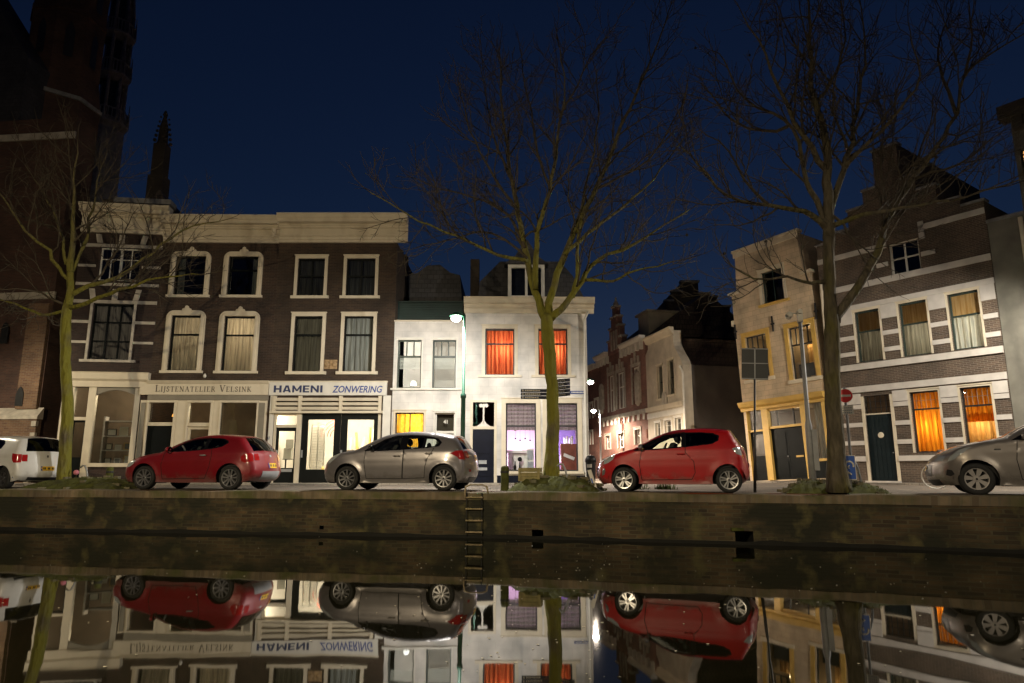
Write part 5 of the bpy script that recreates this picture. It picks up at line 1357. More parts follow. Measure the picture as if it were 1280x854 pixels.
tree('plane_tree','bare mossy tree with low spreading limbs beside the white car',(80,603),19.9,
 [(79,606,16),(80,590,13.5),(83,540,12.5),(84,500,12.5),(82,450,11.5),(82,415,11),(84,385,12),(88,362,8),(88,338,7.5)],
 [([(88,340),(91,300),(92,262),(93,225),(97,180)],7,1.2,(0,-.8)),
  ([(86,385),(108,378),(138,366),(164,358),(197,348),(249,343)],5,.8,(0,-1.2)),
  ([(87,370),(111,358),(148,347),(180,325),(213,299),(243,283),(285,274)],5.5,.8,(0,.8)),
  ([(87,350),(72,335),(62,312),(33,290),(2,246),(-30,215)],4.5,.8,(0,-.6)),
  ([(84,388),(50,393),(20,380),(-20,372)],4,.8,(0,.7)),
  ([(83,382),(60,372),(38,362),(10,362)],3,.6,(0,-1)),
  ([(87,345),(99,318),(108,296),(115,262),(122,225),(134,190)],4.5,.8,(0,1)),
  ([(83,330),(78,300),(66,262),(44,225),(30,205)],3.5,.7,(0,.9)),
  ([(111,358),(135,330),(152,300),(165,270)],2.6,.6,(.2,1.4))],21,dens=.95,thick=.54)
tree('plane_tree','tall bare mossy tree with forking limbs in front of the white house',(688,603),17.6,
 [(687,606,22),(688,597,17),(690,570,14),(691,520,13),(689,470,12.5),(686,430,13),(684,408,14),(684,394,13)],
 [([(681,398),(673,375),(666,356),(659,323),(650,281),(643,243),(636,201),(629,154),(626,100),(624,62)],8.5,1,(0,.6)),
  ([(660,326),(636,322),(608,313),(570,295),(524,276),(500,262),(462,240)],4.2,.7,(.1,-1.0)),
  ([(686,396),(688,378),(693,358),(702,328),(713,300),(739,248),(758,206),(776,159),(800,108),(826,45),(838,8)],8,1,(0,1)),
  ([(669,362),(670,325),(672,290),(683,253),(692,211),(699,154),(706,112),(700,60)],6,.9,(0,-1.0)),
  ([(688,398),(700,388),(711,374),(727,351),(739,332),(760,318),(795,304),(830,281),(862,262)],8,.9,(0,-.4)),
  ([(729,350),(748,350),(767,350),(786,341),(806,337),(852,325)],3.5,.7,(-.05,-1.6)),
  ([(656,310),(640,276),(627,262),(590,246),(548,236),(514,222)],3.4,.7,(.1,1.3)),
  ([(646,262),(620,225),(600,190),(588,160),(576,120)],3.4,.7,(.2,-.7)),
  ([(640,225),(618,175),(610,135),(603,95)],3,.6,(.3,1.2)),
  ([(706,318),(735,292),(775,262),(810,232),(838,196),(858,170)],4,.7,(.1,1.4)),
  ([(745,236),(775,222),(810,200),(842,150),(856,120)],3,.6,(.5,.0)),
  ([(688,240),(672,190),(664,140),(655,100),(652,70)],3,.6,(-.5,.4)),
  ([(716,372),(722,330),(724,290),(730,240),(742,190),(748,130),(742,80)],4,.7,(0,1.2)),
  ([(702,140),(722,105),(738,70)],2.2,.5,(-.9,-.5)),
  ([(659,323),(630,300),(600,290),(560,300),(520,310)],2.6,.6,(0,.8))],22,dens=1.1,thick=.58)
tree('plane_tree','big bare tree with a dark leaning trunk beside the round red sign',(1048,600),14.9,
 [(1048,604,19),(1047,590,15),(1044,540,13),(1041,490,13),(1040,440,13),(1040,405,13),(1038,375,10),(1036,330,9.5),(1036,296,9.5)],
 [([(1036,298),(1035,262),(1033,210),(1030,169),(1018,124),(1013,75),(1011,20),(1008,-40)],9,1,(0,.4)),
  ([(1035,288),(1014,268),(992,262),(925,251),(895,232),(872,205),(852,185)],5,.7,(0,-.9)),
  ([(1035,285),(1022,250),(1007,228),(1002,195),(981,150),(932,124),(899,67)],5,.7,(0,.9)),
  ([(1033,212),(1015,185),(992,154),(974,109),(947,52),(928,18)],5,.7,(.1,-.7)),
  ([(1037,272),(1044,245),(1054,215),(1063,180),(1075,112),(1082,56),(1074,0)],5.5,.8,(0,.8)),
  ([(1056,210),(1072,190),(1092,174),(1115,148),(1135,124),(1150,94),(1138,40)],4,.7,(.2,-1)),
  ([(1044,402),(1054,385),(1080,345),(1096,318),(1104,292),(1113,265),(1135,232),(1168,187),(1195,142),(1206,94),(1243,64),(1285,40)],7.5,.9,(0,.5)),
  ([(1037,284),(1056,277),(1080,268),(1150,256),(1228,240),(1290,220)],4.5,.7,(0,-1.0)),
  ([(1033,352),(1020,353),(1005,352),(983,346),(942,348),(908,328)],3.5,.8,(0,-.8)),
  ([(1195,142),(1180,100),(1172,60),(1190,10)],3,.6,(.4,1)),
  ([(1206,96),(1215,60),(1212,10)],2.6,.6,(.4,-.5)),
  ([(1140,225),(1165,215),(1200,205),(1245,170)],3,.6,(.3,-.6)),
  ([(1020,130),(1045,90),(1056,50),(1050,0)],3,.6,(.3,1.2)),
  ([(985,158),(955,165),(915,150),(882,110)],3,.6,(.6,1.4)),
  ([(960,256),(930,225),(912,190),(885,170)],2.6,.6,(-.4,.4)),
  ([(1060,190),(1040,140),(1045,95)],2.6,.6,(.2,-1.2)),
  ([(1113,265),(1100,225),(1104,180),(1120,150)],2.8,.6,(.2,1.0)),
  ([(1038,268),(1053,280),(1068,304),(1090,320)],2.5,.6,(0,-.5))],23,balls=40,dens=1.05,thick=.76,barkm=BARK_SHADE)

# ------------------------------------------------------------------ street furniture
BULB=plain('lamp_bulb',(1,1,1),.5,emit=(1,.95,.82),es=60)
def street_lamp(loc,h,label,arm=(-.2,0),power=0,color=(1,.9,.72),face=None,cone=168,mat=GREENP,post=True,aim=None):
    t=empty('street_lamp',(loc[0],loc[1],0),0,label,'street lamp')
    if post: MB().lathe([(.11,0),(.10,.9),(.07,1.0),(.065,2.6),(.085,2.62),(.085,2.72),(.045,2.76),(.038,h+.1)],n=12).build('post',mat,t,True)
    ax,ay=arm
    MB().tube([(0,0,h-.05),(0,0,h+.1),(ax*.5,ay*.5,h+.2),(ax,ay,h+.16)],.022,6).build('arm',mat,t)
    MB().lathe([(.02,h+.2),(.10,h+.16),(.2,h+.09),(.21,h+.06),(.19,h+.07)],(ax,ay,0),16,cap=False).build('hood',mat,t,True)
    MB().ball((ax,ay,h-.01),.15,n=14,k=8,sc=(1,1,.62)).build('bulb',BULB,t,True)
    if power:
        l=lamp((ax,ay,h-.13),power,color,.06,t,'lamp_light',spot=cone or None)
        if face: l.data.spot_blend=.45; l.rotation_euler=Vector(face).to_track_quat('-Z','Y').to_euler()
    return t
p=at(580.5,398,20.2)
street_lamp((p.x,20.2),p.z,'lit street lamp on a tall green post before the white houses',(-.25,-.0),1900,(1,.95,.88),(-.35,.5,-1),174)
p=at(738,478,33); o=street_lamp((PD3.x+.03,33),p.z,'bright lamp on a wall bracket behind the corner of the white house',(p.x-PD3.x-.03,0),4000,(1,.82,.64),None,172,post=False)
p=at(741,514,44); o=street_lamp((p.x+.45,44),p.z,'bright lamp on a grey post far down the side street',(-.4,0),2600,(1,.82,.64),None,170,mat=STEEL)
LR=at(1335,300,18.5); street_lamp((LR.x+.2,LR.y),LR.z,'lit street lamp just beyond the right edge, before the striped house',(-.2,0),3100,(1,.91,.78),(-.45,.36,-1),174)
street_lamp((-20.5,21.8),5.0,'lit street lamp before the church, just outside the photo',(.2,0),900,(1,.86,.62),(.4,.3,-1),172)
street_lamp((-8.5,-4.5),7.0,'unseen lamp post added on the near bank, facing the brick houses',(0,.6),0,mat=GREENP)  # made-up post to carry the fill spot
s=lamp((-8.5,-3.9,6.8),8000,(1,.80,.50),.12,None,'near_bank_fill',spot=150)  # fill added to brighten the left facades, no known source
s.data.spot_blend=1
s.rotation_euler=Vector((-.12,1,-.85)).to_track_quat('-Z','Y').to_euler()
street_lamp((9.5,-4.5),7.0,'unseen lamp post added on the near bank, facing the beige house',(0,.6),0,mat=GREENP)  # made-up post, goes with the weaker fill spot
s2=lamp((9.5,-3.9,6.8),2000,(1,.84,.60),.12,None,'near_bank_fill',spot=150)  # weaker fill added for the right-hand houses, no known source
s2.data.spot_blend=1
s2.rotation_euler=Vector((-.15,1,-1.15)).to_track_quat('-Z','Y').to_euler()

# camera pole
P,a=on_quay(1017,2.6); h=at(999,388,P.y).z
t=empty('camera_pole',(P.x,P.y,0),a,'grey steel pole carrying two white security cameras before the beige house','camera pole')
MB().lathe([(.085,0),(.085,1.6),(.055,1.75),(.045,h)],n=12).build('pole',STEEL,t,True)
c=MB().box(-.06,.07,-.07,.07,h-.32,h-.02).lathe([(.06,-.1),(.06,.03)],(0.0,-.05,h-.05),10,'y').build('camera_housing',WHITE,t)
c=MB().tube([(0,0,h-.1),(-.26,-.02,h-.06)],.02,6).lathe([(.075,-.13),(.085,-.12),(.085,.1),(.05,.14)],(-.26,-.05,h-.14),12,'y').ball((-.3,-.14,h-.2),.05).build('camera_housing',WHITE,t,True)
MB().box(.05,.17,-.1,.1,.5,1.5).build('control_box',STEEL,t)
# back of a square sign
P,a=on_quay(943.5,1.1); z0=at(943.5,475,P.y).z; z1=at(943.5,436,P.y).z
hw=(on_quay(960.5,1.1)[0]-on_quay(926.5,1.1)[0]).length/2
t=empty('road_sign',(P.x,P.y,0),a,'square dark road sign seen from behind on a thin black pole','road sign'); t.rotation_euler=(0,.06,a)
MB().lathe([(.034,0),(.034,1.0),(.024,1.05),(.024,z1+.03)],n=10).build('pole',IRON,t,True)
MB().box(-hw,hw,-.06,-.045,z0,z1).build('panel',paint('sign_back',(.035,.037,.037),.5,.2,3),t)
b=MB(); 
for zz_ in (z0+.01,(z0+z1)/2,z1-.03): b.box(-hw,hw,-.075,-.0601,zz_,zz_+.02)
b.box(-.015,.015,-.085,-.0755,z0+.02,z1-.02); b.build('bracket',STEEL,t)
# no entry sign
P,a=on_quay(1067,1.9); zc=at(1056,495,P.y).z; r=(at(1064,495,P.y)-at(1047.5,495,P.y)).length/2
t=empty('no_entry_sign',(P.x,P.y,0),a,'round red no entry sign with a white plate below on a grey pole','road sign')
MB().tube([(0,0,0),(0,0,zc+r+.05)],.03,8).build('pole',STEEL,t)
d=MB().lathe([(r,-.035),(r,-.05)],(0,0,zc),28,'y').build('disc',plain('sign_red',(.72,.02,.02),.45),t)
MB().box(-r*.78,r*.78,-.056,-.0505,zc-r*.17,zc+r*.17).lathe([(r*1.05,-.033),(r*1.05,-.045)],(0,0,zc),28,'y').build('bar',WHITE,d)
z2=at(1058,518,P.y).z; z3=at(1058,507.5,P.y).z
s_=MB().box(-.15,.15,-.05,-.035,z2,z3).build('lower_plate',WHITE,t)
b=MB()
for k in range(3):
    for q in range(6): b.box(-.125+q*.042,-.125+q*.042+.028,-.053,-.0501,z2+.02+k*(z3-z2-.03)/3,z2+.02+k*(z3-z2-.03)/3+.03)
b.build('lettering',paint('ink_grey',(.25,.28,.3),.6),s_)
# blue sign with the white hook
P,a=on_quay(1064,.45); z0=at(1061,599,P.y).z; z1=at(1061,570,P.y).z; w=.115
t=empty('blue_sign',(P.x,P.y,0),a,'small blue sign with a white curled arrow on a short post at the water','sign')
MB().box(-.02,.02,-.005,.02,0,z1).build('post',STEEL,t)
s_=MB().box(-w,w,-.03,-.0055,z0,z1).build('panel',plain('sign_blue2',(.02,.09,.42),.4),t)
MB().box(-w,w,-.028,-.008,z1,z1+.012).box(-w,w,-.028,-.008,z0-.012,z0).box(-w-.012,-w,-.028,-.008,z0-.012,z1+.012).box(w,w+.012,-.028,-.008,z0-.012,z1+.012).build('rim',WHITE,s_)
zc=(z0+z1)/2+.04; R_=.082
pts=[(R_*cos(q),-.038,zc+R_*1.1*sin(q)) for q in [radians(x) for x in range(-20,215,15)]]+[(-.05,-.038,zc-.13),(.03,-.038,zc-.19)]
MB().tube(pts,.018,6).tube([(.0,-.038,zc),(-.03,-.038,zc-.03),(-.01,-.038,zc-.06)],.014,6).build('emblem',WHITE,s_)
# finger post behind the middle tree
Yf=18.3; pL=at(665,493,Yf); pR=at(703,485,Yf); X0=at(689,490,Yf).x
t=empty('finger_post',(X0,Yf,0),0,'navy direction signs pointing left and right on a post behind the middle tree','direction sign')
zt_=pR.z+.3
MB().tube([(0,0,0),(0,0,zt_)],.04,10).build('post',IRON,t)
for (xa,xb,y0,y1,tilt,nn) in ((651,684,486.5,499.5,-.0,3),(692,712.5,474,496,.09,5)):
    A0=at(xa,(y0+y1)/2,Yf); A1=at(xb,(y0+y1)/2,Yf); Z0=at((xa+xb)/2,y1,Yf).z; Z1=at((xa+xb)/2,y0,Yf).z
    hh=(Z1-Z0)/nn
    for k in range(nn):
        za=Z0+k*hh+.004; zb_=Z0+(k+1)*hh-.004; x0,x1=A0.x-X0,A1.x-X0
        if k==0: x1 = x0+(x1-x0)*.8 if xa<689 and False else x1
        dz=tilt*(x1-x0)/2
        vs=[(x0,-.06,za-dz),(x1,-.06,za+dz),(x1,-.06,zb_+dz),(x0,-.06,zb_-dz),(x0,-.045,za-dz),(x1,-.045,za+dz),(x1,-.045,zb_+dz),(x0,-.045,zb_-dz)]
        pl=MB().add(vs,[(0,1,2,3),(7,6,5,4),(0,4,5,1),(1,5,6,2),(2,6,7,3),(3,7,4,0)]).build('sign_plate',plain('sign_navy',(.012,.018,.05),.4),t)
        b=MB(); n_=6; wd=(x1-x0)*.8
        rr=random.Random(k*7+int(xa))
        xx=x0+.04; b.box(xx,xx+.03,-.064,-.0605,za-dz+hh*.25,za-dz+hh*.7); xx+=.07
        while xx<x1-.12-.15*rr.random():
            l_=rr.uniform(.03,.055); zz_=za-dz+(2*dz)*(xx-x0)/(x1-x0); b.box(xx,xx+l_,-.064,-.0605,zz_+hh*.3,zz_+hh*.62); xx+=l_+.012
        b.build('lettering',WHITE,pl)
# dustbin and leaning board at the corner
P,a=on_quay(739,4.2); h=at(739,569,P.y).z
t=empty('wheelie_bin',(P.x,P.y,0),a,'dark rounded wheelie bin at the side street corner','bin')
MB().lathe([(.12,.05),(.15,h*.75),(.16,h*.8)],n=10).build('body',PLASTIC,t); MB().lathe([(.17,h*.8),(.16,h*.88),(.11,h*.97),(.02,h)],n=12).build('lid',PLASTIC,t,True); MB().box(-.08,.06,-.175,-.158,h*.62,h*.72).build('sticker',WHITE,t)
MB().tube([(-.14,.08,.06),(.14,.08,.06)],.06,10).build('wheel',RUBBER,t)
P,a=on_quay(741,.75)
t=empty('leaning_board',(P.x,P.y,0),a,'small white and blue sign plate leaning at the nose of the red car','sign')
h=at(737,587,P.y).z
o=MB().add([(.04,-.01,0),(.13,-.01,0),(-.03,-.01,h),(-.12,-.01,h-.02),(.04,.02,0),(.13,.02,0),(-.03,.02,h),(-.12,.02,h-.02)],[(0,1,2,3),(7,6,5,4),(0,4,5,1),(1,5,6,2),(2,6,7,3),(3,7,4,0)]).build('panel',WHITE,t)
MB().add([(.02,-.013,.09),(.055,-.013,.09),(-.01,-.013,h*.6),(-.05,-.013,h*.6)],[(0,1,2,3)]).build('emblem',plain('sign_blue2',(.02,.09,.42)),o)
# bicycle behind the grey car on the right
P,a=on_quay(1171,6.3)
t=empty('bicycle',(P.x,P.y,0),a+.1,'bicycle with a pale front wheel parked behind the grey car nose','bicycle')
def bike(t):
    def wheel(x):
        w=MB().lathe([(.33,-.016),(.345,0),(.33,.016),(.315,0),(.33,-.016)],(x,0,.35),28,'y',cap=False).build('wheel',WHITE,t,True)
        b=MB()
        for k in range(14): b.tube([(x,0,.35),(x+.32*cos(k*pi/7),0,.35+.32*sin(k*pi/7))],.0025,3)
        b.build('spokes',STEEL,w)
    wheel(0); wheel(1.05)
    MB().tube([(0,0,.35),(.12,0,.75),(.17,0,.95)],.016,6).tube([(.14,0,.82),(.62,0,.72)],.018,6).tube([(.14,0,.76),(.5,0,.3),(.66,0,.86)],.018,6).tube([(.5,0,.3),(1.05,0,.35),(.62,0,.72)],.012,6).build('frame',IRON,t)
    MB().tube([(.32,-.27,1.0),(.18,-.2,1.05),(.15,0,1.04),(.18,.2,1.05),(.32,.27,1.0)],.013,6).build('handlebar',STEEL,t)
    MB().ball((.68,0,.9),.13,sc=(1,.6,.3)).build('saddle',PLASTIC,t,True)
bike(t)
# ------------------------------------------------------------------ cars
def carpaint(name,c,metal=.0,rough=.32):
    m,nt,b=nodes(name)
    col,_,_=noise_mix(nt,tuple(x*.82 for x in c),c,2.2,6,.3,.7)
    # road dirt on the sills and bumpers
    tc=N(nt,'ShaderNodeTexCoord'); sp=N(nt,'ShaderNodeSeparateXYZ'); nt.links.new(tc.outputs['Object'],sp.inputs[0])
    dn=N(nt,'ShaderNodeTexNoise'); dn.inputs['Scale'].default_value=7; dn.inputs['Detail'].default_value=6; nt.links.new(tc.outputs['Object'],dn.inputs['Vector'])
    ma=N(nt,'ShaderNodeMath',operation='MULTIPLY_ADD'); ma.inputs[1].default_value=-.45; nt.links.new(dn.outputs['Fac'],ma.inputs[0]); nt.links.new(sp.outputs[2],ma.inputs[2])
    mr=N(nt,'ShaderNodeMapRange'); mr.inputs[1].default_value=.02; mr.inputs[2].default_value=.22; mr.inputs[3].default_value=.5; mr.inputs[4].default_value=.0; nt.links.new(ma.outputs[0],mr.inputs[0])
    dx=N(nt,'ShaderNodeMix',data_type='RGBA'); nt.links.new(mr.outputs[0],dx.inputs[0]); nt.links.new(col,dx.inputs[6]); dx.inputs[7].default_value=(.09,.075,.06,1); col=dx.outputs[2]
    nt.links.new(mr.outputs[0],b.inputs['Coat Roughness'])
    nt.links.new(col,b.inputs['Base Color']); b.inputs['Metallic'].default_value=metal; b.inputs['Roughness'].default_value=rough
    b.inputs['Coat Weight'].default_value=1
    MATS[name]=m; return m
SEAM=plain('seam_dark',(.006,.006,.006),.8); GLOSSB=plain('trim_black',(.008,.008,.009),.15,coat=.5)
def seglen(P): 
    r=[0]
    for a,b in zip(P[:-1],P[1:]): r.append(r[-1]+math.hypot(b[0]-a[0],b[1]-a[1]))
    return r
def resample2(pts,step):
    P=smooth_path([(p[0],0,p[1]) for p in pts],step)
    out=[(p.x,p.z) for p in P]; return out
def car(name,label,S,pos,ang):
    root=empty(name,pos,ang,label,'car','cars parked along the quay')
    L,hw,H=S['L'],S['hw'],S['H']; (xw1,xw2,wr)=S['wheels']; ra=wr+.065; zbot=.2
    pr=resample2(S['profile'],.07)
    edge=pr
    def dist(x,z):
        best=9
        for (ax,az),(bx,bz) in zip(edge[:-1],edge[1:]):
            if min(ax,bx)-.2>x or max(ax,bx)+.2<x: continue
            dx,dz=bx-ax,bz-az; l=dx*dx+dz*dz; t=((x-ax)*dx+(z-az)*dz)/l if l>0 else 0; t=min(1,max(0,t))
            d=(x-ax-t*dx)**2+(z-az-t*dz)**2
            if d<best: best=d
        return sqrt(best) if best<9 else 1
    zb=S.get('belt',.95)
    def ss(t): t=min(1,max(0,t)); return t*t*(3-2*t)
    def W(x,z,d=None):
        w=.94+.06*ss((z-.2)/.3)
        if z>.6: w-=.02*ss((z-.6)/(zb-.6))
        if z>zb-.03: w-=.27*max(0,(z-zb+.03)/(H-zb))**1.15
        tf=max(0,1-x/.75); tr=max(0,1-(L-x)/.65); w*=(1-.17*tf*tf)*(1-.12*tr*tr)
        w*=hw
        for xw in (xw1,xw2):
            q=abs(math.hypot(x-xw,z-wr)-ra)
            if q<.25 and z>.2: w+=.022*math.exp(-(q/.07)**2)
        w+=.010*math.exp(-((z-S.get('crease',.72)-.02*(x-1.5))/.03)**2)
        w-=.012*math.exp(-((z-.47)/.09)**2)*(1 if xw1+.4<x<xw2-.4 else .3)
        if d is None: d=dist(x,z)
        r=.12
        if d<r: w-=r*.8*(1-sqrt(max(0,1-(1-d/r)**2)))
        return w
    def D(x,y,z):
        k=(abs(y)/hw)**2; f=max(0,1-x/.8); g=max(0,1-(L-x)/.6)
        return (x+S.get('bend',.20)*k*f*f-.14*k*g*g,y,z)
    # ---------------- side sheet
    outer=list(pr)
    xr,zr=outer[-1]
    def arc(xw):
        th=math.asin((zbot-wr)/ra) if abs(zbot-wr)<ra else 0
        a0=-(-th); return [(xw+ra*cos(a),wr+ra*sin(a)) for a in [th+(pi-2*th)*i/14 for i in range(15)]]
    outer+= arc(xw2)+[(xw2-ra-.4,zbot-.01),((xw1+xw2)/2,zbot-.015),(xw1+ra+.4,zbot-.01)]+arc(xw1)
    loops=[S['dlo']]+S['glass']+S['doors']+[l[0] for l in S.get('sidelamps',[])]
    def dens(poly,st=.07):
        o=[]
        for a,b in zip(poly,poly[1:]+poly[:1]):
            n=max(1,int(math.hypot(b[0]-a[0],b[1]-a[1])/st))
            o+=[(a[0]+(b[0]-a[0])*i/n,a[1]+(b[1]-a[1])*i/n) for i in range(n)]
        return o
    vs=[];ed=[]
    for lp in [outer]+[dens(l) for l in loops]:
        n=len(vs); k=len(lp); vs+=[Vector(p) for p in lp]; ed+=[(n+i,n+(i+1)%k) for i in range(k)]
    x=.03
    pts=[]
    while x<L:
        z=.22
        while z<H:
            if inpoly(x,z,outer): pts.append((x,z))
            z+=.055
        x+=.06
    for off in (.008,.022,.045,.075,.105):
        for (ax,az),(bx,bz) in zip(pr[:-1],pr[1:]):
            dx,dz=bx-ax,bz-az; l=math.hypot(dx,dz); 
            if l<1e-6: continue
            q=((ax+bx)/2+dz/l*off,(az+bz)/2-dx/l*off)
            if inpoly(q[0],q[1],outer): pts.append(q)
    vs+=[Vector(p) for p in pts]
    r=delaunay_2d_cdt(vs,ed,[],0,1e-4)
    V2=[(v.x,v.y) for v in r[0]]; dd=[dist(*v) for v in V2]; WW=[W(v[0],v[1],d) for v,d in zip(V2,dd)]
    groups={}
    for t in r[2]:
        cx=sum(V2[i][0] for i in t)/3; cz=sum(V2[i][1] for i in t)/3
        if not inpoly(cx,cz,outer): continue
        key='body'
        for i,dp in enumerate(S['doors']):
            if inpoly(cx,cz,dp): key=('door',i)
        if inpoly(cx,cz,S['dlo']):
            key='trim'
            for i,g in enumerate(S['glass']):
                if inpoly(cx,cz,g): key=('glass',i)
        for i,l in enumerate(S.get('sidelamps',[])):
            if inpoly(cx,cz,l[0]): key=('lamp',i)
        groups.setdefault(key,[]).append(t)
    def sheet(mb,tris,sgn,m=0,off=0.0):
        idx=sorted({i for t in tris for i in t}); mp={i:k for k,i in enumerate(idx)}
        mb.add([D(V2[i][0],sgn*(WW[i]+off),V2[i][1]) for i in idx],[tuple(mp[i] for i in (t if sgn<0 else t[::-1])) for t in tris],m)
    # ---------------- wrap over strip
    YF=[-1,-.94,-.87,-.6,-.3,0,.3,.6,.87,.94,1]
    def nrm(i):
        a=pr[max(i-1,0)]; b=pr[min(i+1,len(pr)-1)]; dx,dz=b[0]-a[0],b[1]-a[1]; l=math.hypot(dx,dz); return (-dz/l,dx/l)
    We=[W(p[0],p[1],0) for p in pr]
    def S3(i,f,off=0.0):
        p=pr[i]; n=nrm(i); c=S.get('crown',.045)*(1-f*f)+off
        return D(p[0]+n[0]*c,f*We[i],p[1]+n[1]*c)
    def seg(i):
        a,b=pr[i],pr[i+1]; mx=(a[0]+b[0])/2; mz=(a[1]+b[1])/2
        if S['ws'][0]<mx<S['ws'][1] and mz>zb-.05 and mx<L/2+.3: return 'ws'
        if S['rw'][0]<mx<S['rw'][1] and S['rw'][2]<mz<S['rw'][3]: return 'rw'
        return 'body'
    body=MB(); grid=[[S3(i,f) for f in YF] for i in range(len(pr))]
    gl={'ws':MB(),'rw':MB()}; n=len(YF)
    flat=[p for row in grid for p in row]; fb=[]; fg={'ws':[],'rw':[]}
    for i in range(len(pr)-1):
        k=seg(i)
        for j in range(n-1):
            q=(i*n+j,i*n+j+1,(i+1)*n+j+1,(i+1)*n+j)
            q=q[::-1]
            if k!='body' and 2<=j<n-3: fg[k].append(q)
            else: fb.append(q)
    body.add(flat,fb)
    for sgn in (-1,1): sheet(body,groups['body'],sgn)
    # merge coincident vertices for smooth shading
    bo=body.build('body',S['mat'],root,True,fixn=False)
    bm=bmesh.new(); bm.from_mesh(bo.data); bmesh.ops.remove_doubles(bm,verts=bm.verts,dist=.004); bmesh.ops.recalc_face_normals(bm,faces=bm.faces); bm.to_mesh(bo.data); bm.free()
    bo.data.polygons.foreach_set('use_smooth',[True]*len(bo.data.polygons))
    for k,nm in (('ws','windscreen'),('rw','rear_window')):
        if fg[k]:
            used=sorted({i for q in fg[k] for i in q}); mp={i:a for a,i in enumerate(used)}
            MB().add([flat[i] for i in used],[tuple(mp[i] for i in q) for q in fg[k]]).build(nm,GL_CAR if k=='ws' else S.get('rwmat',GL_TINT),root,True,fixn=False)
    for sgn in (-1,1):
        for i,dp in enumerate(S['doors']):
            b=MB(); sheet(b,groups.get(('door',i),[]),sgn)
            # dark gap round the door
            lp=dens(dp,.06); q=[]
            for a,c in zip(lp,lp[1:]+lp[:1]):
                mx,mz=(a[0]+c[0])/2,(a[1]+c[1])/2
                if inpoly(mx,mz,S['dlo']): continue
                dx,dz=c[0]-a[0],c[1]-a[1]; l=math.hypot(dx,dz); 
                if l<1e-6: continue
                nx,nz=-dz/l*.007,dx/l*.007
                pp=[(a[0]+nx,a[1]+nz),(c[0]+nx,c[1]+nz),(c[0]-nx,c[1]-nz),(a[0]-nx,a[1]-nz)]
                b.add([D(p[0],sgn*(W(*p)+.0035),p[1]) for p in pp],[(0,1,2,3)],1)
            do=b.build('door',[S['mat'],SEAM],root,True,fixn=False)
            hx,hz_=S['handles'][i]; y=sgn*(W(hx,hz_)+.028)
            MB().ball((hx,y,hz_),.10,n=10,k=6,sc=(1,.22,.2)).box(hx-.08,hx-.06,y-.03,y+.03,hz_-.012,hz_+.012).box(hx+.06,hx+.08,y-.03,y+.03,hz_-.012,hz_+.012).build('handle',S.get('handmat',S['mat']),do,True)
        for i,g in enumerate(S['glass']):
            b=MB(); sheet(b,groups.get(('glass',i),[]),sgn,off=-.006); b.build('window',S['gmat'][i],root,True,fixn=False)
        if 'trim' in groups: b=MB(); sheet(b,groups['trim'],sgn,off=.001); b.build('window_trim',S.get('trimmat',GLOSSB),root,True,fixn=False)
        for i,(lp,mt,nm) in enumerate(S.get('sidelamps',[])):
            b=MB(); sheet(b,groups.get(('lamp',i),[]),sgn,off=.006); b.build(nm,mt,root,True,fixn=False)
    # ---------------- patches on nose and tail
    def atz(z,end):
        rng=range(len(pr)-1)
        for i in (rng if end=='front' else reversed(list(rng))):
            a,b=pr[i],pr[i+1]
            if (a[1]-z)*(b[1]-z)<=0 and a[1]!=b[1]: return i,(z-a[1])/(b[1]-a[1])
        return (0,0) if end=='front' else (len(pr)-2,1)
    def patch(z0,z1,f0,f1,end,off=.008,nz=5,nf=6,slant=0):
        b=MB(); vs=[];fs=[]
        for a in range(nz+1):
            for c in range(nf+1):
                f=f0+(f1-f0)*c/nf; z=z0+(z1-z0)*a/nz+slant*(f-f0)/(f1-f0)
                i,t=atz(z,end); p=Vector(S3(i,f,off)).lerp(Vector(S3(i+1,f,off)),t); vs.append(tuple(p))
        for a in range(nz):
            for c in range(nf): fs.append((a*(nf+1)+c,a*(nf+1)+c+1,(a+1)*(nf+1)+c+1,(a+1)*(nf+1)+c))
        b.add(vs,fs); return b
    for (nm,mt,z0,z1,f0,f1,end,off) in S.get('patches',[]):
        o=patch(z0,z1,f0,f1,end,off).build(nm,mt,root,True)
        if nm=='number_plate':
            b=MB(); k=8; 
            fl=f0+(f1-f0)*.14; ww=(f1*.97-fl)/k
            for q in range(k):
                if q in (2,5): continue
                b2=patch(z0+(z1-z0)*.25,z0+(z1-z0)*.75,fl+q*ww+ww*.12,fl+(q+1)*ww-ww*.12,end,off+.003,1,1); b.add(b2.v,b2.f)
            b.build('lettering',INK,o)
            patch(z0,z1,f0,f0+(f1-f0)*.1,end,off+.002,1,1).build('country_strip',EU,o)
    # ---------------- wheels
    yo=hw-.015
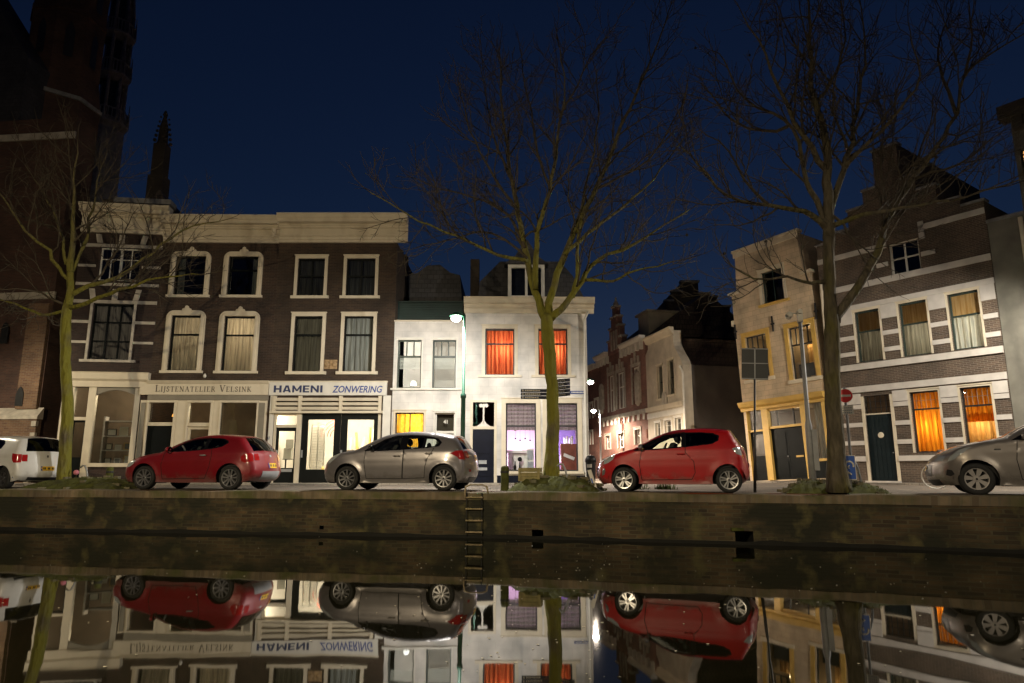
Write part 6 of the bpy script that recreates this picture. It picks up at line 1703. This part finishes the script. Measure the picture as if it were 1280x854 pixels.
    for xw in (xw1,xw2):
        for sgn in (-1,1):
            c=(xw,sgn*yo,wr); s=sgn
            rr_=wr*S.get('rimf',.66)
            pf=[(rr_,-.01),(rr_+.012,.0),(wr*.9,.004),(wr*.975,-.02),(wr,-.05),(wr,-.16),(wr*.97,-.19),(rr_,-.2)]
            w=MB().lathe([(a,s*h_) for a,h_ in pf],c,32,'y',cap=False).build('wheel',RUBBER,root,True)
            b=MB().lathe([(rr_,-.01*s),(rr_*.93,-.012*s),(rr_*.9,-.05*s),(rr_*.9,-.16*s)],c,32,'y',cap=False)
            b.lathe([(rr_*.9,-.13*s),(.02,-.13*s)],c,24,'y',m=1,cap=False)
            b.lathe([(wr*.19,-.05*s),(wr*.17,-.02*s),(.02,-.018*s)],c,14,'y',cap=False)
            ns,tw,w0,w1=S['spokes']
            for k in range(ns):
                for dv in ((-tw,tw) if tw else (0,)):
                    a=2*pi*k/ns+.3; ca,sa=cos(a),sin(a)
                    def P3(rad_,t,yy): 
                        return (c[0]+ca*rad_-sa*t,c[1]+yy*s,c[2]+sa*rad_+ca*t)
                    r0,r1=wr*.1,rr_*.95; t0=dv*.25; t1=dv; t1s=S.get('twist',0)
                    vs=[P3(r0,t0-w0,-.03),P3(r0,t0+w0,-.03),P3(r1,t1+w1+t1s,-.022),P3(r1,t1-w1+t1s,-.022),P3(r0,t0-w0,-.07),P3(r0,t0+w0,-.07),P3(r1,t1+w1+t1s,-.06),P3(r1,t1-w1+t1s,-.06)]
                    b.add(vs,[(0,1,2,3),(0,4,5,1),(1,5,6,2),(2,6,7,3),(3,7,4,0)])
            b.build('rim',[S.get('rim',ALLOY),IRON],w)
    # ---------------- underside, wheel housings, cabin
    b=MB(); b.box(.35,L-.3,-hw*.62,hw*.62,.19,.5); b.box(xw1+ra+.03,xw2-ra-.03,-hw*.9,hw*.9,.185,.4)
    for xw in (xw1,xw2):
        for sgn in (-1,1):
            vs=[];k=15
            for yy in (sgn*hw*.93,sgn*hw*.6):
                vs+=[(xw+(ra+.01)*cos(pi*i/(k-1)),yy,wr+(ra+.01)*sin(pi*i/(k-1))) for i in range(k)]
            b.add(vs,[(i,i+1,k+i+1,k+i) for i in range(k-1)]+[tuple(range(k,2*k))])
    b.build('underbody',PLASTIC,root)
    sx=S.get('seats',(1.75,2.6)); b=MB(); b.box(S['ws'][0]+.15,L-.35,-hw*.86,hw*.86,.5,zb-.22)
    b.box(S['ws'][0]+.1,S['ws'][0]+.55,-hw*.8,hw*.8,zb-.22,zb-.04)
    b.build('cabin',SEATM,root)
    for y in (-.36,.36):
        sb=MB().add([(sx[0],y-.22,zb-.25),(sx[0]+.14,y-.22,zb-.25),(sx[0]+.34,y-.2,zb+.17),(sx[0]+.24,y-.2,zb+.17),(sx[0],y+.22,zb-.25),(sx[0]+.14,y+.22,zb-.25),(sx[0]+.34,y+.2,zb+.17),(sx[0]+.24,y+.2,zb+.17)],[(0,1,2,3),(7,6,5,4),(0,4,5,1),(1,5,6,2),(2,6,7,3),(3,7,4,0)]).build('seat',SEATM,root)
        MB().ball((sx[0]+.36,y,zb+.27),.13,n=10,k=6,sc=(.5,1,.75)).build('headrest',SEATM,sb,True)
    if sx[1]:
        sb=MB().box(sx[1],sx[1]+.15,-hw*.7,hw*.7,zb-.24,zb+.08).build('rear_bench',SEATM,root)
        for y in (-.36,.36): MB().ball((sx[1]+.1,y,zb+.15),.11,n=10,k=6,sc=(.5,1,.8)).build('headrest',SEATM,sb,True)
    wy=-.36; wc=Vector((S['ws'][0]+.62,wy,zb+.0))
    ring=[(wc.x+.08*cos(a),wc.y+.18*sin(a),wc.z+.165*cos(a)) for a in [2*pi*i/18 for i in range(19)]]
    MB().tube(ring,.014,5).tube([(wc.x,wy,wc.z),(wc.x-.3,wy,wc.z-.15)],.03,6).build('steering_wheel',PLASTIC,root)
    mx,mz=S['mirror']
    for sgn in (-1,1):
        y=sgn*(W(mx,mz)+.10)
        m=MB().ball((mx,y,mz+.03),.115,n=12,k=8,sc=(.55,1,.65)).build('mirror',S.get('mirmat',S['mat']),root,True)
        MB().box(mx+.0,mx+.05,min(y,sgn*W(mx,mz)),max(y,sgn*W(mx,mz)),mz-.06,mz-.02).build('mirror_arm',PLASTIC,m)
        MB().lathe([(.085,.055),(.02,.06)],(mx,y,mz+.03),10,'x').build('mirror_glass',plain('mirror_glass',(.6,.65,.65),.02,1),m)
    for (nm,mt,mk) in S.get('extras',[]):
        mk(MB(),W,D).build(nm,mt,root,True)
    return root
def place(px,off,xw,hw,turn=0):
    P,a=on_quay(px,off); a+=turn; d=Vector((cos(a),sin(a),0)); nn=Vector((-sin(a),cos(a),0)); return P-d*xw+nn*hw,a

RED_D=carpaint('paint_dark_red',(.23,.005,.011),.1,.42); RED_B=carpaint('paint_bright_red',(.50,.007,.010),0,.45); SILV=carpaint('paint_silver',(.29,.275,.285),.5,.32); BEIG=carpaint('paint_grey_beige',(.34,.31,.285),.5,.36); CWHITE=carpaint('paint_car_white',(.72,.72,.70))

# grey hatchback (middle)
S=dict(L=3.96,hw=.84,H=1.47,belt=.97,wheels=(.80,3.34,.31),mat=SILV,crease=.78,
 profile=[(.12,.2),(.02,.32),(0,.46),(.03,.6),(.08,.7),(.22,.82),(.5,.93),(.85,1.00),(1.02,1.04),(1.3,1.19),(1.62,1.345),(1.9,1.425),(2.3,1.465),(2.75,1.455),(3.15,1.415),(3.5,1.35),(3.60,1.30),(3.72,1.14),(3.80,1.02),(3.87,.95),(3.92,.82),(3.96,.66),(3.97,.5),(3.93,.36),(3.82,.22)],
 ws=(1.08,1.85),rw=(3.52,3.82,1.04,1.32),
 dlo=[(1.24,.99),(1.32,1.05),(1.75,1.29),(2.05,1.375),(2.4,1.39),(2.85,1.36),(3.15,1.30),(3.26,1.2),(3.2,1.1),(2.9,1.055),(2.2,1.01),(1.6,.985)],
 glass=[[(1.5,1.015),(1.75,1.235),(2.02,1.35),(2.2,1.36),(2.17,1.03),(1.6,1.01)],[(2.36,1.045),(2.38,1.36),(2.78,1.335),(2.76,1.07)],[(2.84,1.08),(2.86,1.32),(3.08,1.27),(3.18,1.2),(3.12,1.11)]],
 gmat=[GL_CAR,GL_CAR,GL_CAR],
 doors=[[(1.32,.30),(1.26,.7),(1.28,1.0),(1.62,1.2),(2.03,1.392),(2.30,1.402),(2.28,.9),(2.26,.30)],[(2.275,.30),(2.295,.9),(2.315,1.402),(2.85,1.375),(3.13,1.3),(3.05,1.0),(2.92,.8),(2.86,.6),(2.84,.32)]],
 handles=[(2.12,.86),(2.95,.92)],handmat=BEIG,mirror=(1.45,1.03),mirmat=GLOSSB,
 sidelamps=[([(3.5,.92),(3.66,.98),(3.82,1.0),(4.05,.98),(4.05,.76),(3.78,.78),(3.72,.84)],RED_L,'tail_light'),([(.10,.66),(.16,.76),(.42,.90),(.60,.93),(.46,.82),(.22,.68)],CLEAR_L,'headlight'),],
 patches=[('tail_light',RED_L,.80,.97,-1,-.72,'rear',.008),('tail_light',RED_L,.80,.97,.72,1,'rear',.008),('number_plate',PLATE,.74,.87,-.30,.30,'rear',.012),('bumper_trim',PLASTIC,.24,.36,-.7,.7,'rear',.006),('fog_light',RED_L,.47,.53,-.85,-.68,'rear',.008),('grille',PLASTIC,.42,.62,-.5,.5,'front',.006),('spoiler_lip',GLOSSB,1.305,1.335,-.86,.86,'rear',.012)],
 spokes=(10,0,.014,.02),rim=ALLOY_D,rimf=.70,seats=(1.72,2.72))
pos,a=place(432,.45,.80,.84); car('hatchback_car','silver grey five door hatchback parked in front of the sunblind shop',S,pos,a)

# dark red hatchback (left)
S=dict(L=4.06,hw=.86,H=1.45,belt=.97,wheels=(.83,3.34,.315),mat=RED_D,crease=.74,
 profile=[(.14,.2),(.04,.3),(.0,.42),(.02,.54),(.08,.64),(.26,.76),(.6,.87),(1.0,.95),(1.22,.99),(1.5,1.14),(1.85,1.30),(2.15,1.39),(2.5,1.435),(2.9,1.44),(3.25,1.41),(3.46,1.37),(3.55,1.31),(3.72,1.14),(3.86,1.0),(3.93,.92),(3.98,.78),(4.03,.64),(4.06,.5),(4.02,.36),(3.86,.24)],
 ws=(1.28,2.08),rw=(3.47,3.85,1.02,1.335),
 dlo=[(1.45,.98),(1.55,1.05),(1.9,1.245),(2.2,1.335),(2.6,1.365),(2.95,1.35),(3.14,1.29),(3.17,1.22),(3.0,1.12),(2.7,1.06),(2.1,1.01)],
 glass=[[(1.56,1.01),(1.92,1.22),(2.2,1.31),(2.52,1.335),(2.5,1.065),(2.1,1.03)],[(2.6,1.08),(2.63,1.335),(2.93,1.325),(3.11,1.27),(3.12,1.22),(2.98,1.14),(2.75,1.095)]],
 gmat=[GL_CAR,GL_TINT],
 doors=[[(1.38,.28),(1.33,.65),(1.40,.99),(1.85,1.24),(2.2,1.352),(2.6,1.382),(2.72,1.2),(2.78,.9),(2.74,.6),(2.62,.30)]],
 handles=[(2.55,.90)],mirror=(1.55,1.02),handmat=STEEL,
 sidelamps=[([(3.64,.86),(3.74,.945),(3.9,.95),(4.1,.93),(4.1,.75),(3.90,.73),(3.78,.70),(3.66,.75)],RED_L,'tail_light'),([(.12,.60),(.2,.70),(.42,.78),(.52,.78),(.46,.68),(.28,.6)],CLEAR_L,'headlight')],
 patches=[('tail_light',RED_L,.76,.93,-.97,-.74,'rear',.010),('tail_light',AMBER_L,.76,.93,.74,.97,'rear',.010),('number_plate',PLATE,.56,.68,-.30,.30,'rear',.016),('diffuser',STEEL,.30,.49,-.68,.68,'rear',.014),('badge',STEEL,.845,.90,-.06,.06,'rear',.012),('brake_light',RED_L,1.35,1.37,-.25,.25,'rear',.012)],
 spokes=(5,.055,.016,.022),rim=ALLOY,rimf=.72,seats=(1.95,2.75))
pos,a=place(177,.45,.83,.86); car('hatchback_car','dark red hatchback parked with its tail lamps towards the sunblind shop',S,pos,a)

# bright red small car (right of the middle tree)
S=dict(L=3.475,hw=.81,H=1.455,belt=.97,wheels=(.70,3.04,.29),mat=RED_B,crease=.76,
 profile=[(.14,.2),(.04,.3),(.0,.44),(.03,.58),(.09,.68),(.2,.77),(.48,.87),(.80,.96),(.93,1.0),(1.2,1.14),(1.5,1.29),(1.8,1.39),(2.1,1.435),(2.45,1.45),(2.8,1.435),(3.06,1.405),(3.13,1.37),(3.22,1.22),(3.33,1.06),(3.40,.93),(3.43,.78),(3.46,.6),(3.475,.45),(3.44,.33),(3.32,.24)],
 ws=(.98,1.72),rw=(3.08,3.34,1.06,1.385),
 dlo=[(.92,.945),(1.05,1.03),(1.4,1.215),(1.7,1.325),(2.05,1.365),(2.45,1.37),(2.75,1.345),(2.88,1.28),(2.86,1.17),(2.72,1.09),(2.1,1.02),(1.5,.97)],
 glass=[[(1.16,.985),(1.42,1.175),(1.7,1.29),(2.04,1.325),(2.03,1.04),(1.55,1.0)],[(2.14,1.05),(2.15,1.335),(2.45,1.345),(2.72,1.32),(2.84,1.265),(2.83,1.18),(2.7,1.11)]],
 gmat=[GL_CAR,GL_TINT],
 doors=[[(1.12,.28),(1.07,.65),(1.14,.98),(1.4,1.2),(1.7,1.34),(2.05,1.38),(2.12,1.37),(2.12,.9),(2.3,.7),(2.32,.45),(2.24,.30)]],
 handles=[(2.02,.87)],mirror=(1.12,1.0),mirmat=SILV,
 sidelamps=[([(3.17,.98),(3.30,1.02),(3.55,.98),(3.55,.80),(3.30,.86)],CLEAR_L,'tail_light'),([(.10,.64),(.14,.74),(.32,.83),(.48,.86),(.42,.76),(.26,.67)],CLEAR_L,'headlight'),([(.05,.38),(.06,.50),(.13,.56),(.16,.5),(.13,.40)],ALLOY,'fog_light_bezel')],
 patches=[('tail_light',RED_L,.78,.98,-1,-.76,'rear',.008),('tail_light',RED_L,.78,.98,.76,1,'rear',.008),('number_plate',PLATE,.56,.68,-.32,.32,'rear',.012),('grille',PLASTIC,.36,.56,-.62,.62,'front',.008),('headlight',CLEAR_L,.66,.76,-.98,-.62,'front',.010),('headlight',CLEAR_L,.66,.76,.62,.98,'front',.010),('number_plate',PLATE,.46,.55,-.3,.3,'front',.02)],
 spokes=(5,.038,.012,.020),twist=.04,rim=ALLOY,rimf=.70,seats=(1.55,2.3))
pos,a=place(780,.40,.70,.81); car('small_car','bright red small three door car with silver wheels right of the middle tree',S,pos,a)

# grey beige car at the right edge
S=dict(L=4.35,hw=.89,H=1.55,belt=1.08,bend=.42,wheels=(.80,3.55,.325),mat=BEIG,crease=.86,
 profile=[(.14,.2),(.03,.3),(.0,.45),(.03,.6),(.09,.70),(.24,.82),(.55,.96),(.95,1.06),(1.25,1.12),(1.42,1.16),(1.7,1.33),(2.0,1.45),(2.35,1.53),(2.8,1.55),(3.4,1.52),(3.85,1.45),(4.0,1.36),(4.15,1.15),(4.28,1.0),(4.33,.8),(4.35,.55),(4.3,.35),(4.15,.24)],
 ws=(1.46,2.2),rw=(3.9,4.2,1.12,1.4),
 dlo=[(1.45,1.09),(1.6,1.18),(2.0,1.37),(2.3,1.45),(2.8,1.47),(3.4,1.44),(3.75,1.36),(3.7,1.2),(3.2,1.14),(2.2,1.10)],
 glass=[[(1.66,1.12),(2.02,1.33),(2.3,1.41),(2.55,1.425),(2.53,1.14)],[(2.64,1.15),(2.66,1.43),(3.1,1.42),(3.08,1.17)],[(3.18,1.18),(3.2,1.41),(3.6,1.34),(3.62,1.24)]],
 gmat=[GL_CAR]*3,
 doors=[[(1.55,.32),(1.5,.7),(1.55,1.1),(2.0,1.38),(2.3,1.465),(2.6,1.48),(2.58,.9),(2.56,.32)],[(2.575,.32),(2.6,.9),(2.62,1.48),(3.15,1.46),(3.4,1.4),(3.3,1.0),(3.1,.6),(3.05,.34)]],
 handles=[(2.42,.96),(3.1,.99)],mirror=(1.68,1.14),mirmat=BEIG,
 sidelamps=[([(.12,.68),(.22,.78),(.5,.91),(.78,.98),(.62,.87),(.32,.72)],CLEAR_L,'headlight'),([(.04,.40),(.06,.52),(.2,.5),(.28,.42),(.16,.38)],PLASTIC,'fog_light_bezel'),([(4.1,.9),(4.2,1.05),(4.28,.95),(4.3,.82)],RED_L,'tail_light'),([(1.14,.90),(1.16,.925),(1.26,.925),(1.26,.90)],PLASTIC,'side_repeater')],
 patches=[('grille',PLASTIC,.38,.6,-.6,.6,'front',.008),('headlight',CLEAR_L,.68,.78,-.98,-.6,'front',.01),('headlight',CLEAR_L,.68,.78,.6,.98,'front',.01),('number_plate',PLATE,.48,.58,-.3,.3,'front',.02),('bumper_lip',PLASTIC,.22,.32,-.9,.9,'front',.008)],
 spokes=(7,0,.022,.05),rim=plain('hubcap',(.36,.34,.33),.4,.4),rimf=.66,seats=(2.05,2.95))
pos,a=place(1223,.42,.80,.89,-.08); car('family_car','grey beige car with seven spoke wheel covers parked before the striped house',S,pos,a)

# white car (left edge)
S=dict(L=3.62,hw=.83,H=1.47,belt=.97,wheels=(.66,3.02,.29),mat=CWHITE,crease=.74,
 profile=[(.12,.2),(.03,.3),(0,.45),(.03,.62),(.1,.74),(.3,.86),(.7,.97),(.88,1.02),(1.1,1.2),(1.35,1.36),(1.65,1.44),(2.1,1.475),(2.6,1.47),(3.0,1.44),(3.24,1.41),(3.32,1.36),(3.42,1.2),(3.50,1.03),(3.54,.92),(3.56,.8),(3.6,.64),(3.62,.5),(3.60,.36),(3.48,.24)],
 ws=(.92,1.55),rw=(3.24,3.50,1.05,1.38),
 dlo=[(.95,1.0),(1.25,1.22),(1.5,1.33),(1.9,1.385),(2.4,1.39),(2.62,1.36),(2.72,1.26),(2.68,1.12),(2.5,1.06),(1.6,1.01)],
 glass=[[(1.1,1.04),(1.3,1.2),(1.55,1.31),(1.9,1.35),(1.88,1.06)],[(1.98,1.07),(2.0,1.36),(2.38,1.36),(2.6,1.32),(2.67,1.23),(2.62,1.14),(2.45,1.09)]],
 gmat=[GL_TINT,GL_TINT],
 doors=[[(1.05,.28),(1.0,.7),(1.1,1.05),(1.5,1.35),(1.92,1.4),(1.95,.9),(1.92,.3)]],
 handles=[(1.8,.9)],mirror=(1.15,1.05),
 sidelamps=[([(3.3,.98),(3.45,.96),(3.7,.94),(3.7,.74),(3.50,.72),(3.42,.72),(3.33,.84)],RED_L,'tail_light'),([(.12,.68),(.2,.78),(.4,.86),(.3,.72)],CLEAR_L,'headlight')],
 patches=[('tail_light',RED_L,.75,.94,-1.0,-.80,'rear',.010),('tail_light',RED_L,.75,.94,.80,1.0,'rear',.010),('number_plate',PLATE,.50,.61,-.30,.30,'rear',.014),('badge',IRON,.86,.92,-.035,.035,'rear',.012),('brake_light',RED_L,1.415,1.45,-.16,.16,'rear',.014),('bumper_trim',PLASTIC,.26,.34,-.75,.75,'rear',.006)],
 spokes=(5,0,.02,.03),rim=ALLOY_D,rimf=.6,seats=(1.6,2.5))
pos,a=place(0,.50,3.02,.83,-.24); car('small_car','white small car showing its rear window and yellow plate before the church',S,pos,a)

# ------------------------------------------------------------------ sky
w=bpy.data.worlds.new('World'); SC.world=w; w.use_nodes=True
nt=w.node_tree; bg=nt.nodes['Background']
sky=N(nt,'ShaderNodeTexSky',sky_type='NISHITA'); sky.sun_disc=False
sky.sun_elevation=radians(-1.1); sky.sun_rotation=radians(12); sky.altitude=0; sky.air_density=1.0; sky.dust_density=.3; sky.ozone_density=3.6
nt.links.new(sky.outputs[0],bg.inputs[0]); bg.inputs[1].default_value=.06
vs=SC.view_settings; vs.view_transform='Standard'; vs.look='None'; vs.exposure=.3; vs.gamma=1; vs.use_curve_mapping=False
SC.display_settings.display_device='sRGB'
# every separate piece of these parts becomes an object of its own
def explode(o):
    me=o.data; n=len(me.vertices); par=list(range(n))
    def find(i):
        while par[i]!=i: par[i]=par[par[i]]; i=par[i]
        return i
    for e in me.edges:
        a,b=find(e.vertices[0]),find(e.vertices[1])
        if a!=b: par[a]=b
    isl={}
    for p in me.polygons: isl.setdefault(find(p.vertices[0]),[]).append(p)
    if len(isl)<2 or len(isl)>90: return
    nm=o.name.split('.')[0]
    for polys in isl.values():
        idx=sorted({i for p in polys for i in p.vertices}); mp={i:k for k,i in enumerate(idx)}
        m2=bpy.data.meshes.new(nm); m2.from_pydata([tuple(me.vertices[i].co) for i in idx],[],[[mp[i] for i in p.vertices] for p in polys])
        for m in me.materials: m2.materials.append(m)
        m2.polygons.foreach_set('material_index',[p.material_index for p in polys]); m2.polygons.foreach_set('use_smooth',[p.use_smooth for p in polys])
        q=bpy.data.objects.new(nm,m2); COL.objects.link(q); q.parent=o.parent; q.location=o.location; q.rotation_euler=o.rotation_euler
    bpy.data.objects.remove(o)
NM={'bracket','gable_stone','coping','stone_band','voussoir','wall_anchor','keystone','letter_plate','pilaster_panel','pilaster','string_course','buttress','batten','louvre_board','plinth','jamb'}
for o in list(bpy.data.objects):
    if o.type=='MESH' and o.parent and not o.children and o.name.split('.')[0] in NM: explode(o)
cy=SC.cycles
cy.use_denoising=True; cy.max_bounces=8; cy.diffuse_bounces=3; cy.glossy_bounces=4; cy.transparent_max_bounces=16; cy.transmission_bounces=4
cy.sample_clamp_indirect=6; cy.caustics_reflective=False; cy.caustics_refractive=False
